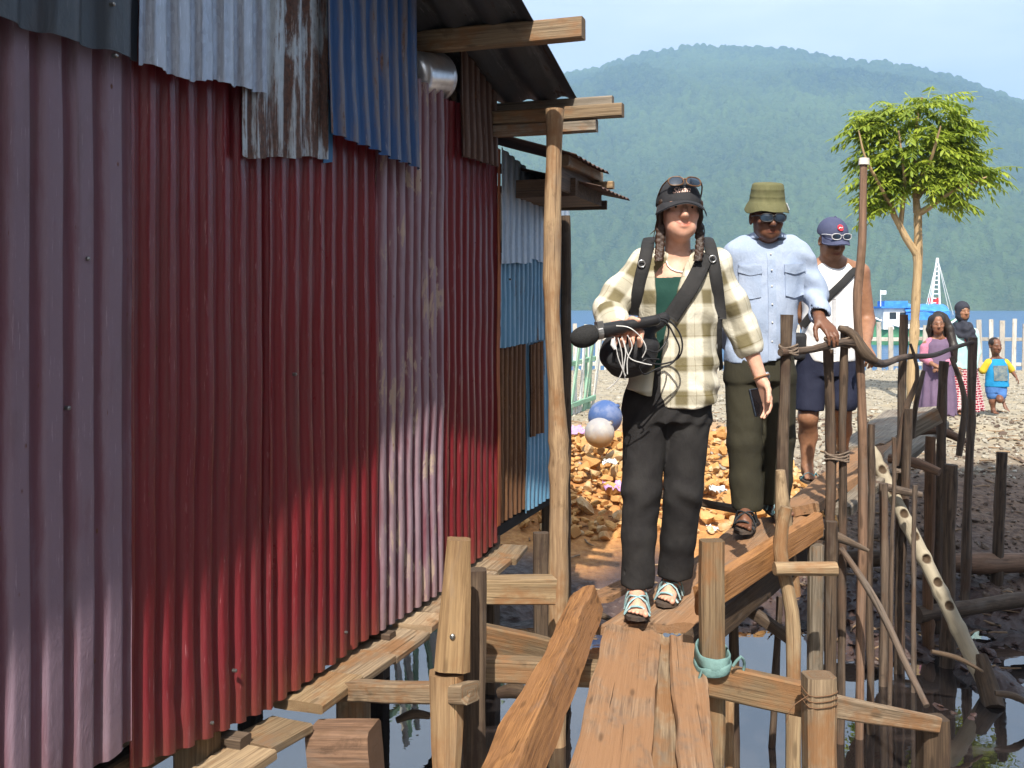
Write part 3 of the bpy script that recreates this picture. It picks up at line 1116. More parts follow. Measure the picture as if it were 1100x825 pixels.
def sheet(name, s0, s1, zb, zt, off, mat, parent, pitch=.088, amp=.011, label=None, lean=0.0, dents=.009, flat=.25, phase=0.0, jag=0.0, th=.0022, curl=0.0, skew=0.0, seed=None, kind=None):
    """upright corrugated sheet on the wall line; zb, zt = (at s0, at s1)"""
    seed = RNG.uniform(0, 99) if seed is None else seed
    W = s1 - s0
    nu = max(6, int(W / pitch * 16))
    H = max(zt) - min(zb)
    nv = max(6, int(H / .05))
    uu = np.linspace(0, 1, nu + 1)
    vv = np.linspace(0, 1, nv + 1)
    U, V = np.meshgrid(uu, vv, indexing='ij')
    su = U * W
    bot = zb[0] + (zb[1] - zb[0]) * U
    if jag: bot = bot + jag * np.floor(fbm(su * 6 + seed, 0, 0, 2) * 3) / 3
    bot = bot + fbm(su * 14 + seed, 0, 0, 2) * .006
    topz = zt[0] + (zt[1] - zt[0]) * U
    Z = bot + (topz - bot) * V
    pr = corr(su + phase, pitch, flat)
    o = off + amp * pr * (1 - .25 * fbm(su * 3 + seed, Z * 4, 0, 2)) + lean * (1 - V)
    o = o + dents * fbm(su * 3.3 + seed, Z * 2.2, 4, 4)
    for _ in range(int(W * H * 5)):                # knocks and nail dimples
        a, b = RNG.uniform(0, W), RNG.uniform(Z.min(), Z.max())
        o = o - RNG.uniform(.002, .006) * np.exp(-(((su - a) / .025) ** 2 + ((Z - b) / .03) ** 2))
    o = o + curl * (1 - V) ** 3 * (.5 + .5 * fbm(su * 2 + seed, 0, 0, 2))
    S = s0 + su + skew * (1 - V) + .004 * fbm(Z * 2.5 + seed, su * 2, 0, 2)
    P = WO + TV * S[..., None] + NV * o[..., None]
    P[..., 2] += Z
    B = P - NV * th
    uvw_ = np.stack([su + seed, Z - bot.min(), pr], -1)
    base = parent.matrix_basis.translation
    mb = Mesher()
    n0, n1 = nu + 1, nv + 1
    f = P.reshape(-1, 3) - np.array(base)
    b = B.reshape(-1, 3) - np.array(base)
    q = grid_quads(n0, n1)
    mb.add(f, q, None, uvw_)
    mb.add(b, q[:, ::-1], None, uvw_)
    N = n0 * n1
    rim = []
    ids = np.arange(N).reshape(n0, n1)
    for line in (ids[:, 0], ids[::-1, -1], ids[-1, :], ids[0, ::-1]):
        for k in range(len(line) - 1): rim.append([line[k], line[k] + N, line[k + 1] + N, line[k + 1]])
    Q2 = np.array(rim)
    mb.Q.append(Q2)
    ob = mb.build(name, mat, parent, True)
    flat_edges(ob, 60)
    return tag(ob, label)


# ------------------------------------------------------------------ red house
house = empty('stilt_house', tuple(wp(3.2, 0, -.1)), 'long house on stilts clad in red and faded pink corrugated iron, left of the walkway', 'house')


def hboard(name, a, b, wdt, thk, side, mat, **kw):
    return board(name, tuple(a), tuple(b), wdt, thk, tuple(side), mat, house, **kw)


hp = house
sheet('wall_sheet', 1.3, 2.47, (-.02, -.02), (2.15, 2.15), -.012, M_DARK, hp, .1, .012, 'dark sheet at the near end of the wall')
sheet('wall_sheet', 2.41, 2.868, (-.005, .055), (2.18, 2.18), .012, M_PINK, hp, .104, .0095, 'faded pink sheet nearest the camera', flat=.85, phase=.03, dents=.008)
sheet('wall_sheet', 2.868, 3.56, (-.035, -.118), (2.2, 2.2), .0, M_RED, hp, .088, .0098, 'dark red sheet, nearest of the three red ones', flat=.55)
sheet('wall_sheet', 3.535, 4.33, (-.112, -.10), (2.2, 2.2), .006, M_RED2, hp, .0865, .0098, 'dark red sheet in the middle of the wall', flat=.5, skew=.012)
sheet('wall_sheet', 4.312, 5.00, (-.098, -.10), (2.2, 2.2), .016, M_PINK2, hp, .086, .0135, 'faded mauve sheet between two red sheets', phase=.02, flat=.4, dents=.009)
sheet('wall_sheet', 4.98, 5.765, (-.10, -.05), (2.17, 2.24), .008, M_RED2, hp, .088, .010, 'red sheet at the far end of the house', flat=.45)
# hanging sheets above
sheet('upper_sheet', 1.3, 2.865, (1.80, 1.85), (2.75, 2.9), .05, M_DARK, hp, .19, .010, 'dark slate grey sheet hanging over the pink wall', flat=.7, phase=.05)
sheet('upper_sheet', 2.85, 3.44, (1.835, 1.885), (2.9, 2.98), .060, M_GALV, hp, .105, .008, 'silvery galvanised sheet with rust spots', flat=.85, jag=.02, phase=.04)
sheet('upper_sheet', 3.335, 3.87, (1.675, 1.73), (2.95, 2.98), .040, M_GALVR, hp, .11, .007, 'galvanised sheet eaten by brown rust', flat=.85, jag=.01)
sheet('upper_sheet', 3.865, 3.935, (1.72, 1.73), (1.95, 1.95), .028, simple('blue_paint_strip', (.02, .15, .36), rough=.5), hp, .2, .003, 'small bright blue strip under the rusty sheet')
sheet('upper_sheet', 3.80, 4.605, (1.815, 1.785), (2.95, 2.62), .066, M_BLUE, hp, .094, .012, 'worn blue sheet with scraped paint', flat=.2, lean=.012, curl=.02, dents=.012)
sheet('upper_sheet', 5.13, 5.65, (1.92, 1.93), (2.62, 2.33), .05, M_RUST2, hp, .08, .010, 'dark rusty sheet under the roof edge', lean=.015)
# the unseen sides, floor and back
NB = -3.2
mb = Mesher()
base = np.array(house.location)
R = np.array([NV, TV, [0, 0, 1]]).T
box_into(mb, wp(3.53, NB / 2 - .1, -.06) - base, ((abs(NB) - .25) / 2, 2.22, .03), R)
tag(mb.build('house_floor', W_DARK, hp))
mb = Mesher()
for c, h in ((wp(3.53, NB, 1.2), (.02, 2.23, 1.2)), (wp(1.28, NB / 2, 1.25), (abs(NB) / 2, .02, 1.25)), (wp(5.70, NB / 2 - .1, 1.12), (abs(NB) / 2 - .12, .02, 1.10))):
    box_into(mb, c - base, h, R)
tag(mb.build('back_wall', M_INSIDE, hp))

RZ = lambda s: 2.287 + (5.745 - s) * .277 if s >= 3.0 else 2.287 + 2.745 * .277 - (3.0 - s) * .13


def roof(name, s0, s1, o0, o1, zf, mat, parent, pitch=.1, amp=.013, label=None, along='s', th=.003, droop=0.0):
    """roof sheet: corrugations run along the slope; zf(s, o)"""
    base = np.array(parent.matrix_basis.translation)
    seed = RNG.uniform(0, 90)
    if along == 's':
        nu, nv = int((o1 - o0) / pitch * 8), max(4, int((s1 - s0) / .1))
        o = np.linspace(o0, o1, nu + 1)[:, None]
        s = np.linspace(s0, s1, nv + 1)[None, :]
        pr = corr(o + 0 * s, pitch, .1)
    else:
        nu, nv = int((s1 - s0) / pitch * 8), max(4, int((o1 - o0) / .1))
        s = np.linspace(s0, s1, nu + 1)[:, None]
        o = np.linspace(o0, o1, nv + 1)[None, :]
        pr = corr(s + 0 * o, pitch, .1)
    S, O = np.broadcast_arrays(s, o)
    Z = np.vectorize(zf)(S, O) + amp * pr + .012 * fbm(S * 1.5 + seed, O * 1.5, 0, 3)
    S = S + .012 * fbm(O * 9 + seed, S * 0, 3, 2)
    P = WO + TV * S[..., None] + NV * O[..., None]
    P[..., 2] += Z
    n0, n1 = P.shape[:2]
    uv = np.stack([(O if along == 's' else S) + seed, (S if along == 's' else O) + .5, pr], -1)
    mb = Mesher()
    q = grid_quads(n0, n1)
    dn = np.array([0, 0, -th])
    mb.add(P.reshape(-1, 3) - base, q, None, uv)
    mb.add(P.reshape(-1, 3) - base + dn, q[:, ::-1], None, uv)
    ids = np.arange(n0 * n1).reshape(n0, n1)
    rim = []
    for line in (ids[:, 0], ids[::-1, -1], ids[-1, :], ids[0, ::-1]):
        for k in range(len(line) - 1): rim.append([line[k], line[k] + n0 * n1, line[k + 1] + n0 * n1, line[k + 1]])
    mb.Q.append(np.array(rim))
    ob = mb.build(name, mat, parent, True)
    flat_edges(ob, 60)
    return tag(ob, label)


roof('roof_sheet', 3.0, 5.76, -3.3, .47, lambda s, o: RZ(s), M_SOOT, hp, .19, .02, 'sooty corrugated roof seen from below')
roof('roof_sheet', -1.8, 3.02, -3.3, .47, lambda s, o: RZ(s) + .012, M_SOOT, hp, .19, .02, 'sooty roof slope on the near side')


def cross(name, s, o0, o1, zc, h, thk, mat, label=None, **kw):
    return hboard(name, wp(s, o0, zc), wp(s, o1, zc), h, thk, (0, 0, 1), mat, label=label, wob=.003, **kw)


cross('purlin', 5.0, -2.6, .69, 2.435, .098, .07, W_OLD, 'upper roof beam end sticking out to the right')
cross('purlin', 5.60, -2.6, .735, 2.178, .066, .06, W_OLD, 'long lower roof beam end')
cross('purlin', 5.605, -.6, .60, 2.112, .062, .055, W_GREY, 'short board under the lower roof beam')
cross('purlin', 5.70, -.5, .66, 2.245, .06, .05, W_GREY, 'board end behind the lower roof beam')
cross('purlin', 4.1, -2.6, .36, 2.66, .08, .06, W_INT)
cross('purlin', 3.05, -2.6, .36, 2.93, .08, .06, W_INT)
cross('purlin', 1.9, -2.6, .36, 2.70, .08, .06, W_INT)
# rafters running along the slope, seen in the dark opening
for o in (-.12, -1.2, -2.4):
    hboard('rafter', wp(3.0, o, RZ(3.0) - .10), wp(5.72, o, RZ(5.72) - .10), .10, .05, (0, 0, 1), W_INT)
hboard('rafter', wp(4.15, -.35, 2.78), wp(5.25, -.06, 2.22), .11, .05, NV, W_OLD, label='slanting rafter in the dark gap under the roof')
hboard('wall_plate', wp(1.4, -.05, 2.14), wp(5.72, -.05, 2.2), .07, .05, (0, 0, 1), W_INT)
hboard('wall_plate', wp(1.4, -.05, -.045), wp(5.74, -.05, -.045), .08, .05, (0, 0, 1), W_DARK)
# tall corner post in front of the beams
pb, pt_ = at(597, 690, 4.92), at(596, 117, 4.92)
pb.z = -1.25
o = tube('corner_post', [pb, at(600, 560, 4.92), at(598, 440, 4.92), at(593, 300, 4.92), pt_], [.046, .044, .041, .041, .042], W_POLE, hp, label='peeled pole holding up the roof corner', n=14, wob=.006, knots=3, seed=3.3)
# stilts under the house
for s, o_, r in ((3.28, -.08, .062), (4.35, -.1, .06), (5.6, -.08, .06), (2.3, -.1, .06), (3.3, -1.4, .06), (4.4, -1.4, .06), (5.6, -1.4, .06), (3.3, -2.8, .06), (5.6, -2.8, .06)):
    hboard('stilt', wp(s, o_, -1.3), wp(s, o_, -.09), .12, .11, NV, W_DARK if o_ < -.5 else W_OLD, bevel=.02)
for s in (2.4, 3.35, 4.4, 5.5):
    hboard('floor_beam', wp(s, -3.0, -.16), wp(s, .05, -.16), .09, .06, (0, 0, 1), W_DARK)
# the ledge of short sawn boards along the foot of the wall
s = 2.25
k = 0
for L in (.42, .34, .36, .22, .07, .30, .26, .32, .20, .36, .05, .26, .22, .30):
    dz = RNG.uniform(-.012, .012)
    wdt = RNG.uniform(.16, .2)
    if k not in (4, 10):
        z0 = -.155 + dz if s < 4.4 else -.145 + dz
        if s > 5.05: z0 += .035
        hboard('ledge_board', wp(s, .055 + RNG.uniform(-.015, .02), z0), wp(s + L - .008, .055 + RNG.uniform(-.015, .02), z0 + RNG.uniform(-.008, .008)), wdt, .034, NV, W_PALE if RNG.random() < .45 else W_OLD, ragged=.008)
    s += L
    k += 1
# nail heads on the sheets
nm = Mesher()
for px, py in ((64, 438 - 0), (100, 62), (97, 7), (437, 418), (222, 776), (247, 720), (367, 679), (312, 402), (85, 278), (545, 300)):
    s_ = s_at(px)
    Y = s_ * .9467
    z = EYE - (py - HZ) * Y / F
    lathe_into(nm, wp(s_, (.021 if s_ > 2.9 else .028) if z < 1.8 else .072, z) - base, [(.0, .003), (.003, .0025), (.0055, 0), (.006, -.012)], 8, R=np.array([TV, [0, 0, 1], NV]).T)
tag(nm.build('nail_heads', M_NAIL, hp), kind='stuff')

# shiny cooking pot on the wall top
pot = empty('cooking_pot', tuple(at(455, 82, 4.72)), 'shiny dented metal pot lying in the gap on top of the red wall', 'pot')
M_ALU = simple('aluminium', (.72, .72, .74), rough=.3, metallic=.8, bump=.3, bscale=9, dist=.01)
mb = Mesher()
Rp = np.array(Matrix.Rotation(-WTH, 3, 'Z') @ Matrix.Rotation(math.radians(-80), 3, 'X') @ Matrix.Rotation(PI * 0, 3, 'X'))
lathe_into(mb, (0, 0, 0), [(.0, -.17), (.07, -.168), (.098, -.155), (.108, -.13), (.11, .10), (.118, .112), (.122, .118), (.116, .121), (.107, .112), (.104, -.12), (0, -.15)], 32, R=Rp)
mb.build('body', M_ALU, pot, True)
for sg in (-1,):
    mb = Mesher()
    tube_into(mb, [Vector((0, 0, 0)) + Matrix(Rp.tolist()) @ Vector(p) for p in ((sg * .105, -.03, .06), (sg * .15, -.025, .06), (sg * .15, .025, .06), (sg * .105, .03, .06))], .006, n=6)
    mb.build('handle', M_ALU, pot, True)

# ------------------------------------------------------------------ blue shack behind
shack = empty('blue_shack', tuple(wp(6.4, 0, 0)), 'small shack patched with grey, light blue and rusty sheets behind the red house', 'shack')
sheet('wall_sheet', 5.78, 6.35, (.02, .02), (1.16, 1.14), -.02, M_RUST, shack, .078, .010, 'rust brown lower sheet', dents=.008)
sheet('wall_sheet', 6.33, 7.2, (.0, .0), (1.2, 1.2), -.012, M_SKY, shack, .078, .009, 'blue lower sheet')
sheet('wall_sheet', 6.36, 6.60, (.44, .44), (.98, 1.0), .010, M_RUST, shack, .078, .010, 'rusty patch on the blue sheet')
sheet('wall_sheet', 5.78, 7.2, (.98, 1.02), (1.5, 1.5), -.004, M_SKY, shack, .078, .009, 'pale blue middle sheet with rust streaks')
sheet('wall_sheet', 5.785, 6.30, (1.44, 1.46), (2.06, 2.0), .028, M_PALE, shack, .10, .006, 'pale grey upper sheet', flat=.6)
sheet('wall_sheet', 6.27, 7.2, (1.50, 1.44), (2.0, 1.95), .014, M_PALE, shack, .10, .006, 'grey-blue upper sheet', flat=.6)
sheet('wall_sheet', 5.745, 5.80, (.04, .04), (2.05, 2.05), .022, simple('rust_orange_trim', (.32, .09, .03), rough=.8), shack, .2, .002, 'narrow orange rusted edge strip')
mb = Mesher()
bs = np.array(shack.location)
for c, h in ((wp(7.22, -.42, 1.0), (.4, .02, 1.0)), (wp(6.5, -.84, 1.0), (.02, .7, 1.0)), (wp(5.80, -.43, 1.0), (.36, .015, 1.0)), (wp(6.5, -.42, -.03), (.38, .68, .03))):
    box_into(mb, c - bs, h, R)
mb.build('back_wall', M_INSIDE, shack)
roof('roof_sheet', 5.79, 6.55, -1.0, .44, lambda s, o: 2.0 - (o - .44) * .30, M_RUST2, shack, .1, .006, 'upper roof sheet', along='o')
roof('roof_sheet', 6.1, 6.85, -1.0, .50, lambda s, o: 1.87 - (o - .5) * .24, M_RUST2, shack, .1, .006, 'lower roof sheet with curled corner', along='o')


def sboard(name, a, b, wdt, thk, side, mat, **kw):
    return board(name, tuple(a), tuple(b), wdt, thk, tuple(side), mat, shack, **kw)


sboard('purlin', wp(5.85, .36, 1.985), wp(6.62, .36, 1.985), .06, .05, (0, 0, 1), W_OLD, label='pale beam end under the upper roof')
sboard('purlin', wp(6.58, -.5, 1.93), wp(6.58, .46, 1.93), .045, .05, (0, 0, 1), W_PALE)
sboard('fascia', wp(6.74, -.2, 1.84), wp(6.74, .38, 1.83), .055, .03, (0, 0, 1), W_INT)
sboard('fascia', wp(6.62, -.2, 1.78), wp(6.62, .1, 1.78), .06, .03, (0, 0, 1), W_INT)
for s, o_ in ((5.9, -.08), (7.1, -.08), (5.9, -.75), (7.1, -.75)):
    sboard('stilt', wp(s, o_, -1.2), wp(s, o_, -.05), .1, .1, NV, W_DARK)
mb = Mesher()
box_into(mb, wp(6.35, .17, 1.865) - bs, (.20, .30, .05), R)
mb.build('soffit', W_INT, shack)
sboard('fascia', wp(5.82, .33, 1.91), wp(6.6, .33, 1.91), .16, .02, (0, 0, 1), W_INT)
tube('corner_post', [wp(7.06, .03, -.9), wp(7.06, .03, .6), wp(7.05, .03, 1.8)], .035, W_DARK, shack, label='dark post at the far corner', wob=.006)

# ------------------------------------------------------------------ neighbour's house beyond the right edge: its roof shades the mud
nh = empty('neighbour_house', (4.3, 1.2, -1.0), 'wooden house on stilts beyond the right edge of the picture', 'house')


def nboard(name, a, b, wdt, thk, side, mat, **kw):
    return board(name, a, b, wdt, thk, side, mat, nh, **kw)
NHX, NHY0, NHY1 = 2.35, -3.6, 3.3
def nroof(x0, x1, y0, y1, z0, z1):
    nu, nv = int((y1 - y0) / .012), 10
    ys = np.linspace(y0, y1, nu + 1)[:, None]
    xs = np.linspace(x0, x1, nv + 1)[None, :]
    X, Y = np.broadcast_arrays(xs, ys)
    pr = np.cos(2 * PI * Y / .09)
    Z = z0 + (z1 - z0) * (X - x0) / (x1 - x0) + .012 * pr
    P = np.stack([X, Y, Z], -1) - np.array(nh.location)
    mb = Mesher()
    q = grid_quads(nu + 1, nv + 1)
    uv = np.stack([Y, X, pr], -1)
    mb.add(P.reshape(-1, 3), q, None, uv)
    mb.add(P.reshape(-1, 3) - np.array([0, 0, .004]), q[:, ::-1], None, uv)
    return mb.build('roof', M_SOOT, nh, True)


nroof(1.9, 3.9, NHY0 - .3, NHY1 + .2, 5.6, 7.0)
nroof(5.9, 3.88, NHY0 - .3, NHY1 + .2, 5.6, 7.0)
for x0, x1, y0, y1 in ((NHX, NHX, NHY0, NHY1), (5.5, 5.5, NHY0, NHY1), (NHX, 5.5, NHY1, NHY1), (NHX, 5.5, NHY0, NHY0)):
    mb = Mesher()
    a, b = np.array([x0, y0, 0]), np.array([x1, y1, 0])
    if x0 == x1:
        h = (.02, abs(y1 - y0) / 2 - .03, 2.9)
    else:
        h = (abs(x1 - x0) / 2, .02, 2.9)
    box_into(mb, (a + b) / 2 + np.array([0, 0, 2.85]) - np.array(nh.location), h)
    mb.build('wall', W_GREY, nh)
mb = Mesher()
box_into(mb, np.array([(NHX + 5.5) / 2, (NHY0 + NHY1) / 2, -.06]) - np.array(nh.location), ((5.5 - NHX) / 2 - .03, (NHY1 - NHY0) / 2 - .03, .04))
mb.build('floor', W_DARK, nh)
for x in (NHX + .1, 5.4):
    for y in (NHY0 + .1, 0, NHY1 - .1):
        nboard('stilt', (x, y, -1.3), (x, y, -.11), .12, .12, (1, 0, 0), W_DARK)

bh = empty('rear_light_block', (-2, -8, -1), 'low wooden house on stilts behind the viewer', 'house')  # unseen, added to block sky fill on the left wall
for c, h in (((-2, -6.0, 1.2), (4.2, .02, 2.2)), ((-2, -10.0, 1.2), (4.2, .02, 2.2)), ((-6.2, -8, 1.2), (.02, 1.97, 2.2)), ((2.2, -8, 1.2), (.02, 1.97, 2.2))):
    mb = Mesher()
    box_into(mb, np.array(c) - np.array(bh.location), h)
    mb.build('wall', W_GREY, bh)
for y0, y1 in ((-5.6, -8.02), (-10.4, -7.98)):
    mb = Mesher()
    P = np.array([[-6.6, y0, 3.35], [2.6, y0, 3.35], [2.6, y1, 4.3], [-6.6, y1, 4.3]]) - np.array(bh.location)
    mb.add(P, [[0, 1, 2, 3]])
    mb.add(P - np.array([0, 0, .01]), [[3, 2, 1, 0]])
    mb.build('roof', M_SOOT, bh)

# ================================================================== fence along the beach
fence = empty('picket_fence', (5, 20.3, -.05), 'weathered grey picket fence along the top of the beach', 'fence')
M_PK = wood('grey_picket_wood', (.48, .46, .42), (.28, .26, .23), (.4, .36, .3), .2, obj_var=.3)
M_PKW = wood('whitewashed_picket_wood', (.56, .55, .50), (.40, .39, .35), (.40, .36, .3), .2)


def fence_line(fx, fy): return 20.3 + .25 * math.sin(fx * .35)


x = -1.2
while x < 12.4:
    y = fence_line(x, 0)
    g = float(ground_z(x, y))
    h = RNG.uniform(.92, 1.06)
    tl = RNG.normal(0, .016)
    wdt = RNG.uniform(.085, .115)
    board('picket', (x, y, g - .05), (x + tl * h, y + RNG.normal(0, .01), g + h), wdt, .02, (1, 0, 0), M_PK if RNG.random() < .65 else M_PKW, fence, bevel=.003, wob=.003)
    x += RNG.uniform(.185, .225) if RNG.random() > .06 else .36
for z in (.18, .68):
    xs_ = np.arange(-1.3, 12.6, 2.3)
    for k in range(len(xs_) - 1):
        a, b = xs_[k], xs_[k + 1]
        board('rail', (a, fence_line(a, 0) + .03, z + float(ground_z(a, 20.3))), (b + .03, fence_line(b, 0) + .03, z + float(ground_z(b, 20.3)) + RNG.uniform(-.02, .02)), .075, .035, (0, 0, 1), M_PK, fence)
for xx in np.arange(-1.0, 12.5, 1.9):
    board('post', (xx, fence_line(xx, 0) + .08, -.5), (xx, fence_line(xx, 0) + .08, .95 + RNG.uniform(-.05, .1)), .07, .06, (1, 0, 0), W_GREY, fence)

# green and white pickets: the old garden fence behind the shack, leaning
gf = empty('garden_fence', (.3, 10.5, -.3), 'broken green and white picket fence leaning behind the shack', 'fence')
M_PG = wood('green_painted_picket', (.30, .52, .38), (.20, .36, .25), (.4, .36, .3), .25)
M_PW = wood('white_painted_picket', (.72, .74, .72), (.55, .57, .55), (.4, .33, .25), .3)
A0, A1 = np.array([-1.1, 7.3]), np.array([.98, 12.6])
n = 46
for i in range(n):
    f = i / (n - 1)
    p = A0 + (A1 - A0) * f
    g = float(ground_z(p[0], p[1]))
    g = max(g, -.55)
    ln = .05 + .06 * math.sin(i * 1.7)
    if i in (14, 15, 29): continue
    mt = M_PG if (i // 3) % 2 == 0 else M_PW
    h = RNG.uniform(.78, .92)
    board('picket', (p[0], p[1], g - .1), (p[0] + ln * 1.2 + RNG.normal(0, .02), p[1] - ln * .4, g + h), .075, .018, (A1[0] - A0[0], A1[1] - A0[1], 0), mt, gf, bevel=.003, seg=6)
for z in (.12, .6):
    for k in range(6):
        p, q = A0 + (A1 - A0) * k / 6, A0 + (A1 - A0) * (k + 1) / 6
        gp, gq = [max(float(ground_z(*r)), -.55) for r in (p, q)]
        board('rail', (p[0] + .04, p[1], gp + z), (q[0] + .04, q[1], gq + z), .06, .03, (0, 0, 1), M_PG, gf)

# ================================================================== boat at anchor
M_WHITE = simple('white_boat_paint', (.78, .79, .78), (.62, .63, .62), 3, .4, .05)
M_GRN = simple('green_boat_paint', (.10, .30, .16), (.08, .22, .12), 3, .45, .05)
M_TARP = simple('blue_tarpaulin', (.035, .17, .55), (.06, .26, .70), 4, .5, .5, 6, dist=.05)
M_REDC = simple('red_cloth', (.55, .05, .05), (.4, .03, .03), 4, .8)
M_WIN = simple('dark_window_glass', (.03, .04, .05), (.02, .03, .04), 3, .1, .0)
BY = 62.0
boat = empty('outrigger_boat', tuple(at(983, 345, BY)), 'white and green wooden boat with blue awning anchored behind the fence', 'boat')
bz = -1.02
bl = np.array(boat.location)


def bp(px, py, dy=0.0):
    return np.array(at(px, py, BY + dy)) - bl


hull = Mesher()
L0, L1 = bp(936, 352)[0], bp(1030, 352)[0]
nx, nn = 30, 14
xs_ = np.linspace(L0, L1, nx)
V = []
for i, xx in enumerate(xs_):
    f = i / (nx - 1)
    wd = 1.05 * (1 - abs(2 * f - 1) ** 2.6) + .03
    sheer = .95 + .75 * abs(2 * f - 1) ** 2.2
    for j in range(nn):
        a = PI * j / (nn - 1)
        V.append((xx, wd * math.cos(a) * (1.0 if abs(math.cos(a)) > .3 else 1), (bz - bl[2]) + sheer - (sheer + .4) * math.sin(a) ** .7))
hull.add(V, grid_quads(nx, nn)[:, ::-1])
top_ = [[i * nn, (i + 1) * nn, (i + 1) * nn + nn - 1, i * nn + nn - 1] for i in range(nx - 1)]
hull.Q.append(np.array(top_))
hull.build('hull', M_GRN, boat, True)
mb = Mesher()
tube_into(mb, [(L0, 0, bz - bl[2] + 1.65)] + [(x_, -1.05 * (1 - abs(2 * i / 9 - 1) ** 2.6) - .04, bz - bl[2] + .98 + .72 * abs(2 * i / 9 - 1) ** 2.2) for i, x_ in enumerate(np.linspace(L0, L1, 10))], .07, n=6)
mb.build('gunwale', M_WHITE, boat, True)
mb = Mesher()
c0, c1 = bp(944, 350), bp(977, 331)
box_into(mb, ((c0[0] + c1[0]) / 2, 0, (c0[2] + c1[2]) / 2 - .1), ((c1[0] - c0[0]) / 2, .8, (c1[2] - c0[2]) / 2 + .1))
cb = mb.build('cabin', M_WHITE, boat)
for q in range(3):
    mb = Mesher()
    box_into(mb, (c0[0] + .55 + q * .62, -.81, c1[2] - .45), (.2, .02, .2))
    mb.build('window', M_WIN, cb)
mb = Mesher()
box_into(mb, ((c0[0] + c1[0]) / 2, 0, c1[2] + .05), ((c1[0] - c0[0]) / 2 + .2, 1.0, .05))
box_into(mb, ((c0[0] + c1[0]) / 2 - .1, 0, c1[2] + .25), (.7, .6, .18))
mb.build('cabin_roof', M_TARP, boat)
mb = Mesher()
a0, a1 = bp(966, 340), bp(1012, 333)
X, T = np.meshgrid(np.linspace(a0[0], a1[0], 16), np.linspace(-1, 1, 9), indexing='ij')
Zt = a1[2] + .35 - .42 * T ** 2 + .06 * vnoise(X * 2, T * 3)
P = np.stack([X, T * 1.1, Zt], -1)
q = grid_quads(16, 9)
mb.add(P.reshape(-1, 3), q)
mb.add(P.reshape(-1, 3) - np.array([0, 0, .03]), q[:, ::-1])
X2, Z2 = np.meshgrid(np.linspace(a0[0], a1[0], 16), np.linspace(a1[2] - .1, a0[2] - .2, 4), indexing='ij')
P = np.stack([X2, X2 * 0 - 1.1 + .08 * vnoise(X2 * 2, Z2 * 2), Z2], -1)
mb.add(P.reshape(-1, 3), grid_quads(16, 4))
mb.build('awning', M_TARP, boat, True)
mb = Mesher()
mt_, mbm = bp(1007, 277), bp(1004, 340)
mb2 = Mesher()
for dx in (-.16, .16):
    tube_into(mb, [mbm + np.array([dx * 2.2, 0, -.6]), mt_ + np.array([dx * .25, 0, 0])], [.08, .04], n=6)
for k in range(13):
    f = k / 13
    wd = .16 * (2.2 + (.25 - 2.2) * f)
    pz = mbm + (mt_ - mbm) * f
    tube_into(mb, [pz + np.array([-wd, 0, 0]), pz + np.array([wd, 0, 0])], .035, n=5)
mb.build('mast', M_WHITE, boat)
for e in ((997, 330), (1019, 332), (1024, 338), (994, 333)):
    tube_into(mb2, [mt_, bp(*e, dy=RNG.uniform(-.8, .8))], .018, n=4)
mb2.build('rigging', M_WHITE, boat)
mb = Mesher()
Xf, Zf = np.meshgrid(np.linspace(0, .6, 6), np.linspace(0, .4, 4), indexing='ij')
fp = bp(997, 327)
P = np.stack([fp[0] + Xf, .1 * np.sin(Xf * 7), fp[2] + Zf], -1).reshape(-1, 3)
mb.add(P, grid_quads(6, 4))
mb.build('flag', M_REDC, boat)
mb = Mesher()
fp = bp(946, 331)
tube_into(mb, [fp, fp + np.array([0, 0, 1.1])], .03, n=5)
box_into(mb, fp + np.array([.18, 0, .95]), (.16, .012, .12))
mb.build('pennant', M_WHITE, boat)

# ================================================================== the tree
def leaf_mat(name, a, b):
    m, t = new_mat(name)
    v = uvw(t)
    s = t.n('ShaderNodeSeparateXYZ', ins={0: v})
    c = t.mixc(s.outputs[0], a, b)
    p = t.n('ShaderNodeBsdfPrincipled', ins={'Base Color': c, 'Roughness': .45, 'Specular IOR Level': .4})
    tr = t.n('ShaderNodeBsdfTranslucent', ins={'Color': t.mixc(.5, c, (.22, .30, .03))})
    mx = t.n('ShaderNodeMixShader', ins={0: .42})
    t.t.links.new(p.outputs[0], mx.inputs[1])
    t.t.links.new(tr.outputs[0], mx.inputs[2])
    o = t.n('ShaderNodeOutputMaterial')
    t.t.links.new(mx.outputs[0], o.inputs[0])
    return m


M_LEAF = leaf_mat('young_leaf', (.14, .21, .02), (.36, .43, .045))
M_TRUNK = wood('smooth_tan_bark', (.50, .36, .20), (.30, .20, .10), None, 0, grain=.35)
TY = 13.6
tree = empty('leafy_tree', tuple(at(979, 436, TY)), 'young tree with slender tan trunk and bright green feathery crown on the beach', 'tree')
tl_ = np.array(tree.location)


def tp(px, py, dy=0.0): return np.array(at(px, py, TY + dy)) - tl_


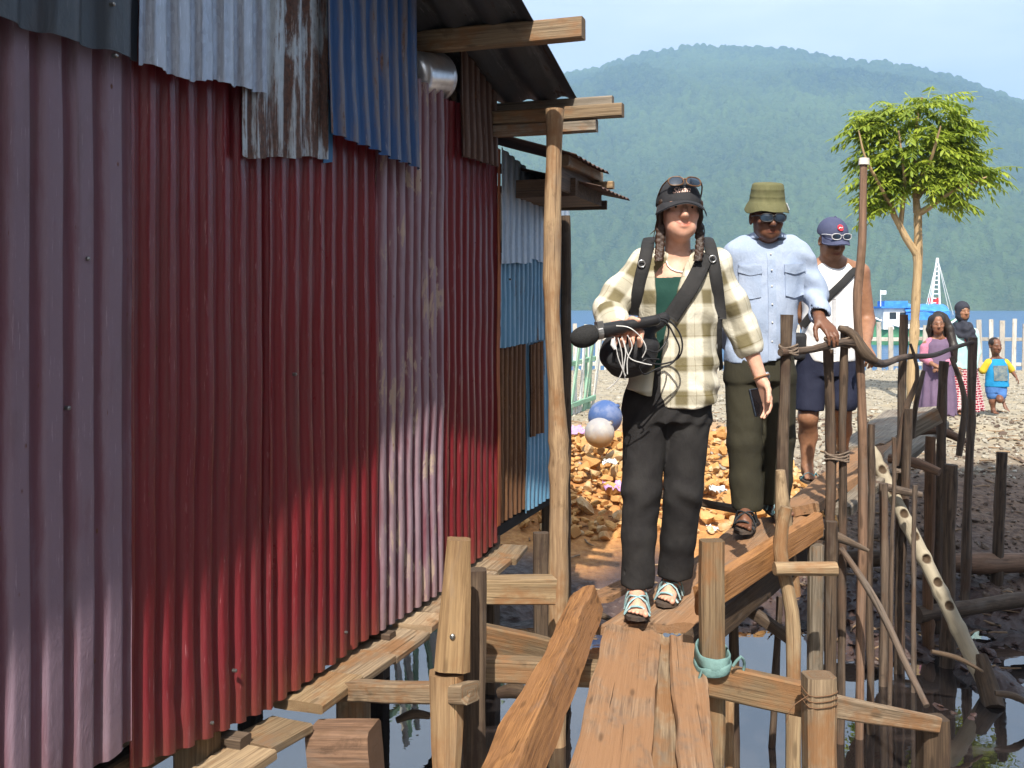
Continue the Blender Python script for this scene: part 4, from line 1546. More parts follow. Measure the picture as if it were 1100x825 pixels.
tr = Mesher()
tube_into(tr, [tp(979, 446), tp(980, 400), tp(983, 340), tp(986, 270), tp(985, 225)], [.078, .066, .06, .056, .045], n=12, wob=.02)
limbs = [
    ([tp(985, 272), tp(972, 255), tp(960, 230), tp(955, 195, .1), tp(950, 150, .2)], [.06, .05, .042, .03, .012]),
    ([tp(967, 246), tp(970, 225), tp(972, 190, -.2), tp(965, 140, -.3)], [.035, .03, .022, .01]),
    ([tp(985, 228), tp(982, 180, .1), tp(985, 130, .1), tp(990, 105)], [.05, .036, .024, .01]),
    ([tp(986, 230), tp(1002, 220, -.1), tp(1025, 205, -.2), tp(1060, 190, -.2)], [.045, .036, .026, .01]),
    ([tp(984, 215), tp(1005, 185, .3), tp(1025, 155, .4), tp(1035, 135, .5)], [.036, .028, .02, .01]),
    ([tp(984, 200), tp(1000, 170, -.4), tp(1010, 135, -.6)], [.03, .02, .01]),
    ([tp(960, 225), tp(945, 200, -.2), tp(930, 170, -.3), tp(922, 140, -.3)], [.03, .022, .016, .008]),
    ([tp(957, 200), tp(940, 175, .3), tp(932, 125, .5)], [.025, .018, .008]),
]
for p, r in limbs: tube_into(tr, p, r, n=8, wob=.02)
tr.build('trunk', M_TRUNK, tree, True)
lobes = [(960, 125, 40, 24), (1000, 112, 34, 20), (935, 135, 24, 22), (945, 165, 26, 26), (980, 160, 40, 34), (1030, 132, 24, 20), (1035, 175, 36, 26), (1062, 182, 24, 16), (965, 200, 30, 20), (1020, 210, 26, 18), (930, 190, 10, 12), (945, 218, 18, 14), (955, 190, 26, 26), (1010, 190, 30, 26), (1010, 150, 34, 26), (990, 185, 30, 20)]
lobes = [(983 + (a - 985) * .88, 162 + (b - 160) * .98, c * .80, d * .84) for a, b, c, d in lobes]
cr = Mesher()
wts = np.array([l[2] * l[3] for l in lobes], float)
wts /= wts.sum()
NF = 640
sgn = TY / F
for f_ in range(NF):
    lo_ = lobes[RNG.choice(len(lobes), p=wts)]
    d = RNG.normal(size=3)
    d /= np.linalg.norm(d)
    rad_ = RNG.random() ** .4 * .88
    c = tp(lo_[0], lo_[1]) + np.array([d[0] * lo_[2] * sgn, d[1] * (lo_[2] + lo_[3]) / 2 * sgn * 1.0, d[2] * lo_[3] * sgn]) * rad_
    # frond heading: outward from the crown axis, drooping
    out = c - tp(985, 190)
    out[2] *= .3
    out = out / (np.linalg.norm(out) + 1e-6) + RNG.normal(size=3) * .55
    out[2] = RNG.uniform(-.55, .75)
    out /= np.linalg.norm(out)
    Lr = RNG.uniform(.26, .42)
    npair = RNG.integers(5, 8)
    side = np.cross(out, [0, 0, 1])
    side /= np.linalg.norm(side) + 1e-6
    tone = np.clip(RNG.normal(.5, .28), 0, 1)
    tips = [c + out * Lr * t_ + np.array([0, 0, -1]) * (.30 * Lr * t_ * t_) for t_ in np.linspace(0, 1, npair + 1)]
    tube_into(cr, tips[::2] + [tips[-1]], [.005] * (len(tips[::2]) + 1), n=3, cap=False, step=.15)
    for i, p in enumerate(tips):
        for sd_ in (-1, 1) if i < npair else (0,):
            dr = out * (.55 if sd_ else 1.0) + side * sd_ * .95 + np.array([0, 0, -RNG.uniform(.35, .95)]) + RNG.normal(size=3) * .13
            dr /= np.linalg.norm(dr)
            ll = RNG.uniform(.085, .135)
            lw = ll * .17
            wv = np.cross(dr, [0, 0, 1]) + RNG.normal(size=3) * .25
            wv /= np.linalg.norm(wv) + 1e-6
            nn_ = np.cross(dr, wv)
            m1, m2 = p + dr * ll * .35, p + dr * ll * .7 + np.array([0, 0, -.006])
            V = [p, m1 + wv * lw + nn_ * .006, m2 + wv * lw * .8, p + dr * ll + np.array([0, 0, -.018]), m2 - wv * lw * .8, m1 - wv * lw + nn_ * .006, m1, m2]
            tn = np.clip(tone + RNG.normal(0, .12), 0, 1)
            cr.add(V, [[0, 6, 1, 0][:4]] if False else [[6, 7, 2, 1], [6, 5, 4, 7]], [[0, 6, 1], [0, 5, 6], [7, 3, 2], [7, 4, 3]], [[tn, 0, 0]] * 8)
cr.build('crown', M_LEAF, tree, False)
# ================================================================== walkway of loose planks and beams
G_PL = 'planks of the walkway'


def vec(px, py, Y): return at(px, py, Y)


def flatpt(px, py, z):
    """the point of the level z seen at that pixel"""
    Y = F * (EYE - z) / (py - HZ)
    return Vector(((px - CX) * Y / F, Y, z))


def quad_board(name, n0, n1, f0, f1, thick, mat, label, cat='plank', group=None, seed=1.0, ragged=.03, cup=.004, seg=40, across=14, mud_rise=0.0, tilt=0.0, bow=0.0):
    """plank whose top face runs from edge n0-n1 (near) to f0-f1 (far); uneven edges, real thickness"""
    n0, n1, f0, f1 = [np.array(p, float) for p in (n0, n1, f0, f1)]
    c = (n0 + n1 + f0 + f1) / 4
    L = np.linalg.norm((f0 + f1 - n0 - n1) / 2)
    W = np.linalg.norm(n1 - n0)
    t = np.linspace(0, 1, seg)[:, None]
    q = np.linspace(0, 1, across)[None, :]
    a = n0 + (f0 - n0) * t[..., None]
    b = n1 + (f1 - n1) * t[..., None]
    P = a + (b - a) * q[..., None]
    sd = (n1 - n0) / W
    ax = ((f0 + f1) - (n0 + n1)) / 2 / L
    up = np.cross(sd, ax)
    if up[2] < 0: up = -up
    ew = fbm(t * L * 5 + seed, np.sign(q - .5) * 9, 0, 4) * .012
    P = P + (ew * np.abs(q * 2 - 1) ** 3 * np.sign(q - .5))[..., None] * sd
    er = fbm(q * W * 45 + seed, t * 0, 4, 3) * ragged
    P = P + (er * (t ** 12) - er * .8 * ((1 - t) ** 12))[..., None] * ax
    hgt = fbm(t * L * 3 + seed, q * W * 22, 2, 4) * .005 + cup * (q * 2 - 1) ** 2 + bow * np.sin(PI * t)
    hgt = hgt - .010 * np.maximum(0, np.abs(q * 2 - 1) - .86) / .14
    # shallow splits along the grain
    for k in range(3):
        qq = RNG.uniform(.15, .85)
        hgt = hgt - .006 * np.exp(-((q - qq - .02 * np.sin(t * 5 + k)) / .02) ** 2) * sstep(.3, .7, fbm(t * 3 + k * 7 + seed, 0, 0, 2) * .5 + .5)
    top = P + hgt[..., None] * up
    bot = P - thick * up + (fbm(t * 6 + seed, q * 3, 9, 3) * .006)[..., None] * up
    uv = np.stack([t * L + q * 0 + seed, q * W + t * 0 + seed, 0 * t * q], -1)
    uvb = uv + np.array([0, 0, thick])
    mb = Mesher()
    g = grid_quads(seg, across)
    mb.add((top - c).reshape(-1, 3), g[:, ::-1], None, uv)
    mb.add((bot - c).reshape(-1, 3), g, None, uvb)
    N = seg * across
    ids = np.arange(N).reshape(seg, across)
    nV = 2 * N
    for line in (ids[:, 0], ids[::-1, -1], ids[-1, :], ids[0, ::-1]):
        l_ = np.array(line)
        V = np.vstack([(top - c).reshape(-1, 3)[l_], (bot - c).reshape(-1, 3)[l_]])
        U = np.vstack([uv.reshape(-1, 3)[l_], uvb.reshape(-1, 3)[l_]])
        k = len(l_)
        mb.add(V, [[i, i + 1, i + 1 + k, i + k] for i in range(k - 1)][::1], None, U)
    o = mb.build(name, mat, None, True)
    flat_edges(o, 40)
    o.location = c
    import bmesh as _bm
    bmx = _bm.new()
    bmx.from_mesh(o.data)
    _bm.ops.remove_doubles(bmx, verts=bmx.verts, dist=1e-5)
    _bm.ops.recalc_face_normals(bmx, faces=bmx.faces)
    bmx.to_mesh(o.data)
    bmx.free()
    flat_edges(o, 40)
    return tag(o, label, cat, group)


# three planks in front
NZ = 0.0
quad_board('plank', (.02, 1.9, NZ), (.245, 1.9, NZ), flatpt(651, 668, NZ), flatpt(708, 680, NZ), .04, W_MUDDY, 'wide muddy plank in the middle of the walkway front', group=G_PL, seed=2.2, cup=.004)
quad_board('plank', (.26, 2.0, -.025), (.325, 2.0, -.025), flatpt(704, 680, -.03), flatpt(727, 684, -.03), .035, W_OLD, 'narrow split plank wedged between two wider planks', group=G_PL, seed=7.7, across=8, ragged=.06)
quad_board('plank', (.345, 1.95, .0), (.43, 1.95, .005), flatpt(717, 681, .012), flatpt(752, 684, .02), .04, W_MUDDY, 'brown plank along the right edge of the walkway front', group=G_PL, seed=4.9)
# the squared beam on the left
a, b = at(505, 935, 1.95), at(633, 650, 4.0)
board('hewn_beam', a, b, .10, .11, Vector((1, .1, .38)), W_ORANGE, label='thick rough-hewn orange beam along the left side of the walkway', cat='beam', wob=.012, bevel=.006, seed=5.0, ragged=.02)
# ramp boards under the people
quad_board('plank', flatpt(640, 672, .0), flatpt(752, 668, .02), at(790, 561, 5.2), at(872, 548, 5.2), .045, W_MUDDY, 'broad trodden board rising under the woman and the man in blue', group=G_PL, seed=9.1, cup=-.004, ragged=.02, bow=-.01)
quad_board('plank', flatpt(612, 648, -.06), flatpt(655, 640, -.05), at(668, 622, 4.9), at(690, 622, 4.9), .04, W_MUDDY, 'short dirty board beside the woman\'s sandal', group=G_PL, seed=3.1, ragged=.04)
quad_board('plank', at(832, 548, 5.15), at(880, 540, 5.1), at(925, 474, 7.2), at(975, 470, 7.15), .05, W_MUDDY, 'grey-brown gangway board behind the man in blue', group=G_PL, seed=6.6)
quad_board('plank', at(885, 545, 5.3), at(915, 545, 5.3), at(985, 452, 7.6), at(1020, 452, 7.6), .05, W_GREY, 'warped grey gangway board under the stick railing', group=G_PL, seed=8.8)
quad_board('plank', at(893, 482, 6.9), at(950, 476, 6.9), at(950, 441, 9.0), at(1010, 436, 9.0), .06, W_GREY, 'old board at the far top of the gangway', group=G_PL, seed=12.8)
# edge beam rising to the right
board('edge_beam', at(752, 645, 3.64), at(876, 564, 4.45), .108, .045, Vector((0, 0, 1)), W_ORANGE, label='orange board on edge rising to the right beside the woman', cat='beam', wob=.006, seed=2.9, ragged=.015)
board('edge_beam', at(742, 700, 3.62), at(868, 590, 4.55), .11, .04, Vector((0, 0, 1)), W_DARK, label='dark board under the rising orange board', cat='beam', wob=.006, seed=4.1)

# ------------------------------------------------------------------ posts and beams carrying it
GP = 'posts standing in the water'


def post(name, px, py, Y, w_, mat, label, base=None, cat='post', group=None, lean=(0, 0), thick=None, **kw):
    top = at(px, py, Y)
    bx = top + Vector((lean[0], lean[1], 0))
    bx.z = base if base is not None else -1.3
    return board(name, bx, top, w_, thick or w_ * .85, Vector((1, .08, 0)), mat, label=label, cat=cat, group=group, bevel=.012, wob=.006, **kw)


def pole(px, py, Y, r, mat, label, base_px=None, base_py=None, base_Y=None, mid=(), base_z=None, group=None, name='pole', cat='pole', n=10, wob=.012, taper=1.15, knots=2, seed=None):
    top = at(px, py, Y)
    pts = [top] + [at(*m) for m in mid]
    bY = base_Y or Y
    b = at(base_px if base_px is not None else px, base_py or 740, bY)
    if base_z is not None: b.z = base_z
    else: b.z = min(b.z, float(ground_z(b.x, b.y)) - .05)
    pts.append(b)
    r *= .78
    return tube(name, pts[::-1], list(np.linspace(r * taper, r, len(pts))), mat, None, label, cat, group, n=n, wob=wob, knots=knots, seed=seed)


# left pair by the house
lp = empty('support_post', tuple(at(478, 825, 3.2)), 'pale two-piece post with a block joint at the left of the walkway', 'post', GP)
lp.location.z = -1.2
board('upper_piece', at(483, 718, 3.2), at(491, 578, 3.2), .104, .085, Vector((1, .05, 0)), W_POLE, lp, bevel=.018, wob=.012, seed=3.9, taper=.72)
board('lower_piece', Vector((at(479, 825, 3.2).x, 3.215, -1.25)), at(480, 722, 3.215), .10, .09, Vector((1, .05, 0)), W_POLE, lp, bevel=.02, wob=.008, seed=8.2)
mb = Mesher()
lathe_into(mb, Vector(at(486, 684, 3.155)) - lp.location, [(0, -.004), (.007, -.003), (.009, .0), (.009, .012)], 10, R=np.array(Matrix.Rotation(-PI / 2, 3, 'X')))
mb.build('nail_head', M_NAIL, lp, True)
post('support_post', 510, 612, 3.42, .075, W_DARK, 'dark wet post right behind the pale two-piece post', group=GP)  # dark wood stands in for the shadow this post is in
board('cross_beam', at(350, 741, 3.78), at(508, 744, 3.14), .062, .075, Vector((0, 0, 1)), W_OLD, label='grey cross beam reaching out from under the house through the pale post', cat='beam', wob=.006, ragged=.02, seed=1.4)
board('cross_beam', at(498, 682, 3.75), at(592, 702, 3.95), .11, .09, Vector((0, 0, 1)), W_OLD, label='brown cross beam meeting the foot of the orange beam', cat='beam', wob=.006, seed=6.1)
board('cross_beam', at(500, 632, 4.5), at(594, 633, 4.6), .115, .10, Vector((0, 0, 1)), W_PALE, label='pale squared block beam beside the tall corner post', cat='beam', wob=.006, seed=2.4)
post('support_post', 581, 572, 5.15, .075, W_DARK, 'dark post under the far end of the house ledge', group=GP)
board('cut_log', at(338, 812, 3.4), at(404, 812, 3.36), .20, .14, Vector((0, 0, 1)), W_BROWN, label='short cut log with cracked bark lying under the house', cat='log', wob=.008, bevel=.015, seed=7.3)

# right posts
p1 = post('support_post', 764, 580, 3.42, .076, W_OLD, 'square brown post with a teal cloth strip tied round it', group=GP, seed=5.5)
post('support_post', 784, 735, 3.62, .034, W_POLE, 'thin peeled stake just right of the cloth-tied post', group=GP)
pole(845, 545, 4.05, .033, W_PALE, 'pale forked stake below the orange board end', 853, 850, 4.0, [(838, 590, 4.05), (851, 660, 4.02), (852, 740, 4.0)], group=GP, wob=.006, name='support_post', cat='post', base_z=-1.3)
board('cross_beam', at(832, 612, 3.98), at(898, 611, 4.0), .052, .05, Vector((0, 0, 1)), W_PALE, label='short whitish branch stub across the pale forked stake', cat='beam', bevel=.02, wob=.006)
post('support_post', 876, 585, 4.35, .062, W_GREY, 'smooth grey square post behind the stub branch', group=GP)
post('support_post', 893, 560, 4.45, .05, W_DARK, 'dark post hidden behind the smooth grey post', group=GP)
post('support_post', 880, 725, 3.2, .095, W_OLD, 'thick low stump with wire wound round its top', group=GP, seed=3.3)
board('cross_beam', at(752, 727, 3.34), at(866, 752, 3.36), .105, .05, Vector((0, 0, 1)), W_OLD, label='brown cross beam running from the cloth-tied post to the stump', cat='beam', seed=8.3)
board('cross_beam', at(890, 757, 3.33), at(1006, 778, 3.6), .075, .05, Vector((0, 0, 1)), W_OLD, label='weathered beam reaching right from the stump over the mud', cat='beam', seed=2.3, taper=.7)
post('support_post', 1000, 770, 3.65, .10, W_DARK, 'black rotten stump under the end of the weathered beam', group=GP)
pole(838, 640, 4.9, .02, W_DARK, 'thin black stake standing in the water under the ramp', 826, 825, 4.9, group=GP, name='support_post', cat='post', base_z=-1.25)
pole(790, 640, 4.7, .03, W_DARK, 'thick black stake in the water below the broad board', 787, 760, 4.7, group=GP, name='support_post', cat='post', base_z=-1.25)
board('cross_beam', at(795, 648, 4.85), at(855, 690, 4.6), .05, .04, Vector((0, 0, 1)), W_DARK, label='dark slanting brace under the ramp', cat='beam')
for k, (px, Y) in enumerate(((640, 3.0), (700, 3.0))):
    pass
board('cross_beam', Vector((-.12, 3.7, -.10)), Vector((.72, 3.55, -.085)), .08, .07, Vector((0, 0, 1)), W_OLD, label='bearer beam under the front planks', cat='beam')
board('cross_beam', Vector((-.25, 2.4, -.10)), Vector((.6, 2.3, -.085)), .08, .07, Vector((0, 0, 1)), W_OLD, label='bearer beam at the near end of the front planks, mostly below the picture', cat='beam')
# cloth strip and wire
M_TEAL = simple('teal_cloth', (.15, .26, .25), (.10, .18, .175), 30, .85, .5, 90)
M_WIRE = simple('rusty_wire', (.20, .11, .06), rough=.7, metallic=.4)
rag = Mesher()
c0 = at(765, 706, 3.385)
n = 30
for band, (dz, wd, ph) in enumerate(((.008, .046, 0.0), (-.022, .030, 1.7))):
    ring, nm = [], []
    for q in range(n + 1):
        a_ = q * 2 * PI / n + ph
        ca, sa = math.cos(a_), math.sin(a_)
        ring.append(c0 + Vector(((.050 + .004 * band) * math.copysign(abs(ca) ** .6, ca), (.084 + .003 * band) * math.copysign(abs(sa) ** .6, sa), dz + .010 * math.sin(a_ * 1.0 + ph) + .003 * math.sin(a_ * 5))))
        nm.append((ca, sa * .8, .15 * math.sin(a_ * 3)))
    strap_into(rag, ring, wd, .008, nm)
tube_into(rag, [c0 + Vector((.05, -.085, .0)), c0 + Vector((.075, -.085, .03)), c0 + Vector((.095, -.05, -.01)), c0 + Vector((.08, -.05, -.05)), c0 + Vector((.06, -.05, -.03))], .005, n=5, wob=.002)
tube_into(rag, [c0 + Vector((-.05, -.09, -.01)), c0 + Vector((-.075, -.095, -.10)), c0 + Vector((-.062, -.095, -.22)), c0 + Vector((-.052, -.095, -.34))], [.011, .008, .006, .004], n=6, wob=.006, squash=.4)
rag.build('cloth_strip', M_TEAL, None, True)
tag(bpy.data.objects['cloth_strip'], 'frayed teal cloth strip knotted round the square brown post', 'cloth')
wr = Mesher()
c1 = at(880, 741, 3.2)
for k in range(3):
    ring = [c1 + Vector((.052 * math.copysign(abs(math.cos(q * PI / 8)) ** .5, math.cos(q * PI / 8)), .046 * math.copysign(abs(math.sin(q * PI / 8)) ** .5, math.sin(q * PI / 8)), -.018 * k + .006 * math.sin(q))) for q in range(17)]
    tube_into(wr, ring, .0018, n=5)
tube_into(wr, [c1 + Vector((-.05, -.05, 0)), c1 + Vector((-.10, -.06, -.03)), c1 + Vector((-.12, -.06, -.08))], .0016, n=5)
tag(wr.build('wire', M_WIRE, None, True), 'rusty wire wound round the low stump', 'wire')

# ------------------------------------------------------------------ stick railing along the gangway
GS = 'poles of the stick railing'
post('pole', 845, 338, 4.62, .052, W_DARK, 'short square dark rail pole in front of the man in blue', base=-.05, cat='pole', group=GS, thick=.03, lean=(-.03, 0))
tube('pole', [at(852, 640, 4.4), at(843, 570, 4.4), at(838, 505, 4.4)], [.035, .036, .022], W_PALE, None, 'pale forked branch lashed to the foot of the square dark pole', 'pole', GS, wob=.006)
pole(891, 376, 4.95, .030, W_BARK, 'bark-covered pole tied beside a thinner one, left of the tall pole', 893, 640, 4.95, group=GS)
pole(906, 350, 4.95, .024, W_BARK, 'slim pole tied to the bark-covered pole', 903, 700, 4.95, group=GS)
pole(928, 172, 5.0, .0245, W_BROWN, 'tallest brown pole with a white cut top', 922, 745, 5.0, [(926, 260, 5.0), (921, 330, 5.0), (926, 430, 5.0), (926, 560, 5.0)], group=GS, wob=.006, seed=4.4)
tube('pole_tip', [at(928, 176, 5.0), at(928, 170.5, 5.0)], .0255, simple('fresh_cut_wood', (.75, .70, .62)), bpy.data.objects[[o.name for o in COL.objects if o.get('label', '').startswith('tallest brown')][0]] if False else None, 'white cut end on top of the tallest pole', 'pole end', wob=0) if False else None
pole(936, 455, 5.05, .022, W_BARK, 'short dark pole against the tallest brown pole', 934, 720, 5.05, group=GS)
pole(972, 338, 6.0, .030, W_BARK, 'upright bark pole left of the purple-dress girl', 966, 660, 6.0, [(968, 470, 6.0)], group=GS)
pole(975, 440, 5.9, .030, W_BARK, 'knotted stub pole lashed to the upright bark pole', 963, 690, 5.9, group=GS, knots=4)
tube('pole', [at(962, 500, 5.95), at(972, 440, 5.95), at(985, 405, 5.95), at(978, 370, 6.0)], [.022, .018, .014, .008], W_BARK, None, 'thin forked twig beside the upright bark pole', 'pole', GS, wob=.01)
tube('pole', [at(980, 470, 6.1), at(985, 430, 6.1), at(992, 398, 6.15)], [.02, .016, .012], W_BARK, None, 'short leaning twig stub right of the upright bark pole', 'pole', GS, wob=.008)
pole(1014, 388, 6.5, .038, W_BARK, 'leaning dark pole in front of the purple dress', 1004, 560, 6.5, group=GS, taper=1.2)
pole(1045, 362, 6.9, .036, W_BARK, 'straight dark pole at the right end of the railing', 1036, 585, 6.9, group=GS, wob=.008)
pole(1021, 500, 6.0, .048, W_BARK, 'thick sawn-off post standing in the mud by the bamboo', 1018, 705, 6.0, group=GS, taper=1.05)
pole(1000, 470, 6.3, .042, W_BROWN, 'reddish post under the far gangway board', 997, 610, 6.3, group=GS, taper=1.05)
pole(1076, 486, 7.2, .045, W_BARK, 'lone short post at the far right', 1070, 620, 7.2, group=GS, taper=1.1, wob=.008)
pole(984, 520, 5.6, .016, W_BARK, 'thin straight stake between thicker poles', 980, 690, 5.6, group=GS)
pole(950, 520, 5.7, .030, W_BARK, 'dark pole behind the upper end of the bamboo', 948, 660, 5.7, group=GS)
pole(960, 470, 5.4, .014, W_BARK, 'wispy stake left of the bamboo', 956, 670, 5.4, group=GS)
tube('pole', [at(1030, 490, 6.6), at(1036, 430, 6.6), at(1022, 385, 6.6)], [.02, .018, .012], W_BARK, None, 'crooked stick leaning behind the right end of the railing', 'pole', GS, wob=.012)
# white tip of the tall pole
tall = [o for o in COL.objects if o.get('label', '').startswith('tallest brown')][0]
tube('cut_tip', [at(928, 177, 5.0), at(928.4, 170, 5.0)], [.0265, .025], simple('fresh_cut_wood', (.72, .66, .58)), tall, 'white cut end', wob=0, n=10)
# rails
M_ROPE = simple('grey_rope', (.22, .17, .13), (.12, .09, .07), 60, .9, .6, 120)
tube('rail_branch', [at(838, 378, 4.58), at(870, 375, 4.7), at(905, 368, 4.9), at(922, 372, 4.95), at(934, 386, 5.2), at(948, 391, 5.4), at(968, 384, 5.85), at(1002, 382, 6.3), at(1030, 372, 6.75), at(1048, 366, 6.9)], [.017, .016, .019, .025, .024, .019, .016, .016, .014, .011], W_BARK, None, 'crooked dark branch serving as the hand rail of the gangway', 'rail', wob=.008, n=10, seed=2.6)
tube('rail_branch', [at(900, 352, 4.93), at(914, 358, 4.93), at(927, 378, 4.93), at(940, 388, 4.95)], [.016, .026, .036, .02], W_DARK, None, 'gnarled root-like knot lashed to the tall pole', 'rail', wob=.012, n=10)
for c_, r_, lab in (((899, 368, 4.95), .062, 'rope lashing the two close poles to the rail'), ((847, 376, 4.62), .042, 'rope knot on the square dark pole'), ((968, 505, 5.95), .05, 'rope turns round the knotted stub pole'), ((899, 490, 4.95), .058, 'lower rope lashing round the two close poles')):
    mb = Mesher()
    cc = at(*c_)
    for k in range(4):
        tube_into(mb, [cc + Vector((r_ * math.cos(q * PI / 6), .75 * r_ * math.sin(q * PI / 6), .011 * k - .016 + .008 * math.sin(q + k))) for q in range(13)], .005, n=5, wob=.002)
    o = mb.build('rope_lashing', M_ROPE, None, True)
    tag(o, lab, 'rope', 'rope lashings on the railing')
GB = 'cross sticks under the gangway'
tube('cross_stick', [at(955, 492, 6.3), at(985, 498, 6.2), at(1010, 508, 6.1)], [.03, .034, .026], W_BROWN, None, 'thick round stick crossing under the gangway boards', 'stick', GB, wob=.008)
tube('cross_stick', [at(938, 520, 5.8), at(965, 527, 5.8), at(990, 532, 5.8)], [.02, .022, .018], W_BARK, None, 'thin low stick crossing behind the bamboo', 'stick', GB, wob=.008)
tube('cross_stick', [at(968, 466, 6.6), at(1005, 462, 6.7), at(1036, 474, 6.8)], [.03, .03, .022], W_BROWN, None, 'stick lying just below the far gangway board', 'stick', GB, wob=.008)
board('cross_beam', at(972, 466, 6.3), at(1008, 446, 6.35), .10, .04, Vector((0, 0, 1)), W_GREY, label='short grey board on edge across the gangway in front of the girl', cat='beam', seed=7.2)
tube('cross_stick', [at(868, 574, 4.5), at(895, 576, 4.5), at(915, 584, 4.5), at(932, 592, 4.5)], [.024, .024, .016, .008], W_DARK, None, 'dark broken branch sticking out past the orange board end', 'stick', GB, wob=.01)
tube('cross_stick', [at(903, 588, 4.9), at(930, 630, 4.8), at(962, 690, 4.6), at(996, 758, 4.35)], [.014, .018, .018, .014], W_BARK, None, 'long thin stick slanting down to the mud', 'stick', GB, wob=.01)
board('cross_beam', at(690, 528, 6.2), at(790, 549, 5.9), .045, .04, Vector((0, 0, 1)), W_DARK, label='dark branch lying behind the woman\'s knees towards the sandals of the man in blue', cat='beam', bevel=.015, wob=.01)

# notched bamboo
M_BAM = wood('dry_bamboo', (.31, .265, .185), (.255, .215, .145), None, 0, grain=.35, bump=.2)
bA, bB = at(1062, 742, 5.55), at(936, 484, 6.0)
bB2 = bB
dv = (bB - bA)
Lb = dv.length
dn_ = dv / Lb
bam = SDF((min(bA.x, bB.x) - .1, min(bA.y, bB.y) - .1, min(bA.z, bB.z) - .15), (max(bA.x, bB.x) + .1, max(bA.y, bB.y) + .1, max(bA.z, bB.z) + .1), .007)
bam.cap(bA - dn_ * .05, bB, .044, .036, 0)
for k in range(7):
    c = bA + dn_ * (Lb * (.10 + .145 * k))
    bam.cap(c - dn_ * .004, c + dn_ * .004, .0465 - .0011 * k, .0465 - .0011 * k, .012)
view = Vector((0, -1, .25)).normalized()
side = dn_.cross(view).normalized()
front = side.cross(dn_).normalized()
if front.y > 0: front = -front
NOTCH = []
for k in range(7):
    c = bA + dn_ * (Lb * (.335 + .096 * k)) + front * .050
    bam.ell(c - front * .006, (.023, .027, .023), None, .002, 'd')
    NOTCH.append(np.array(c))
def bam_uv(V):
    rel = V - np.array(bA)
    u_ = rel @ np.array(dn_)
    return np.stack([u_, rel @ np.array(side), rel @ np.array(front)], -1)
def bam_col(V):
    d = np.min([np.linalg.norm((V - c + np.array(front) * .010), axis=1) for c in NOTCH], axis=0)
    k = 1 - sstep(.024, .030, d)
    return np.stack([k, k, k], -1)
_bt = NT(M_BAM) if False else M_BAM.node_tree
_pr = [n for n in _bt.nodes if n.type == 'BSDF_PRINCIPLED'][0]
_src = _pr.inputs['Base Color'].links[0].from_socket
_mx = _bt.nodes.new('ShaderNodeMix')
_mx.data_type = 'RGBA'
_at = _bt.nodes.new('ShaderNodeAttribute')
_at.attribute_name = 'Col'
_mx.inputs[7].default_value = (.07, .045, .026, 1)  # brown cavity, also darkened in place of missing shade inside the notches
_bt.links.new(_at.outputs['Fac'], _mx.inputs[0])
_bt.links.new(_src, _mx.inputs[6])
_bt.links.new(_mx.outputs[2], _pr.inputs['Base Color'])
o = bam.build('bamboo_pole', M_BAM, None, vec=bam_uv, col=bam_col)
tag(o, 'pale bamboo pole with a row of round notches leaning into the mud', 'bamboo')
tube('muddy_stump', [at(1052, 705, 5.6), at(1062, 735, 5.52), at(1070, 765, 5.4)], [.05, .062, .06], W_DARK, o, 'mud-caked lower end', wob=.012)

# logs in the mud
tube('log', [at(1005, 604, 7.2), at(1060, 606, 7.2), at(1130, 604, 7.3)], [.07, .075, .075], W_BROWN, None, 'brown log lying level at the edge of the mud', 'log', 'logs lying in the mud', wob=.01)
tube('log', [at(985, 660, 6.3), at(1030, 653, 6.4), at(1110, 642, 6.6)], [.05, .055, .05], W_DARK, None, 'dark soaked log half sunk in the mud', 'log', 'logs lying in the mud', wob=.015)
tube('log', [at(945, 600, 7.0), at(920, 602, 7.0), at(880, 600, 7.0)], [.05, .055, .05], W_DARK, None, 'dark log behind the pole feet', 'log', 'logs lying in the mud', wob=.015)
GT = 'sticks in the puddles'
for a_, b_, r_, lab in (((1000, 700, 5.3), (1055, 722, 5.3), .014, 'thin stick flat in the mud by the bamboo foot'), ((1068, 745, 5.2), (1110, 760, 5.2), .02, 'black stick in the puddle at the right edge'), ((735, 655, 6.3), (775, 668, 6.1), .016, 'stick half under water behind the ramp'), ((535, 745, 4.9), (575, 750, 4.8), .035, 'dark driftwood chunk floating in the pool'), ((425, 775, 4.6), (462, 770, 4.6), .02, 'black stub of wood poking out of the pool beside the pale post'), ((630, 660, 5.6), (662, 668, 5.6), .02, 'twig lying beside the sandals over the mud')):
    tube('driftwood', [at(*a_), (at(*a_) + at(*b_)) / 2 + Vector((0, 0, .02)), at(*b_)], [r_ * .7, r_, r_ * .6], W_DARK, None, lab, 'driftwood', GT, wob=.012)

# ------------------------------------------------------------------ buoys and litter on the rubble
def buoy(name, c, r, mat, label):
    e = empty(name, tuple(c), label, 'buoy', 'float buoys on the rubble')
    mb = Mesher()
    pr = [(0, -r)] + [(r * math.sin(a), -r * math.cos(a)) for a in np.linspace(.12, PI - .14, 22)]
    pr += [(r * .13, r * 1.02), (r * .13, r * 1.10), (r * .07, r * 1.12), (0, r * 1.12)]
    Rt = np.array(Euler((.5, .7, .3)).to_matrix())
    lathe_into(mb, (0, 0, 0), pr, 32, R=Rt)
    mb.build('shell', mat, e, True)
    mb = Mesher()
    tube_into(mb, [Matrix(Rt.tolist()) @ Vector((r * .12 * math.cos(a), 0, r * 1.1 + r * .10 * math.sin(a))) for a in np.linspace(0, 2 * PI, 11)], r * .03, n=5)
    mb.build('rope_eye', M_ROPE, e, True)
    return e


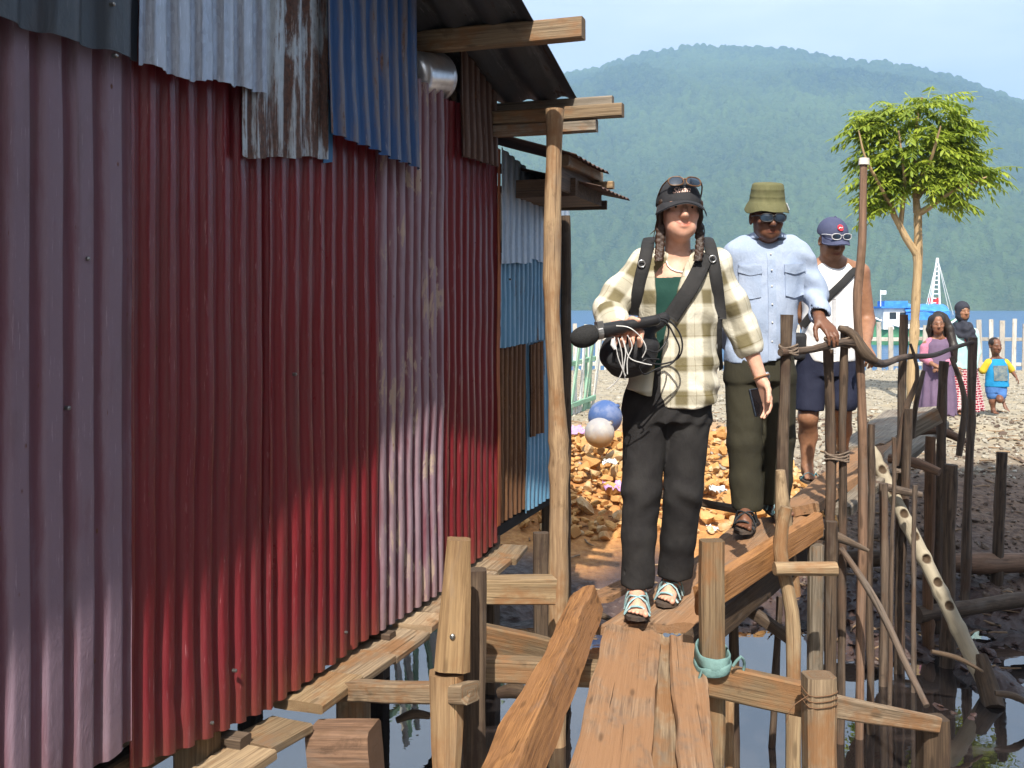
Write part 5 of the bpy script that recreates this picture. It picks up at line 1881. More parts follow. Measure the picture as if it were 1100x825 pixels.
def ball_mat(name, a, b, low):
    m, t = new_mat(name)
    oc = t.n('ShaderNodeTexCoord').outputs['Object']
    f = t.ramp(t.noise(oc, 9, 5, .65), .42, .62)
    c = t.mixc(f, a, b)
    z = t.n('ShaderNodeSeparateXYZ', ins={0: oc}).outputs[2]
    g = t.ramp(t.math('ADD', z, t.math('MULTIPLY', t.noise(oc, 14, 4, .6), .12)), -.03, .1)
    c = t.mixc(g, low, c)          # dust-stained underside where it lay in the red soil
    t.out(c, .6, t.bump(t.noise(oc, 50, 4), .2, .004), 0, .35)
    return m


buoy('float_buoy', at(644, 465, 9.0), .132, ball_mat('grey_buoy_plastic', (.30, .285, .285), (.38, .35, .32), (.36, .21, .09)), 'grey ball buoy stained orange-brown below, in front of the blue one')
buoy('float_buoy', at(650, 448, 9.9), .165, ball_mat('blue_buoy_plastic', (.05, .10, .25), (.13, .17, .30), (.08, .11, .22)), 'blue and grey ball buoy behind the grey one')


def scrap(px, py, Y, s, mat, label):
    c = at(px, py, Y)
    mb = Mesher()
    n = 12
    X, Z = np.meshgrid(np.linspace(-1, 1, n), np.linspace(-1, 1, n), indexing='ij')
    k = RNG.uniform(0, 50)
    P = np.stack([X * s + fbm(X * 2 + k, Z * 2, 1, 3) * s * .5, Z * s * .6 + fbm(X * 2 + k, Z * 2, 3, 3) * s * .6, fbm(X * 2.5 + k, Z * 2.5, 5, 3) * s * .7 + s * .25 * (Z + .2)], -1)
    q = grid_quads(n, n)
    mb.add(P.reshape(-1, 3), q)
    mb.add(P.reshape(-1, 3) - np.array([0, 0, .004]), q[:, ::-1])
    o = mb.build('plastic_scrap', mat, None, True)
    o.location = c
    tag(o, label, 'litter', 'plastic litter on the rubble')


M_PLW = simple('white_plastic', (.72, .72, .70), rough=.35)
M_PLP = simple('purple_plastic', (.55, .32, .58), (.42, .24, .46), rough=.4)
scrap(658, 522, 8.55, .075, M_PLP, 'lilac plastic bag on the rubble left of the woman\'s leg')
scrap(655, 496, 8.8, .055, M_PLW, 'white crumpled plastic on the rubble under the buoys')
scrap(620, 462, 9.3, .07, M_PLP, 'faded pink-white plastic at the left end of the rubble')
scrap(770, 525, 8.5, .06, M_PLW, 'white plastic lump right of the woman\'s knee')
scrap(765, 567, 8.0, .04, M_PLW, 'small white scrap near the end of the dark branch')
# ================================================================== people
def skin_mat(name, base, deep):
    m, t = new_mat(name)
    at_ = t.n('ShaderNodeAttribute', attribute_name='Col').outputs['Color']
    sp = t.n('ShaderNodeSeparateColor', ins={0: at_})
    oc = t.n('ShaderNodeTexCoord').outputs['Object']
    n_ = t.noise(oc, 28, 4, .6)
    c = t.mixc(t.ramp(n_, .3, .75), base, deep)
    c = t.mixc(sp.outputs[0], c, tuple(x * y for x, y in zip(base, (.85, .42, .40))))       # lips, nails, knuckles
    c = t.mixc(sp.outputs[1], c, (.02, .013, .010))                                         # brows, and painted shade in the groove between the lips
    p = t.out(c, .5, t.bump(t.noise(oc, 260, 3), .12, .001), 0, .4)
    p.inputs['Subsurface Weight'].default_value = .12
    p.inputs['Subsurface Radius'].default_value = (.01, .004, .002)
    return m


def cloth_mat(name, a, b, scale=9, rough=.85, weave=420, bump=.25, wr=12, wrd=.006):
    m, t = new_mat(name)
    v = uvw(t)
    f = t.ramp(t.noise(v, scale, 5, .6), .32, .7)
    c = t.mixc(f, a, b)
    wv = t.noise(v, weave, 2, .5)
    c = t.mixc(t.math('MULTIPLY', t.ramp(wv, .4, .7), .25), c, tuple(min(1, x * 1.5) for x in a))
    n1 = t.bump(t.noise(t.map(v, (1, 1, .55)), wr, 4, .6, 1.0), bump * 2.2, wrd)
    rd = t.math('ABSOLUTE', t.math('SUBTRACT', t.noise(t.map(v, (1.3, 1, .8), rot=(.3, .5, .2)), wr * .8, 4, .6, 1.6), .5))
    n1 = t.bump(t.math('MULTIPLY', t.math('MINIMUM', rd, .12), 8.0), bump * .7, wrd * .6, n1)
    nb = t.bump(wv, bump, .0008, n1)
    t.out(c, rough, nb, 0, .2)
    return m


M_SKIN_F = skin_mat('fair_skin', (.64, .37, .27), (.56, .29, .20))
M_SKIN_D = skin_mat('dark_brown_skin', (.17, .075, .042), (.12, .05, .028))
M_SKIN_B = skin_mat('brown_skin', (.30, .15, .085), (.23, .11, .06))
M_SKIN_K = skin_mat('child_brown_skin', (.27, .13, .075), (.21, .095, .055))
M_HAIRB = simple('brown_hair', (.055, .028, .017), (.022, .012, .008), 30, .45, .8, 120, stretch=(1, 1, .2))
M_HAIRK = simple('black_hair', (.018, .013, .011), (.03, .022, .018), 30, .4, .8, 120, stretch=(1, 1, .2))
M_EYEW = simple('eye_white', (.45, .42, .39), (.42, .38, .35), 5, .25, 0)
M_IRIS = simple('dark_iris', (.03, .02, .015), (.02, .012, .01), 5, .1, 0)
M_LENS = simple('sunglass_lens', (.015, .02, .03), (.03, .05, .08), 12, .06, 0, spec=.8)
M_FRAME = simple('tortoise_frame', (.16, .075, .03), (.05, .025, .012), 60, .3, 0)
M_BLKP = simple('black_plastic', (.015, .015, .017), (.022, .022, .024), 20, .38, .05)
M_SILVER = simple('silver_metal', (.62, .62, .62), (.5, .5, .5), 20, .28, .05, metallic=.9)
M_BLKC = cloth_mat('black_cotton', (.022, .022, .025), (.036, .036, .04))
M_BLKT = cloth_mat('black_trouser_cloth', (.016, .015, .016), (.030, .029, .029), wr=9)
M_BAGC = cloth_mat('black_nylon', (.016, .016, .018), (.028, .028, .031), rough=.6)
M_STRAP = cloth_mat('dark_webbing', (.02, .02, .021), (.03, .029, .03), rough=.75)
M_GREENT = cloth_mat('dark_green_jersey', (.010, .042, .034), (.016, .055, .044))
M_OLIVE = cloth_mat('olive_hat_cloth', (.105, .105, .050), (.145, .14, .07), 14)
M_OLIVET = cloth_mat('olive_trouser_cloth', (.040, .037, .024), (.028, .026, .018), 6, wr=9)
M_CHAM = cloth_mat('chambray_cloth', (.27, .335, .46), (.35, .41, .53), 7, weave=300, wr=13, wrd=.008)
M_NAVY = cloth_mat('navy_cloth', (.055, .062, .115), (.07, .078, .135), 9)
M_NAVY2 = cloth_mat('dark_navy_shorts_cloth', (.012, .014, .030), (.019, .022, .042), 9)
M_VEST = cloth_mat('white_vest_cloth', (.74, .73, .72), (.66, .65, .65), 6, wr=10)
M_PURP = cloth_mat('purple_dress_cloth', (.12, .082, .135), (.155, .108, .17), 7)
M_PINKC = cloth_mat('pink_blouse_cloth', (.46, .20, .27), (.40, .14, .22), 26)
M_HIJAB = cloth_mat('charcoal_scarf_cloth', (.024, .026, .036), (.036, .038, .05), 7)
M_TEALC = cloth_mat('pale_teal_cloth', (.30, .52, .52), (.50, .62, .60), 6)
M_BLUEK = cloth_mat('bright_blue_jersey', (.015, .20, .42), (.02, .25, .48), 8)
M_YEL = cloth_mat('yellow_jersey', (.62, .44, .04), (.52, .36, .03), 8)
M_SOLE = simple('dark_rubber_sole', (.045, .038, .035), (.09, .065, .05), 20, .8)
M_TURQ = simple('turquoise_strap', (.10, .32, .34), (.18, .30, .34), 40, .7)
M_TURQ2 = cloth_mat('teal_woven_strap', (.16, .34, .38), (.42, .50, .50), 60)

# plaid flannel: uvw = (across, down, 0) in metres
mP, t = new_mat('olive_plaid_flannel')
v = uvw(t)
s = t.n('ShaderNodeSeparateXYZ', ins={0: v})


def bandn(x, period, lo, hi, ph):
    fr = t.math('FRACT', t.math('ADD', t.math('DIVIDE', x, period), ph))
    a_ = t.math('ABSOLUTE', t.math('SUBTRACT', fr, .5))
    return t.math('SUBTRACT', 1.0, t.ramp(a_, lo, hi))


nzz = t.math('MULTIPLY', t.math('SUBTRACT', t.noise(v, 300, 2), .5), .10)
bx = t.math('ADD', bandn(s.outputs[0], .12, .16, .28, .35), t.math('MULTIPLY', bandn(s.outputs[0], .105, .01, .022, .9), .45))
by = t.math('ADD', bandn(s.outputs[1], .13, .16, .28, .1), t.math('MULTIPLY', bandn(s.outputs[1], .115, .01, .02, .6), .45))
amt = t.math('ADD', t.math('MULTIPLY', t.math('ADD', bx, by), .46), nzz, clamp=True)
c = t.mixc(amt, (.64, .61, .51), (.115, .092, .036))
wv = t.noise(v, 420, 2, .5)
n1 = t.bump(t.noise(v, 14, 4, .6, 1.0), .6, .006)
rd = t.math('ABSOLUTE', t.math('SUBTRACT', t.noise(t.map(v, (1.3, .8, 1), rot=(.3, .5, .4)), 10, 4, .6, 1.6), .5))
n1 = t.bump(t.math('MULTIPLY', t.math('MINIMUM', rd, .12), 8.0), .2, .005, n1)
t.out(c, .9, t.bump(wv, .3, .001, n1), 0, .15)
M_PLAID = mP


def Rm(rx=0, ry=0, rz=0):
    return np.array(Euler((math.radians(rx), math.radians(ry), math.radians(rz))).to_matrix())


def head_pts(hc, R, sc):
    return lambda x, y, z: np.array(hc) + R @ (np.array([x, y, z]) * sc)


def sdf_head(S, hc, R, sc, kid=0.0, smile=0.0, neck=None, nr=.05):
    H = head_pts(hc, R, sc)
    e = lambda c, r, k, op='u': S.ell(H(*c), [q * sc for q in r], R, k * sc, op)
    e((0, .012, .035), (.074, .094, .083), .02)
    e((0, -.022, -.03), (.060, .068, .080), .03)
    e((0, -.052, -.088), (.028, .030, .024), .035)
    for s_ in (-1, 1):
        e((s_ * .031, -.050, -.066), (.019, .028, .022), .03)
        e((s_ * .038, -.062, -.026 + .004 * smile), (.023, .024, .020), .02)
        e((s_ * .030, -.100, .006), (.019, .016, .0085), .010, 'd')
        e((s_ * .077, .008, -.008), (.010, .022, .033), .008)
        e((s_ * .081, .004, -.006), (.006, .012, .020), .006, 'd')
        S.cap(H(s_ * .012, -.083, .022), H(s_ * .046, -.070, .020), .010 * sc, .008 * sc, .014 * sc)
        e((s_ * .0115, -.093, -.031), (.0085, .011, .008), .006)
        # corner of the mouth
        S.cap(H(s_ * .018, -.084, .0125), H(s_ * .044, -.076, .0115), .0052 * sc, .0045 * sc, .006 * sc)
        S.cap(H(s_ * .018, -.083, -.0005), H(s_ * .044, -.076, .0005), .0052 * sc, .0045 * sc, .006 * sc)
    S.cap(H(0, -.084, .014), H(0, -.106, -.026), .0085 * sc, .0125 * sc, .012 * sc)
    cv = lambda x, dz, dy: H(x, -.0885 + 9 * x * x + dy, -.061 + (9 * smile + .6) * x * x + dz)
    xs_ = np.linspace(-.027 - .003 * smile, .027 + .003 * smile, 9)
    for i in range(8):
        f0, f1 = [max(.25, 1 - (abs(x) / .034) ** 2) for x in (xs_[i], xs_[i + 1])]
        S.cap(cv(xs_[i], .0045, .0015), cv(xs_[i + 1], .0045, .0015), .0048 * f0 * sc, .0048 * f1 * sc, .005 * sc)
        S.cap(cv(xs_[i], -.0055, .001), cv(xs_[i + 1], -.0055, .001), .0062 * f0 * sc, .0062 * f1 * sc, .005 * sc)
    for i in range(8):
        S.cap(cv(xs_[i], 0, -.006), cv(xs_[i + 1], 0, -.006), .0024 * sc, .0024 * sc, .002 * sc, 'd')
    if neck is not None:
        S.cap(H(0, .018, -.06), neck, nr, nr * 1.12, .03)


def face_col(hc, R, sc, smile=0.0):
    def f(V):
        L = ((V - np.array(hc)) @ R) / sc
        c = np.zeros((len(V), 3))
        lip = np.exp(-(((L[:, 0]) / (.026 + .004 * smile)) ** 4 + ((L[:, 2] + .061 - (9 * smile + .6) * L[:, 0] ** 2) / .0095) ** 4)) * (L[:, 1] < -.078)
        ck = np.exp(-(((np.abs(L[:, 0]) - .036) / .02) ** 2 + ((L[:, 2] + .026) / .016) ** 2)) * (L[:, 1] < -.04) * .22
        c[:, 0] = np.clip(lip * .72 + ck * .7, 0, 1)
        ax_ = np.abs(L[:, 0])
        brow = np.exp(-(((ax_ - .031) / .019) ** 4 + ((L[:, 2] - .030 + (ax_ - .03) ** 2 * 6) / .0055) ** 4)) * (L[:, 1] < -.06)
        ml = np.exp(-((L[:, 2] + .061 - (9 * smile + .6) * L[:, 0] ** 2) / .0026) ** 2) * (np.abs(L[:, 0]) < .028 + .004 * smile) * (L[:, 1] < -.06)  # dark line painting the shade of the mouth groove
        c[:, 1] = np.clip(brow * .85 + ml * .55, 0, 1)
        return c
    return f


def eyes(hc, R, sc, parent):
    H = head_pts(hc, R, sc)
    for s_ in (-1, 1):
        mb = Mesher()
        u = np.linspace(0, PI, 9)
        r = .0125 * sc
        c = H(s_ * .030, -.0725, .006) - np.array(parent.location)
        lathe_into(mb, c, [(r * math.sin(a), -r * math.cos(a)) for a in u], 14)
        ob = mb.build('eyeball', M_EYEW, parent, True)
        mb = Mesher()
        cc = H(s_ * .030, -.0725 - .0112, .0055) - np.array(parent.location)
        Rx = R @ Rm(90, 0, 0)
        lathe_into(mb, cc, [(0, .003), (.004 * sc, .0022), (.0058 * sc, .0005), (.006 * sc, -.002)], 14, R=Rx)
        mb.build('iris', M_IRIS, ob, True)


def unit(a):
    a = np.array(a, float)
    return a / np.linalg.norm(a)


def sdf_hand(S, wrist, d, pn, thumb, curl=.5, sc=1.0, wr=.026, spread=.0, k=.006, fcurl=None):
    """d: along the fingers, pn: the way the fingers close, thumb: +1/-1 side"""
    w = np.array(tuple(wrist), float)
    d = unit(d)
    pn = unit(np.array(pn, float) - d * np.dot(pn, d))
    lat = np.cross(d, pn) * thumb
    nails = []
    for q, off in enumerate((.026, .009, -.009, -.025)):
        b = w + d * (.083 + (.006 if q in (1, 2) else 0) - (.006 if q == 3 else 0)) * sc + lat * off * sc
        S.cap(w + lat * off * .55 * sc + d * .008 * sc, b, .0145 * sc, .0115 * sc, .012 * sc)
        L = (.072, .080, .074, .058)[q] * sc
        dirv = d + lat * (off * (3.0 + spread * 6))
        dirv = unit(dirv)
        p = b
        cu = curl if fcurl is None else fcurl[q]
        for j, (f, an) in enumerate(((.45, .55), (.31, 1.0), (.24, .7))):
            a_ = cu * an
            nd = unit(dirv * math.cos(a_) + pn * math.sin(a_))
            pnn = unit(pn * math.cos(a_) - dirv * math.sin(a_))
            e = p + nd * L * f
            S.cap(p, e, (.0095 - .0011 * j) * sc, (.0088 - .0012 * j) * sc, .003 * sc)
            p, dirv, pn2 = e, nd, pnn
            pn = pn if j == 9 else pnn
        nails.append(p)
        pn = unit(np.cross(lat * thumb, d)) if False else unit(np.array(pn0)) if False else pn
        # restore the palm normal for the next finger
        pn = unit(np.cross(lat * thumb, d))
        if np.dot(pn, pn_ref(d, lat, thumb)) < 0: pn = -pn
    tb = w + d * .022 * sc + lat * .022 * sc
    t1 = tb + unit(d * .65 + lat * .70 + pn * .35) * .040 * sc
    t2 = t1 + unit(d * .85 + lat * .35 + pn * .45) * .032 * sc
    t3 = t2 + unit(d * .95 + lat * .10 + pn * .45) * .025 * sc
    S.cap(w + d * .01 * sc, tb, .017 * sc, .0165 * sc, .012 * sc)
    S.chain([tb, t1, t2, t3], [.0155 * sc, .0115 * sc, .010 * sc, .0082 * sc], .005 * sc)
    return nails


def pn_ref(d, lat, thumb):
    # lat = d x pn * thumb  ->  pn = (lat*thumb) x d
    return np.cross(lat * thumb, d)


def sdf_foot(S, ankle, toe_dir, sc=1.0, k=.015):
    """bare foot: heel, instep, five toes; ankle 0.075 above the ground"""
    a = np.array(tuple(ankle), float)
    f = unit([toe_dir[0], toe_dir[1], 0])
    l = np.array([-f[1], f[0], 0])
    up = np.array([0, 0, 1.0])
    slope = toe_dir[2] if len(toe_dir) > 2 else 0
    P = lambda fw, la, z: a + f * fw * sc + l * la * sc + up * (z * sc + slope * fw * sc)
    S.cap(P(0, 0, 0), P(-.035, 0, -.048), .034 * sc, .028 * sc, k)
    S.cap(P(.0, 0, -.015), P(.09, .0, -.052), .034 * sc, .022 * sc, k)
    for q, la in enumerate((.026, .012, -.002, -.015, -.027)):
        S.cap(P(.06, la * .7, -.052), P(.118 - abs(q - .8) * .006, la, -.062), .016 * sc, .011 * sc, .01)
        S.cap(P(.118 - abs(q - .8) * .006, la, -.060), P(.158 - q * .011, la * 1.12, -.064), (.0115 if q == 0 else .0085) * sc, (.0115 if q == 0 else .0075) * sc, .003)
    return P


def sandal(parent, ankle, toe_dir, sc, strap_mat, sole_mat=None, kind='cross', name='sandal'):
    a = np.array(tuple(ankle), float) - np.array(parent.location)
    f = unit([toe_dir[0], toe_dir[1], 0])
    l = np.array([-f[1], f[0], 0])
    slope = toe_dir[2] if len(toe_dir) > 2 else 0
    up = np.array([0, 0, 1.0])
    P = lambda fw, la, z: a + f * fw * sc + l * la * sc + up * (z * sc + slope * fw * sc)
    mb = Mesher()
    n = 20
    xs = np.linspace(-.075, .175, n)
    V = []
    for i, xx in enumerate(xs):
        fr = i / (n - 1)
        wd = .034 + .014 * math.sin(PI * min(1, fr * 1.05)) ** .8 * (1 if fr > .4 else .6)
        wd *= min(1, (1 - abs(2 * fr - 1) ** 6) ** .5 + .02)
        for la, z in ((-wd, -.074), (wd, -.074), (wd, -.088), (-wd, -.088)): V.append(P(xx, la, z + (.004 if fr > .9 else 0)))
    q = grid_quads(n, 4, True)
    mb.add(V, np.vstack([q, [[0, 1, 2, 3], [4 * n - 1, 4 * n - 2, 4 * n - 3, 4 * n - 4]]]))
    so = mb.build(name, sole_mat or M_SOLE, parent, False)
    mb = Mesher()
    if kind == 'cross':
        paths = [[(.085, .048, -.075), (.085, .03, -.030), (.075, 0, -.018), (.055, -.03, -.022), (.04, -.046, -.074)],
                 [(.10, -.048, -.075), (.095, -.03, -.036), (.075, 0, -.020), (.05, .03, -.022), (.03, .046, -.074)],
                 [(.125, .046, -.075), (.122, .02, -.046), (.118, 0, -.042), (.115, -.025, -.046), (.11, -.048, -.075)],
                 [(.0, .046, -.074), (.02, .036, -.02), (.03, 0, .012), (.02, -.036, -.02), (.0, -.046, -.074)]]
    else:
        paths = [[(.12, .014, -.072), (.108, .014, -.045), (.085, .03, -.036), (.05, .046, -.074)],
                 [(.12, .014, -.072), (.108, .012, -.045), (.085, -.018, -.034), (.05, -.046, -.074)]]
    for p in paths: tube_into(mb, [P(*q) for q in p], .0075 * sc if kind == 'cross' else .006 * sc, n=6, squash=.5)
    mb.build('strap', strap_mat, so, True)
    return so


def sdf_sample(S, p):
    i = np.round((np.array(p) - S.lo) / S.h).astype(int)
    if (i < 0).any() or (i >= S.n).any(): return 1.0
    return float(S.D[tuple(i)])


def on_front(S, px, py, Y, lift=.006, y_from=-.6):
    """march away from the camera until the cloth is met"""
    base = at(px, py, Y)
    for k in range(240):
        yy = Y + y_from + k * .005
        p = Vector((base.x, yy, base.z))
        if sdf_sample(S, p) < .004: return Vector((p.x, yy - lift, p.z))
    return base


def rel_uv(o): return lambda V: V


def off(parent):
    l = np.array(parent.location)
    return lambda V: V - l


def cap_hat(parent, hc, R, sc, mat, brim_mat=None, h=.006, dome=(.083, .103, .086), zc=.045, brim_len=.070, brim_w=.083, name='cap'):
    """baseball cap: panelled dome, band, curved peak, button"""
    H = head_pts(hc, R, sc)
    m = .16 * sc
    S = SDF(np.array(hc) - m - .02, np.array(hc) + m + .06, h)
    S.ell(H(0, .012, zc), [q * sc for q in dome], R, 0)
    Rt = R.T
    def below(x, y, z):
        p = [x - hc[0], y - hc[1], z - hc[2]]
        lz = (Rt[2, 0] * p[0] + Rt[2, 1] * p[1] + Rt[2, 2] * p[2]) / sc
        ly = (Rt[1, 0] * p[0] + Rt[1, 1] * p[1] + Rt[1, 2] * p[2]) / sc
        return (.030 + .12 * (ly + .0) * 0 - lz) * sc
    S.cut(below)
    S.cap(H(0, .012, zc + dome[2] - .002), H(0, .012, zc + dome[2] + .004), .009 * sc, .008 * sc, .004)
    o = S.build(name, mat, parent, post=off(parent))
    mb = Mesher()
    n, mm = 25, 8
    al = np.linspace(-1.25, 1.25, n)
    V = []
    for a_ in al:
        ins_ = np.array([dome[0] * .97 * math.sin(a_), .012 - dome[1] * .96 * math.cos(a_), .036])
        ext = max(0.0, math.cos(a_ * 1.18)) ** .55
        out_ = np.array([brim_w * math.sin(a_) * (1.0 + .06 * ext), .012 - dome[1] * .96 * math.cos(a_) - brim_len * ext, .036 - .010 - .034 * abs(math.sin(a_)) ** 1.6 * (1 if ext > .05 else .8)])
        for k in range(mm):
            f = k / (mm - 1)
            p = ins_ + (out_ - ins_) * f
            p[2] += .006 * math.sin(PI * f)
            V.append(H(*p))
    V = np.array(V) - np.array(parent.location)
    th_ = (R @ np.array([0, 0, -.005])) * sc
    q = grid_quads(n, mm)
    mb.add(V, q)
    mb.add(V + th_, q[:, ::-1])
    N = n * mm
    ids = np.arange(N).reshape(n, mm)
    rim = []
    for line in (ids[:, 0], ids[::-1, -1], ids[-1, :], ids[0, ::-1]):
        for k in range(len(line) - 1): rim.append([line[k], line[k] + N, line[k + 1] + N, line[k + 1]])
    mb.Q.append(np.array(rim))
    mb.build('peak', brim_mat or mat, o, True)
    return o, S


def glasses(parent, hc, R, sc, z=.008, y=-.104, tilt=0, r=(.026, .021), frame=M_FRAME, temples=True, wrap=.25, name='sunglasses'):
    H = head_pts(hc, R, sc)
    l0 = np.array(parent.location)
    mb, fr = Mesher(), Mesher()
    Rt = Rm(tilt, 0, 0)
    piv = np.array([0, y, z])
    T = lambda p: H(*(piv + Rt @ np.array(p))) - l0
    n = 20
    for s_ in (-1, 1):
        ring, V = [], [T((s_ * .032, .002 - .004, 0))]
        for k in range(n):
            a_ = k * 2 * PI / n
            x_ = s_ * .032 + r[0] * math.copysign(abs(math.cos(a_)) ** .8, math.cos(a_))
            z_ = r[1] * math.copysign(abs(math.sin(a_)) ** .8, math.sin(a_)) - .002
            y_ = wrap * 6 * x_ * x_ * .9
            ring.append(T((x_, y_, z_)))
        V += ring
        tri = [[0, 1 + k, 1 + (k + 1) % n] for k in range(n)]
        back = [v + (R @ np.array([0, .002, 0])) for v in V]
        mb.add(V, None, tri)
        mb.add(back, None, [t_[::-1] for t_ in tri])
        tube_into(fr, ring + [ring[0]], .0028 * sc, n=6, cap=False, step=.004)
        if temples:
            e = s_ * (.032 + r[0])
            tube_into(fr, [T((e, wrap * 6 * e * e * .9, .006)), T((s_ * .074, .045, .008)), T((s_ * .080, .10, .004))], .0028 * sc, n=6)
    tube_into(fr, [T((-.008, .0, .004)), T((0, -.002, .007)), T((.008, .0, .004))], .003 * sc, n=6)
    o = fr.build(name, frame, parent, True)
    mb.build('lens', M_LENS, o, True)
    return o


def text_on(parent, hc, R, sc, word, x0, x1, zmid, S, mat, shear=.3, slope=0.0, lift=.003):
    cu = bpy.data.curves.new('lettering', 'FONT')
    cu.body = word
    cu.size = 1
    cu.shear = shear
    cu.extrude = 0
    cu.offset = .012
    tmp = bpy.data.objects.new('lettering_tmp', cu)
    COL.objects.link(tmp)
    dg = bpy.context.evaluated_depsgraph_get()
    dg.update()
    me = bpy.data.meshes.new_from_object(tmp.evaluated_get(dg))
    bpy.data.objects.remove(tmp)
    H = head_pts(hc, R, sc)
    co = np.array([tuple(v.co) for v in me.vertices])
    w_ = co[:, 0].max() - co[:, 0].min()
    k = (x1 - x0) / w_
    l0 = np.array(parent.matrix_basis.translation)
    if parent.parent is not None: l0 = l0 + np.array(parent.parent.location)
    dirv = R @ np.array([0, 1, 0])
    for v, c in zip(me.vertices, co):
        x_ = x0 + (c[0] - co[:, 0].min()) * k
        z_ = zmid + (c[1] - .35) * k + slope * (x_ - x0)
        p = H(x_, -.2, z_)
        for _ in range(400):
            if sdf_sample(S, p) < .003: break
            p = p + dirv * .0015
        v.co = p - dirv * lift * 1.6 - l0
    me.update()
    return link('lettering', me, mat, parent)


def limb_uv(bones, org):
    """bones: (a, b, radius) ; torso last as (a, b, r); gives plaid coordinates"""
    def f(V):
        best = np.full(len(V), 1e9)
        out = np.zeros((len(V), 3))
        for bi, (a, b, r) in enumerate(bones):
            a, b = np.array(tuple(a)), np.array(tuple(b))
            ax = b - a
            L = np.linalg.norm(ax)
            ax = ax / L
            t_ = np.clip((V - a) @ ax, 0, L)
            q = V - (a + t_[:, None] * ax)
            dist = np.linalg.norm(q, axis=1) / r
            ref = np.array([0, -1.0, 0])
            e1 = ref - ax * ref.dot(ax)
            e1 /= np.linalg.norm(e1)
            e2 = np.cross(ax, e1)
            an = np.arctan2(q @ e2, q @ e1)
            m = dist < best
            best = np.where(m, dist, best)
            out[m] = np.stack([an * r * .95, (V - a) @ ax, 0 * an], -1)[m]
        return out
    return f


def patch_on(name, S, J_, px0, px1, py0, py1, mat, parent, org, lift=.004, th=.004, point=0.0, slant=0.0, n=14, m=10):
    """a flat cloth piece laid on the front of a garment"""
    V = np.zeros((n, m, 3))
    for i in range(n):
        for j in range(m):
            f, g = i / (n - 1), j / (m - 1)
            px, py = px0 + (px1 - px0) * f, py0 + (py1 - py0) * g + point * g * (1 - abs(2 * f - 1)) + slant * f
            p = J_(px, py, 0) - np.array([0, .4, 0])
            for _ in range(150):
                if sdf_sample(S, p) < .004: break
                p = p + np.array([0, .004, 0])
            V[i, j] = p - np.array([0, lift + th, 0])
    for _ in range(3):
        V[1:-1, :, 1] = .5 * V[1:-1, :, 1] + .25 * (V[2:, :, 1] + V[:-2, :, 1])
        V[:, 1:-1, 1] = .5 * V[:, 1:-1, 1] + .25 * (V[:, 2:, 1] + V[:, :-2, 1])
    V = V - np.array(org)
    mb = Mesher()
    q = grid_quads(n, m)
    N = n * m
    fl = V.reshape(-1, 3)
    mb.add(fl, q[:, ::-1])
    bk = fl + np.array([0, th + lift + .004, 0])
    mb.add(bk, q)
    ids = np.arange(N).reshape(n, m)
    rim = []
    for line in (ids[:, 0], ids[::-1, -1], ids[-1, :], ids[0, ::-1]):
        for k in range(len(line) - 1): rim.append([line[k], line[k + 1], line[k + 1] + N, line[k] + N])
    mb.Q.append(np.array(rim))
    return mb.build(name, mat, parent, False)


# ------------------------------------------------------------------ the woman
YW = 4.05
J = lambda px, py, dy=0.0: np.array(at(px, py, YW + dy))
woman = empty('person', (at(705, 650, YW).x, YW, .02), 'smiling woman in black cap, open olive plaid shirt and black trousers', 'person', 'people on the walkway')
hcw = J(729.5, 227, -.03)
Rw = Rm(-2, 1.5, 3)
SCW = 1.03
S = SDF(J(606, 680, 0) * np.array([1, 0, 1]) + np.array([0, YW - .48, 0]), J(850, 180, 0) * np.array([1, 0, 1]) + np.array([0, YW + .32, 0]), .0045)
neckb = J(728, 284, .015)
sdf_head(S, hcw, Rw, SCW, smile=1.2, neck=neckb, nr=.047)
# torso and limbs under the clothes
zz = lambda py: EYE - (py - HZ) * YW / F
xx = lambda px: (px - CX) * YW / F
S.loft([(zz(440), xx(718), YW + .02, .13, .09), (zz(400), xx(727), YW + .02, .12, .085), (zz(340), xx(729), YW + .015, .12, .085), (zz(300), xx(729), YW + .015, .14, .09), (zz(284), xx(729), YW + .015, .10, .07), (zz(277), xx(729), YW + .015, .06, .055)], .03)
RS, LS = J(684, 286, .03), J(774, 284, .03)
RE, LE = J(653, 336, -.02), J(797, 350, .05)
RWr, LWr = J(668, 357, -.235), J(818, 408, .0)
RSb, LSb = RS + np.array([.012, 0, -.025]), LS + np.array([-.012, 0, -.025])
S.chain([neckb - np.array([0, 0, .03]), RSb, RE, RWr], [.04, .038, .036, .024], .02)
S.chain([neckb - np.array([0, 0, .03]), LSb, LE, LWr], [.04, .038, .036, .024], .02)
S.cap(RE, RE * .55 + RWr * .45, .039, .037, .02)
S.cap(LE, LE * .6 + LWr * .4, .039, .037, .02)
# left hand hanging with a phone; right hand under the recorder
nl = sdf_hand(S, LWr, J(829, 455, -.03) - LWr, np.array([-.75, -.3, 0]), -1, .42, .96)
REC_A, REC_B = J(640, 357, -.33), J(704, 344, -.27)
ax_r = unit(REC_B - REC_A)
for q, px in enumerate((689, 680, 671, 662)):
    b = J(px, 357, -.268)
    S.cap(RWr + (b - RWr) * .15, b, .017, .013, .012)
    p1, p2, p3 = J(px - 1, 368, -.285), J(px - 2, 371, -.325), J(px - 3, 363.5 + q * .6, -.348)
    S.chain([b, p1, p2, p3], [.0105, .0098, .009, .0078], .003)
S.chain([RWr, J(672, 348, -.25), J(679, 343, -.28), J(686, 344, -.305)], [.02, .014, .0115, .009], .008)
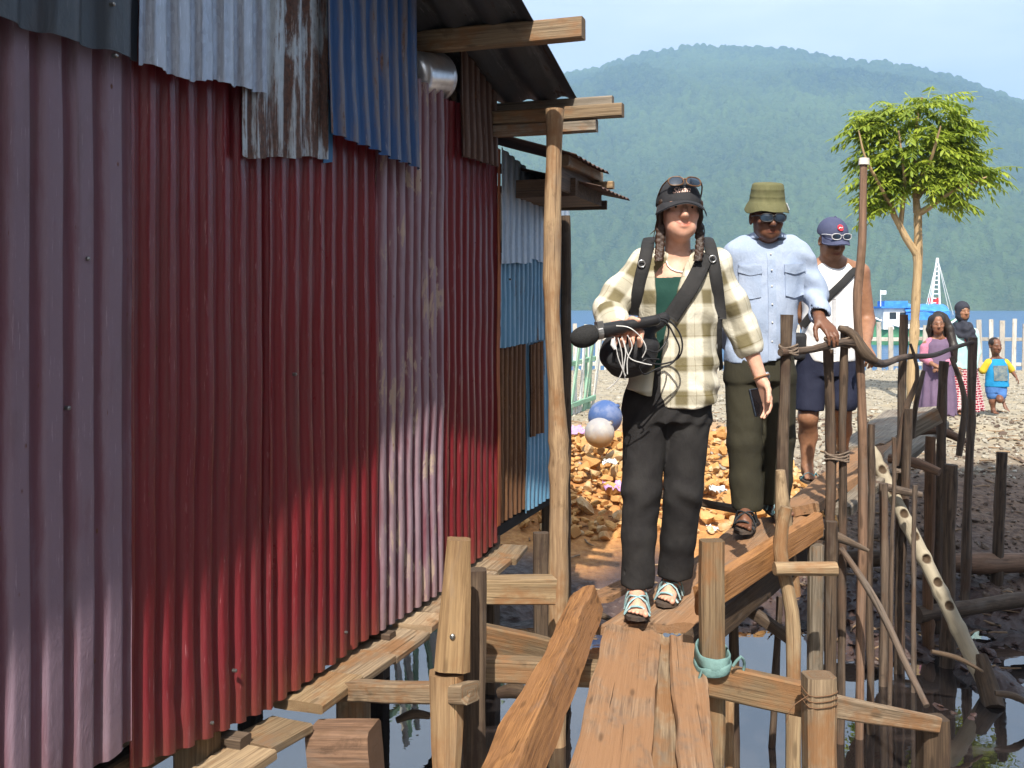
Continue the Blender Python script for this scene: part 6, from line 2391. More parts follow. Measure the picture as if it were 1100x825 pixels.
# legs and feet
RH, LH = J(697, 428, .02), J(737, 428, .02)
RK, LK = J(688, 528, -.03), J(736, 526, .02)
RA = J(684, 632, -.06)
LA = J(722, 624, .11)
RA[2], LA[2] = .02 + .094, .028 + .094
S.chain([RH, RK, RA], [.07, .05, .033], .03)
S.chain([LH, LK, LA], [.07, .05, .033], .03)
fdR, fdL = (-.10, -1, .02), (-.35, -1, -.03)
sdf_foot(S, RA, fdR, 1.0)
sdf_foot(S, LA, fdL, 1.0)
S.build('body', M_SKIN_F, woman, col=face_col(hcw, Rw, SCW, 1.2), post=off(woman), vec=None)
eyes(hcw, Rw, SCW, woman)
sandal(woman, RA, fdR, 1.02, M_TURQ2)
sandal(woman, LA, fdL, 1.02, M_TURQ2)
# trousers
T_ = SDF(J(640, 645, 0) * np.array([1, 0, 1]) + np.array([0, YW - .3, 0]), J(800, 385, 0) * np.array([1, 0, 1]) + np.array([0, YW + .35, 0]), .007)
T_.loft([(zz(452), xx(718), YW + .02, .165, .115), (zz(425), xx(718), YW + .02, .172, .12), (zz(395), xx(721), YW + .02, .155, .11)], .03)
T_.chain([J(694, 432, .02), J(689, 528, -.03), J(686, 575, -.04), J(685, 627, -.045)], [.092, .075, .067, .068], .02)
T_.chain([J(738, 432, .02), J(734, 526, .015), J(728, 580, .05), J(724, 628, .09)], [.094, .076, .070, .075], .02)
T_.cut(lambda x, y, z: (zz(626) + .03 * (y - YW)) - z + 0 * x)
for q in ((685, 640, -.045), (724, 640, .09)):                 # hollow hems
    T_.cap(J(q[0], 660, q[2]), J(q[0], 612, q[2]), .06, .05, .006, 'd')
def tfold(x, y, z):
    b_ = sstep(zz(560), zz(625), z)
    return (.007 * fbm(x * 13, y * 9, z * 2.6, 4) + .004 * fbm(x * 6, y * 6, z * 9, 3) + .0035 * np.sin(z * 70 + x * 40 + 9 * fbm(x * 7, y * 7, z * 4, 3)) * b_ * fbm(x * 9, y * 9, z * 5 + 3, 2)
            + .0035 * np.sin((z - x * 1.5) * 60 + 4 * fbm(x * 7, y * 7, z * 5, 2)) * np.exp(-((z - zz(445)) / .07) ** 2)
            + .0035 * np.sin((z + np.abs(x - xx(716)) * .9) * 55) * np.exp(-((z - zz(535)) / .06) ** 2))
T_.disp(tfold)
T_.build('trousers', M_BLKT, woman, post=off(woman))
# shirt
SH = SDF(J(625, 450, 0) * np.array([1, 0, 1]) + np.array([0, YW - .34, 0]), J(840, 250, 0) * np.array([1, 0, 1]) + np.array([0, YW + .3, 0]), .006)
SH.loft([(zz(438), xx(732), YW + .02, .157, .135), (zz(415), xx(731), YW + .02, .156, .135), (zz(385), xx(730), YW + .018, .152, .128), (zz(350), xx(730), YW + .015, .156, .122), (zz(315), xx(729), YW + .012, .168, .122), (zz(296), xx(729), YW + .015, .172, .105), (zz(283), xx(729), YW + .02, .135, .085), (zz(272), xx(729), YW + .025, .075, .068)], .03)
SH.chain([J(712, 279, .025), J(692, 284, .03), J(666, 315, .01), J(654, 334, -.02)], [.045, .060, .060, .058], .03)
SH.chain([J(654, 334, -.02), J(657, 344, -.09)], [.060, .056], .02)
SH.chain([J(746, 279, .025), J(768, 285, .03), J(786, 325, .04), J(797, 352, .045), J(802, 369, .035)], [.045, .062, .061, .056, .052], .03)
# rolled cuffs
for a, b, r in ((J(656, 340, -.075), J(659, 348, -.105), .061), (J(801, 360, .04), J(804, 371, .033), .062)):
    SH.cap(a, b, r, r, .004)
    SH.cap(b - (b - a) * .2, b + (b - a) * 2.5, .042, .036, .003, 'd')
SH.cap(J(690, 380, -.06), J(687, 428, -.10), .045, .052, .03)
# opening down the front and hem
def opening(x, y, z):
    pyy = HZ + (EYE - z) * F / YW
    cxp = np.interp(pyy, [262, 290, 345, 400, 445], [729, 716, 708, 703, 700])
    hwp = np.interp(pyy, [262, 276, 300, 335, 360, 385, 400, 445], [18, 17, 14, 8, 4, 2, 3, 6])
    front = (y - (YW - .035))
    return -np.maximum(np.abs(x - (cxp - CX) * YW / F) - hwp * YW / F, front)
SH.cut(opening, k=.008)
def hem(x, y, z):
    pxx = CX + x * F / YW
    hp_ = np.interp(pxx, [660, 684, 700, 702, 720, 750, 775], [412, 421, 425, 432, 438, 436, 428])
    return (EYE - (hp_ - HZ) * YW / F) - z + 0 * y
SH.cut(hem)
SH.ell(J(716, 455, .02), (.145, .115, .1), None, .004, 'd')
SH.cut(lambda x, y, z: (.058 - np.sqrt((x - xx(729)) ** 2 + (y - YW) ** 2)) + 0 * z, J(690, 292, -.2) * 1.0, J(770, 262, .25))
def sfold(x, y, z):
    return (.010 * fbm(x * 7, y * 7, z * 6, 4) + .006 * np.sin((z * 1.1 + x * .8) * 42 + 5 * fbm(x * 5, y * 5, z * 5, 2)) * np.exp(-((x - xx(770)) / .10) ** 2)
            + .0045 * np.sin((z - x * .6) * 46 + 5 * fbm(x * 5, y * 5, z * 5, 2)) * np.exp(-((x - xx(655)) / .08) ** 2)
            + .004 * np.sin(x * 40 + 5 * fbm(x * 5, 0, z * 3, 2)) * sstep(zz(370), zz(420), z))
SH.disp(sfold)
bonesW = [(J(690, 286, .03), J(655, 335, -.02), .062), (J(655, 335, -.02), J(660, 350, -.11), .058), (J(770, 285, .03), J(803, 372, .045), .062), (J(729, 270, .02), J(731, 440, .02), .15)]
shirt = SH.build('shirt', M_PLAID, woman, post=off(woman), vec=limb_uv(bonesW, None))
# top under the shirt, necklace
G_ = SDF(J(690, 430, 0) * np.array([1, 0, 1]) + np.array([0, YW - .2, 0]), J(770, 278, 0) * np.array([1, 0, 1]) + np.array([0, YW + .14, 0]), .006)
G_.loft([(zz(425), xx(727), YW + .02, .135, .112), (zz(350), xx(727), YW + .014, .14, .106), (zz(315), xx(728), YW + .012, .15, .106), (zz(298), xx(728), YW + .015, .13, .09)], .02)
G_.ell(J(728, 282, -.09), (.062, .09, .05), None, .006, 'd')
G_.disp(lambda x, y, z: .003 * fbm(x * 12, y * 8, z * 12, 3))
G_.build('green_top', M_GREENT, woman, post=off(woman))
mb = Mesher()
tube_into(mb, [Vector(on_front(S, px, py, YW, .004)) - woman.location for px, py in ((714, 281), (716, 287), (721, 291), (729, 293), (737, 291), (742, 286), (744, 281))], .0035, n=6)
mb.build('necklace', simple('pale_beads', (.7, .68, .62), rough=.3), woman, True)
# hair
HRS = SDF(hcw - .2, hcw + np.array([.2, .2, .16]), .0045)
H = head_pts(hcw, Rw, SCW)
HRS.ell(H(0, .022, .03), (.083, .094, .088), Rw, .01)
HRS.ell(H(0, .05, -.03), (.072, .06, .08), Rw, .02)
for s_ in (-1, 1): HRS.chain([H(s_ * .072, -.03, .03), H(s_ * .077, -.012, -.02), H(s_ * .074, .0, -.07)], [.014, .012, .014], .012)
def faceopen(x, y, z):
    p = [x - hcw[0], y - hcw[1], z - hcw[2]]
    L = [Rw[0, i] * p[0] + Rw[1, i] * p[1] + Rw[2, i] * p[2] for i in range(3)]
    q = np.sqrt((L[0] / .068) ** 2 + ((L[2] + .035) / .088) ** 2)
    return np.minimum((1 - q) * .06, -(L[1] + .022)) * 1.0
HRS.cut(faceopen)
br = []
for path in (([H(-.070, .0, -.055), J(709, 266, -.055), J(707, 282, -.09), J(709, 297, -.11), J(712, 304, -.115)]), ([H(.074, .0, -.055), J(752, 262, -.055), J(750, 276, -.09), J(747, 290, -.11), J(750, 303, -.12), J(753, 310, -.12)])):
    P_ = np.array(path)
    d_ = np.r_[0, np.cumsum(np.linalg.norm(np.diff(P_, axis=0), axis=1))]
    nb_ = int(d_[-1] / .011)
    for k in range(nb_):
        f = k / (nb_ - 1)
        c = np.array([np.interp(f * d_[-1], d_, P_[:, i]) for i in range(3)])
        r = (.0135 - .005 * f) * (1 if f < .85 else .8)
        sx = (.007 if k % 2 else -.007)
        HRS.ell(c + np.array([sx, -.003, 0]), (r, r * .85, .0165), Rm(0, 28 if k % 2 else -28, 0), .003)
HRS.disp(lambda x, y, z: .0022 * fbm(x * 60, y * 60, z * 9, 2))
hair = HRS.build('hair', M_HAIRB, woman, post=off(woman), vec=lambda V: V)
mb = Mesher()
for pts in (((707, 240), (703, 248), (698, 252)), ((706, 236), (704, 244), (702, 256)), ((753, 238), (757, 246), (756, 256)), ((708, 246), (704, 258), (705, 266)), ((753, 244), (756, 252), (754, 262)), ((709, 262), (703, 270), (702, 262))):
    tube_into(mb, [Vector(J(*p, -.03)) - woman.location for p in pts], [.003, .0022, .0012], n=5)
mb.build('loose_strands', M_HAIRB, hair, True)
# cap with lettering and sunglasses pushed up on it
hcap = hcw + Rw @ np.array([0, 0, -.012])
capo, CS = cap_hat(woman, hcap, Rw, 1.06, M_BLKC, h=.0045, dome=(.084, .102, .100), zc=.036, brim_len=.051, brim_w=.098)
text_on(capo, hcap, Rw, 1.06, 'Sinan', -.040, .024, .077, CS, simple('salmon_thread', (.85, .50, .40), (.8, .62, .55), 40, .8), shear=.35, slope=.12, lift=.0)
glasses(woman, hcap, Rw, 1.06, z=.112, y=-.088, tilt=-30, r=(.027, .020), wrap=.4)
# wrist watch
mb = Mesher()
wc, wd_ = LWr - woman.location - np.array([0, 0, -.012]), unit(LWr - LE)
e1 = unit(np.cross(wd_, [0, 1, 0]))
e2 = np.cross(wd_, e1)
tube_into(mb, [wc + e1 * .030 * math.cos(a) + e2 * .027 * math.sin(a) for a in np.linspace(0, 2 * PI, 17)], .0055, n=6, squash=.6)
wb = mb.build('watch', simple('tan_leather', (.32, .16, .08), rough=.6), woman, True)
mb = Mesher()
lathe_into(mb, wc + e1 * .026 - e2 * .012, [(0, .008), (.012, .007), (.0135, 0), (.0135, -.005)], 14, R=np.stack([wd_, np.cross(e1, wd_), e1], 1))
mb.build('watch_case', M_SILVER, wb, True)

# phone in her left hand
dph = unit(J(829, 455, -.03) - LWr)
ph = SDF(J(795, 460, -.15), J(840, 410, .15), .004)
ph.D[:] = 1
Rp_ = np.stack([unit(np.cross(dph, [.55, -.8, 0])), dph, unit(np.cross(np.cross(dph, [.55, -.8, 0]), dph))], 1)
Phc = LWr + dph * .085 + np.array([-.036, .004, -.006])
ph = SDF(Phc - .12, Phc + .12, .0035)
ph.box(Phc, (.029, .056, .005), Rp_, .004, 0)
pho = empty('mobile_phone', tuple(Phc), 'dark phone held in the woman\'s hanging hand', 'phone')
ph.build('case', simple('dark_blue_case', (.02, .028, .045), rough=.4), pho, post=off(pho))
mb = Mesher()
for k, s_ in ((.0060, 1),):
    e = np.array([[-.026, -.052, k], [.026, -.052, k], [.026, .052, k], [-.026, .052, k]]) @ Rp_.T
    mb.add(e, [[0, 1, 2, 3]])
    mb.add(np.array([[-.026, -.052, -k], [.026, -.052, -k], [.026, .052, -k], [-.026, .052, -k]]) @ Rp_.T, [[3, 2, 1, 0]])
mb.build('screen', simple('black_glass', (.01, .01, .012), rough=.08), pho)

# sound recorder with foam windscreen held in her right hand
rec = empty('sound_recorder', tuple((REC_A + REC_B) / 2), 'black handheld sound recorder with a round foam wind guard held by the woman', 'recorder')
rl = np.array(rec.location)
RS_ = SDF(np.minimum(REC_A, REC_B) - .12, np.maximum(REC_A, REC_B) + .12, .005)
RS_.cap(REC_A, REC_B, .023, .020, 0)
RS_.cap(REC_A + ax_r * .02, REC_A + ax_r * .10, .028, .026, .006)
RS_.build('handle', M_BLKP, rec, post=off(rec))
FO = SDF(REC_A - .14, REC_A + .08, .005)
FO.ell(REC_A - ax_r * .046 + np.array([0, 0, -.008]), (.052, .044, .040), Rm(0, -14, 0), 0)
FO.ell(REC_A - ax_r * .02, (.03, .032, .030), None, .02)
FO.build('wind_guard', simple('black_foam', (.018, .018, .019), (.03, .03, .03), 200, .95, .8, 300), rec, post=off(rec))
mb = Mesher()
Rc = np.stack([unit(np.cross(ax_r, [0, 0, 1])), unit(np.cross(np.cross(ax_r, [0, 0, 1]), ax_r)), ax_r], 1)
lathe_into(mb, REC_A + ax_r * .012 - rl, [(.0, -.012), (.026, -.012), (.029, -.009), (.029, .009), (.026, .012), (0, .012)], 18, R=Rc)
box_into(mb, REC_A + ax_r * .012 - rl + np.array([0, -.01, .026]), (.016, .012, .012), Rc)
mb.build('silver_clamp', M_SILVER, rec, False)

# cables
def cable(name, pts, r, mat, label):
    P = [Vector(J(*p)) for p in pts]
    return tube(name, P, r, mat, None, label, 'cable', n=7, wob=0, step=.008)
M_WCAB = simple('white_rubber', (.75, .75, .74), rough=.45)
ec = empty('earphones', tuple(J(668, 380, -.36)), 'white earphones and their thin wires dangling below the recorder', 'earphones')
el0 = ec.location
mb = Mesher()
for pts in ([(662, 350, -.36), (676, 352, -.38), (688, 362, -.37), (694, 374, -.36), (690, 384, -.34)], [(664, 363, -.38), (668, 380, -.37), (668, 400, -.35), (660, 412, -.33), (652, 418, -.32)], [(668, 362, -.38), (672, 378, -.37), (670, 396, -.36), (672, 408, -.34)], [(674, 360, -.38), (679, 372, -.37), (674, 386, -.36), (674, 402, -.35)], [(670, 366, -.37), (676, 384, -.36), (690, 390, -.34), (700, 392, -.31)], [(660, 362, -.375), (664, 384, -.37), (672, 404, -.35)]):
    tube_into(mb, [Vector(J(*p)) - el0 for p in pts], .0022, n=6, step=.008)
mb.build('wire', M_WCAB, ec, True)
mb = Mesher()
tube_into(mb, [Vector(J(659, 364, -.385)) - el0, Vector(J(658, 371, -.385)) - el0, Vector(J(661, 375, -.385)) - el0], [.007, .009, .007], n=8)
mb.build('earbud', M_WCAB, ec, True)
mb = Mesher()
for pts in ([(700, 342, -.26), (716, 343, -.25), (729, 356, -.24), (733, 372, -.23), (728, 385, -.22), (712, 391, -.23), (698, 390, -.25), (690, 383, -.27), (694, 376, -.28), (706, 378, -.27), (716, 366, -.25), (718, 352, -.25), (712, 344, -.26)],
            [(702, 344, -.27), (715, 346, -.26), (724, 360, -.25), (730, 376, -.24), (722, 390, -.23), (706, 396, -.24), (692, 402, -.26), (687, 394, -.28), (694, 386, -.28), (708, 386, -.26)]):
    tube_into(mb, [Vector(J(*p)) for p in pts], .0034, n=7, step=.008)
tag(mb.build('cable_loop', M_BLKP, None, True), 'coiled black cable looping in front of the plaid shirt', 'cable')

# belly bag and its strap
bag = empty('sling_bag', tuple(J(676, 380, -.2)), 'round black sling bag hanging at the woman\'s hip below the recorder', 'bag')
BG = SDF(J(630, 420, 0) * np.array([1, 0, 1]) + np.array([0, YW - .42, 0]), J(735, 325, 0) * np.array([1, 0, 1]) + np.array([0, YW - .02, 0]), .006)
BG.ell(J(676, 378, -.21), (.112, .065, .098), Rm(0, -18, 0), 0)
BG.cap(J(684, 358, -.21), J(714, 342, -.18), .045, .022, .03)
BG.ell(J(672, 384, -.265), (.07, .022, .05), Rm(0, -18, 0), .012)
BG.disp(lambda x, y, z: .005 * fbm(x * 14, y * 10, z * 16, 3) + .002 * np.sin(z * 90 + 5 * fbm(x * 8, 0, z * 8, 2)))
BG.build('pouch', M_BAGC, bag, post=off(bag))
mb = Mesher()
pth = [(758, 272), (752, 282), (744, 296), (735, 311), (724, 328), (714, 343)]
strap_into(mb, [on_front(SH, px, py, YW, .012) for px, py in pth], .062, .007, [(0, -1, .25)] * 6, bag.location)
mb.build('strap', M_STRAP, bag, True)
mb = Mesher()
tube_into(mb, [Vector(J(662, 368, -.285)) - bag.location, Vector(J(661, 380, -.290)) - bag.location, Vector(J(662, 389, -.285)) - bag.location], [.006, .008, .005], n=6)
mb.build('zip_pull', M_BLKP, bag, True)

# backpack
bp_ = empty('backpack', tuple(J(729, 330, .2)), 'black backpack worn by the woman in plaid, its padded straps over both shoulders', 'backpack')
BK = SDF(J(670, 410, 0) * np.array([1, 0, 1]) + np.array([0, YW + .08, 0]), J(800, 250, 0) * np.array([1, 0, 1]) + np.array([0, YW + .38, 0]), .008)
BK.box(J(729, 332, .215), (.135, .085, .225), None, .05, 0)
BK.box(J(729, 355, .31), (.10, .03, .12), None, .025, .01)
BK.build('sack', M_BAGC, bp_, post=off(bp_))
for pth, ring in (([(699, 256, .10), (697, 260, None), (693, 272, None), (689, 288, None), (685, 304, None), (683, 318, None), (681, 340, None)], (687, 284)), ([(757, 256, .10), (759, 260, None), (763, 272, None), (764, 288, None), (766, 304, None), (769, 322, None), (771, 345, None)], (762, 279))):
    P_ = [Vector(J(p[0], p[1], p[2])) if p[2] is not None else on_front(SH, p[0], p[1], YW, .010) for p in pth]
    # bend smoothly over the shoulder
    P_[1] = (P_[0] + P_[2]) / 2 + Vector((0, 0, .022))
    nm = [(0, .3, 1), (0, -.4, 1), (0, -1, .6), (0, -1, .3), (0, -1, .1), (0, -1, 0), (0, -1, 0)]
    mb = Mesher()
    strap_into(mb, P_, .050, .013, nm, bp_.location)
    st_ = mb.build('shoulder_strap', M_STRAP, bp_, True)
    mb = Mesher()
    rc = on_front(SH, ring[0], ring[1], YW, .024) - bp_.location
    tube_into(mb, [rc + Vector((.013 * math.cos(a), -.002, .013 * math.sin(a))) for a in np.linspace(.2 if True else 0, 2 * PI + .2, 15)], .0026, n=6, step=.004)
    mb.build('ring', M_SILVER, st_, True)
mb = Mesher()
strap_into(mb, [on_front(SH, 770, 338, YW, .014), on_front(SH, 770, 356, YW, .008), Vector(J(773, 378, -.02)), Vector(J(775, 398, .06))], .022, .004, [(0.3, -1, 0)] * 4, bp_.location)
mb.build('strap_tail', M_STRAP, bp_, True)
# ------------------------------------------------------------------ generic clothed figure
def px_frame(Y):
    J_ = lambda px, py, dy=0.0: np.array(at(px, py, Y + dy))
    return J_, (lambda py: EYE - (py - HZ) * Y / F), (lambda px: (px - CX) * Y / F)


def bounds(pts, pad):
    P = np.array(pts)
    return P.min(0) - pad, P.max(0) + pad


# ------------------------------------------------------------------ man in the blue shirt
YM = 5.06
J, zz, xx = px_frame(YM)
man = empty('person', (xx(815), YM, zz(560)), 'man in olive bucket hat, wrap sunglasses and light blue shirt looking down', 'person', 'people on the walkway')
hc, Rh, sc = J(824, 233, -.05), Rm(9, 0, 3), 1.0
neck = J(823, 262, .01)
RS, LS = J(794, 268, .02), J(859, 270, .02)
RE, LE = J(781, 330, .05), J(877, 318, .0)
RWr, LWr = J(783, 374, .14), J(880, 342, -.20)
S = SDF(*bounds([J(768, 566, -.42), J(768, 575, .1), J(920, 190, .3)], .02), .0055)
sdf_head(S, hc, Rh, sc, neck=neck, nr=.056)
S.loft([(zz(395), xx(817), YM + .02, .14, .09), (zz(340), xx(822), YM + .02, .14, .09), (zz(290), xx(824), YM + .02, .15, .09), (zz(268), xx(824), YM + .02, .09, .06)], .03)
S.chain([neck, RS, RE, RWr], [.05, .045, .04, .026], .025)
S.chain([neck, LS, LE, LWr], [.05, .045, .04, .027], .025)
sdf_hand(S, LWr, unit(J(893, 356, -.27) - LWr), (0, .35, -1), -1, .45, 1.05)
sdf_hand(S, RWr, (0.05, -.2, -1), (1, 0, 0), 1, .5, 1.02)
RA, LA = J(802, 548, -.05), J(830, 540, .12)
zr = float(at(800, 559, YM - .05).z)
RA[2], LA[2] = zr + .094 - .01, zr + .094 + .018
S.chain([J(800, 400, .02), J(799, 475, -.01), RA], [.08, .055, .036], .03)
S.chain([J(834, 400, .02), J(834, 470, .04), LA], [.08, .055, .036], .03)
fR, fL = (-.35, -1, -.12), (.15, -1, -.10)
sdf_foot(S, RA, fR, 1.06)
sdf_foot(S, LA, fL, 1.06)
S.build('body', M_SKIN_D, man, col=face_col(hc, Rh, sc), post=off(man))
eyes(hc, Rh, sc, man)
sandal(man, RA, fR, 1.1, simple('dark_strap', (.03, .035, .04), rough=.8), kind='cross')
sandal(man, LA, fL, 1.1, M_TURQ2, kind='cross')
T_ = SDF(*bounds([J(768, 556, -.3), J(868, 372, .3)], .03), .008)
T_.loft([(zz(410), xx(816), YM + .02, .172, .125), (zz(392), xx(816), YM + .02, .172, .122), (zz(375), xx(817), YM + .02, .165, .115)], .03)
T_.chain([J(800, 405, .02), J(800, 475, -.01), J(801, 515, -.02), J(803, 541, -.03)], [.098, .084, .078, .078], .02)
T_.chain([J(834, 405, .02), J(835, 470, .04), J(833, 515, .08), J(831, 536, .10)], [.098, .084, .078, .08], .02)
T_.cut(lambda x, y, z: (zz(545) + .06 * (y - YM)) - z + 0 * x)
T_.disp(lambda x, y, z: .006 * fbm(x * 8, y * 7, z * 5, 3) + .003 * np.sin(z * 60 + x * 30 + 9 * fbm(x * 6, y * 6, z * 3, 3)) * fbm(x * 9, y * 9, z * 5, 2))
T_.build('trousers', M_OLIVET, man, post=off(man))
SH = SDF(*bounds([J(762, 398, -.3), J(905, 240, .28)], .03), .0065)
SH.loft([(zz(390), xx(816), YM + .02, .168, .13), (zz(360), xx(818), YM + .02, .172, .130), (zz(320), xx(821), YM + .02, .178, .128), (zz(285), xx(824), YM + .02, .182, .12), (zz(268), xx(824), YM + .02, .17, .10), (zz(258), xx(824), YM + .025, .105, .08), (zz(251), xx(824), YM + .02, .075, .07)], .03)
SH.chain([J(800, 264, .02), J(792, 274, .02), J(783, 305, .04), J(780, 332, .05)], [.055, .068, .064, .06], .03)
SH.chain([J(780, 332, .05), J(783, 368, .13)], [.06, .05], .02)
SH.chain([J(848, 264, .02), J(858, 275, .02), J(872, 302, .01), J(877, 318, .0)], [.055, .064, .060, .058], .03)
SH.chain([J(877, 318, .0), J(880, 334, -.14)], [.058, .050], .03)
SH.cap(J(880, 333, -.12), J(880, 336, -.152), .055, .055, .004)
SH.cap(J(880, 335, -.145), J(881, 340, -.20), .042, .038, .003, 'd')
SH.cut(lambda x, y, z: (zz(388) + .02 * np.sin((x - xx(816)) * 18)) - z + 0 * y)
SH.ell(np.array([xx(824), YM + .0, zz(251)]), (.066, .075, .05), None, .006, 'd')
def shf(x, y, z):
    return (.011 * fbm(x * 7, y * 6, z * 6, 4) + .006 * np.sin((z + .5 * x) * 48 + 5 * fbm(x * 5, y * 5, z * 5, 2)) * np.exp(-((x - xx(878)) / .09) ** 2)
            + .004 * np.sin((x * .7 + z) * 34 + 5 * fbm(x * 4, y * 4, z * 4, 2)) * sstep(zz(320), zz(385), z))
SH.disp(shf)
sh = SH.build('shirt', M_CHAM, man, post=off(man), smooth_it=2)
patch_on('placket', SH, J, 819, 827.5, 271, 386, M_CHAM, sh, man.location, .0005, .003, m=40, n=5)
for x0, x1, sl in ((790, 813, 1.5), (837, 862, -1.5)):
    patch_on('pocket', SH, J, x0 + 1, x1 - 1, 290, 318, M_CHAM, sh, man.location, .001, .003, point=3, slant=sl)
    patch_on('pocket_flap', SH, J, x0, x1, 285, 293, M_CHAM, sh, man.location, .005, .004, point=3, slant=sl)
# turned-down collar
for s_ in (-1, 1):
    n, m = 22, 7
    V = np.zeros((n, m, 3))
    for i in range(n):
        f = i / (n - 1)
        a = PI * (1 - f)                       # back -> front
        fr = sstep(.35, 1.0, f)
        inn = np.array([xx(824) + s_ * .066 * math.sin(a) ** .9 + s_ * .010 * fr, YM + .02 + .074 * -math.cos(PI - a) * (1 if f < .5 else 1.15), zz(250) - .052 * fr])
        o_ = np.array([xx(824) + s_ * (.098 * math.sin(a) ** .8 + .050 * fr ** 2), YM + .02 + .098 * -math.cos(PI - a) * (1 if f < .5 else 1.22), zz(256) - .085 * fr])
        for j in range(m):
            g = j / (m - 1)
            V[i, j] = inn + (o_ - inn) * g + np.array([s_ * .008 * math.sin(PI * g) * math.sin(a), -.010 * math.sin(PI * g) * fr, .010 * math.sin(PI * g)])
    V = V - np.array(man.location)
    mb = Mesher()
    q = grid_quads(n, m)
    mb.add(V.reshape(-1, 3), q)
    mb.add(V.reshape(-1, 3) - np.array([0, -.003, .004]), q[:, ::-1])
    mb.build('collar', M_CHAM, sh, True)
M_BTN = simple('pale_button', (.7, .7, .68), rough=.3)
mb = Mesher()
for py in (274, 291, 308, 327, 346, 366):
    c = on_front(SH, 823, py, YM, .007) - man.location
    lathe_into(mb, c, [(0, .0025), (.004, .002), (.0045, 0), (.004, -.002)], 10, R=Rm(90, 0, 0))
tag(mb.build('buttons', M_BTN, sh, True), kind='stuff')
# bucket hat
mb = Mesher()
H = head_pts(hc, Rh, sc)
pr = [(0, .142), (.03, .1415), (.064, .138), (.073, .134), (.077, .127), (.080, .110), (.082, .106), (.081, .102), (.085, .075), (.0865, .071), (.0855, .067), (.0885, .050), (.091, .046), (.101, .026), (.109, .004), (.110, .001), (.1085, .0005), (.099, .022), (.088, .043), (.083, .05), (.076, .10)]
n = 48
a_ = np.linspace(0, 2 * PI, n, endpoint=False)
V = []
for r, z in pr:
    wv_ = (.006 * np.sin(a_ * 3 + .6) + .004 * np.sin(a_ * 5)) * np.clip((r - .09) / .02, 0, 1)
    V.append(np.stack([r * .97 * np.cos(a_), .012 + r * 1.12 * np.sin(a_), z + wv_], -1))
V = np.concatenate(V)
V = np.array([H(p[0], p[1], p[2] + .027) for p in V]) - np.array(man.location)
mb.add(V, grid_quads(len(pr), n, True)[:, ::-1])
hat = mb.build('bucket_hat', M_OLIVE, man, True)
mb = Mesher()
e = [H(.0739, -.048, .069), H(.085, -.057, .036), H(.0962, -.033, .036), H(.0836, -.027, .069)]
e = np.array(e) - np.array(man.location)
dv_ = Rh @ np.array([.003, -.003, .002])
mb.add(e + dv_, [[0, 1, 2, 3]])
mb.add(e + dv_ * .5, [[3, 2, 1, 0]])
mb.build('hat_tag', M_WHITE, hat)
glasses(man, hc, Rh, 1.0, z=.006, y=-.110, tilt=-4, r=(.031, .019), frame=M_BLKP, wrap=.55)

# ------------------------------------------------------------------ man in the white vest
YV = 6.4
J, zz, xx = px_frame(YV)
mv = empty('person', (xx(880), YV, zz(515)), 'man in navy cap, white sleeveless vest and navy shorts behind the stick railing', 'person', 'people on the walkway')
hc, Rh, sc = J(894, 258, -.06), Rm(22, 0, 8), .98
neck = J(894, 281, .0)
RS, LS = J(868, 292, .02), J(923, 293, .02)
RE, LE = J(862, 338, .12), J(931, 345, .03)
RWr, LWr = J(874, 372, .20), J(930, 372, -.20)
S = SDF(*bounds([J(845, 522, -.42), J(845, 530, .1), J(952, 228, .3)], .02), .006)
sdf_head(S, hc, Rh, sc, neck=neck, nr=.058)
S.loft([(zz(392), xx(889), YV + .02, .15, .10), (zz(350), xx(893), YV + .02, .15, .10), (zz(312), xx(895), YV + .02, .165, .105), (zz(290), xx(895), YV + .02, .14, .085), (zz(282), xx(895), YV + .02, .08, .06)], .03)
S.chain([neck, RS, RE, RWr], [.055, .058, .044, .028], .03)
S.chain([neck, LS, LE, LWr], [.055, .058, .044, .028], .03)
S.cap(LS, LE, .055, .046, .02)
S.cap(LE, LE * .4 + LWr * .6, .045, .036, .02)
sdf_hand(S, LWr, unit(J(938, 390, -.30) - LWr), (0, .3, -1), -1, .9, 1.05)
sdf_hand(S, RWr, (.2, -.5, -1), (0, .4, -.4), 1, .6, 1.05)
RA, LA = J(867, 502, .0), J(905, 492, .30)
RA[2] = zz(514) + .086
LA[2] = RA[2] + .06
RK, LK = J(868, 448, -.05), J(905, 436, -.06)
S.chain([J(872, 395, .02), RK, J(868, 468, .02), RA], [.09, .058, .056, .034], .025)
S.chain([J(902, 395, .02), LK, J(905, 462, .12), LA], [.09, .058, .056, .034], .025)
fR, fL = (-.05, -1, .0), (.1, -1, 0)
sdf_foot(S, RA, fR, 1.05)
sdf_foot(S, LA, fL, 1.05)
S.build('body', M_SKIN_B, mv, col=face_col(hc, Rh, sc), post=off(mv))
eyes(hc, Rh, sc, mv)
sandal(mv, RA, fR, 1.08, M_TURQ, kind='flip', name='flip_flop')
sandal(mv, LA, fL, 1.08, M_TURQ, kind='flip', name='flip_flop')
T_ = SDF(*bounds([J(845, 450, -.3), J(922, 370, .3)], .03), .008)
T_.loft([(zz(404), xx(888), YV + .02, .182, .135), (zz(390), xx(888), YV + .02, .18, .13), (zz(376), xx(889), YV + .02, .172, .122)], .03)
T_.chain([J(872, 398, .02), J(869, 444, -.05)], [.104, .088], .012)
T_.chain([J(902, 398, .02), J(906, 432, -.06)], [.104, .086], .012)
T_.cut(lambda x, y, z: zz(440) - z + 0 * x + 0 * y)
T_.disp(lambda x, y, z: .006 * fbm(x * 8, y * 7, z * 6, 3))
T_.build('shorts', M_NAVY2, mv, post=off(mv))
VS = SDF(*bounds([J(845, 396, -.28), J(940, 268, .28)], .03), .007)
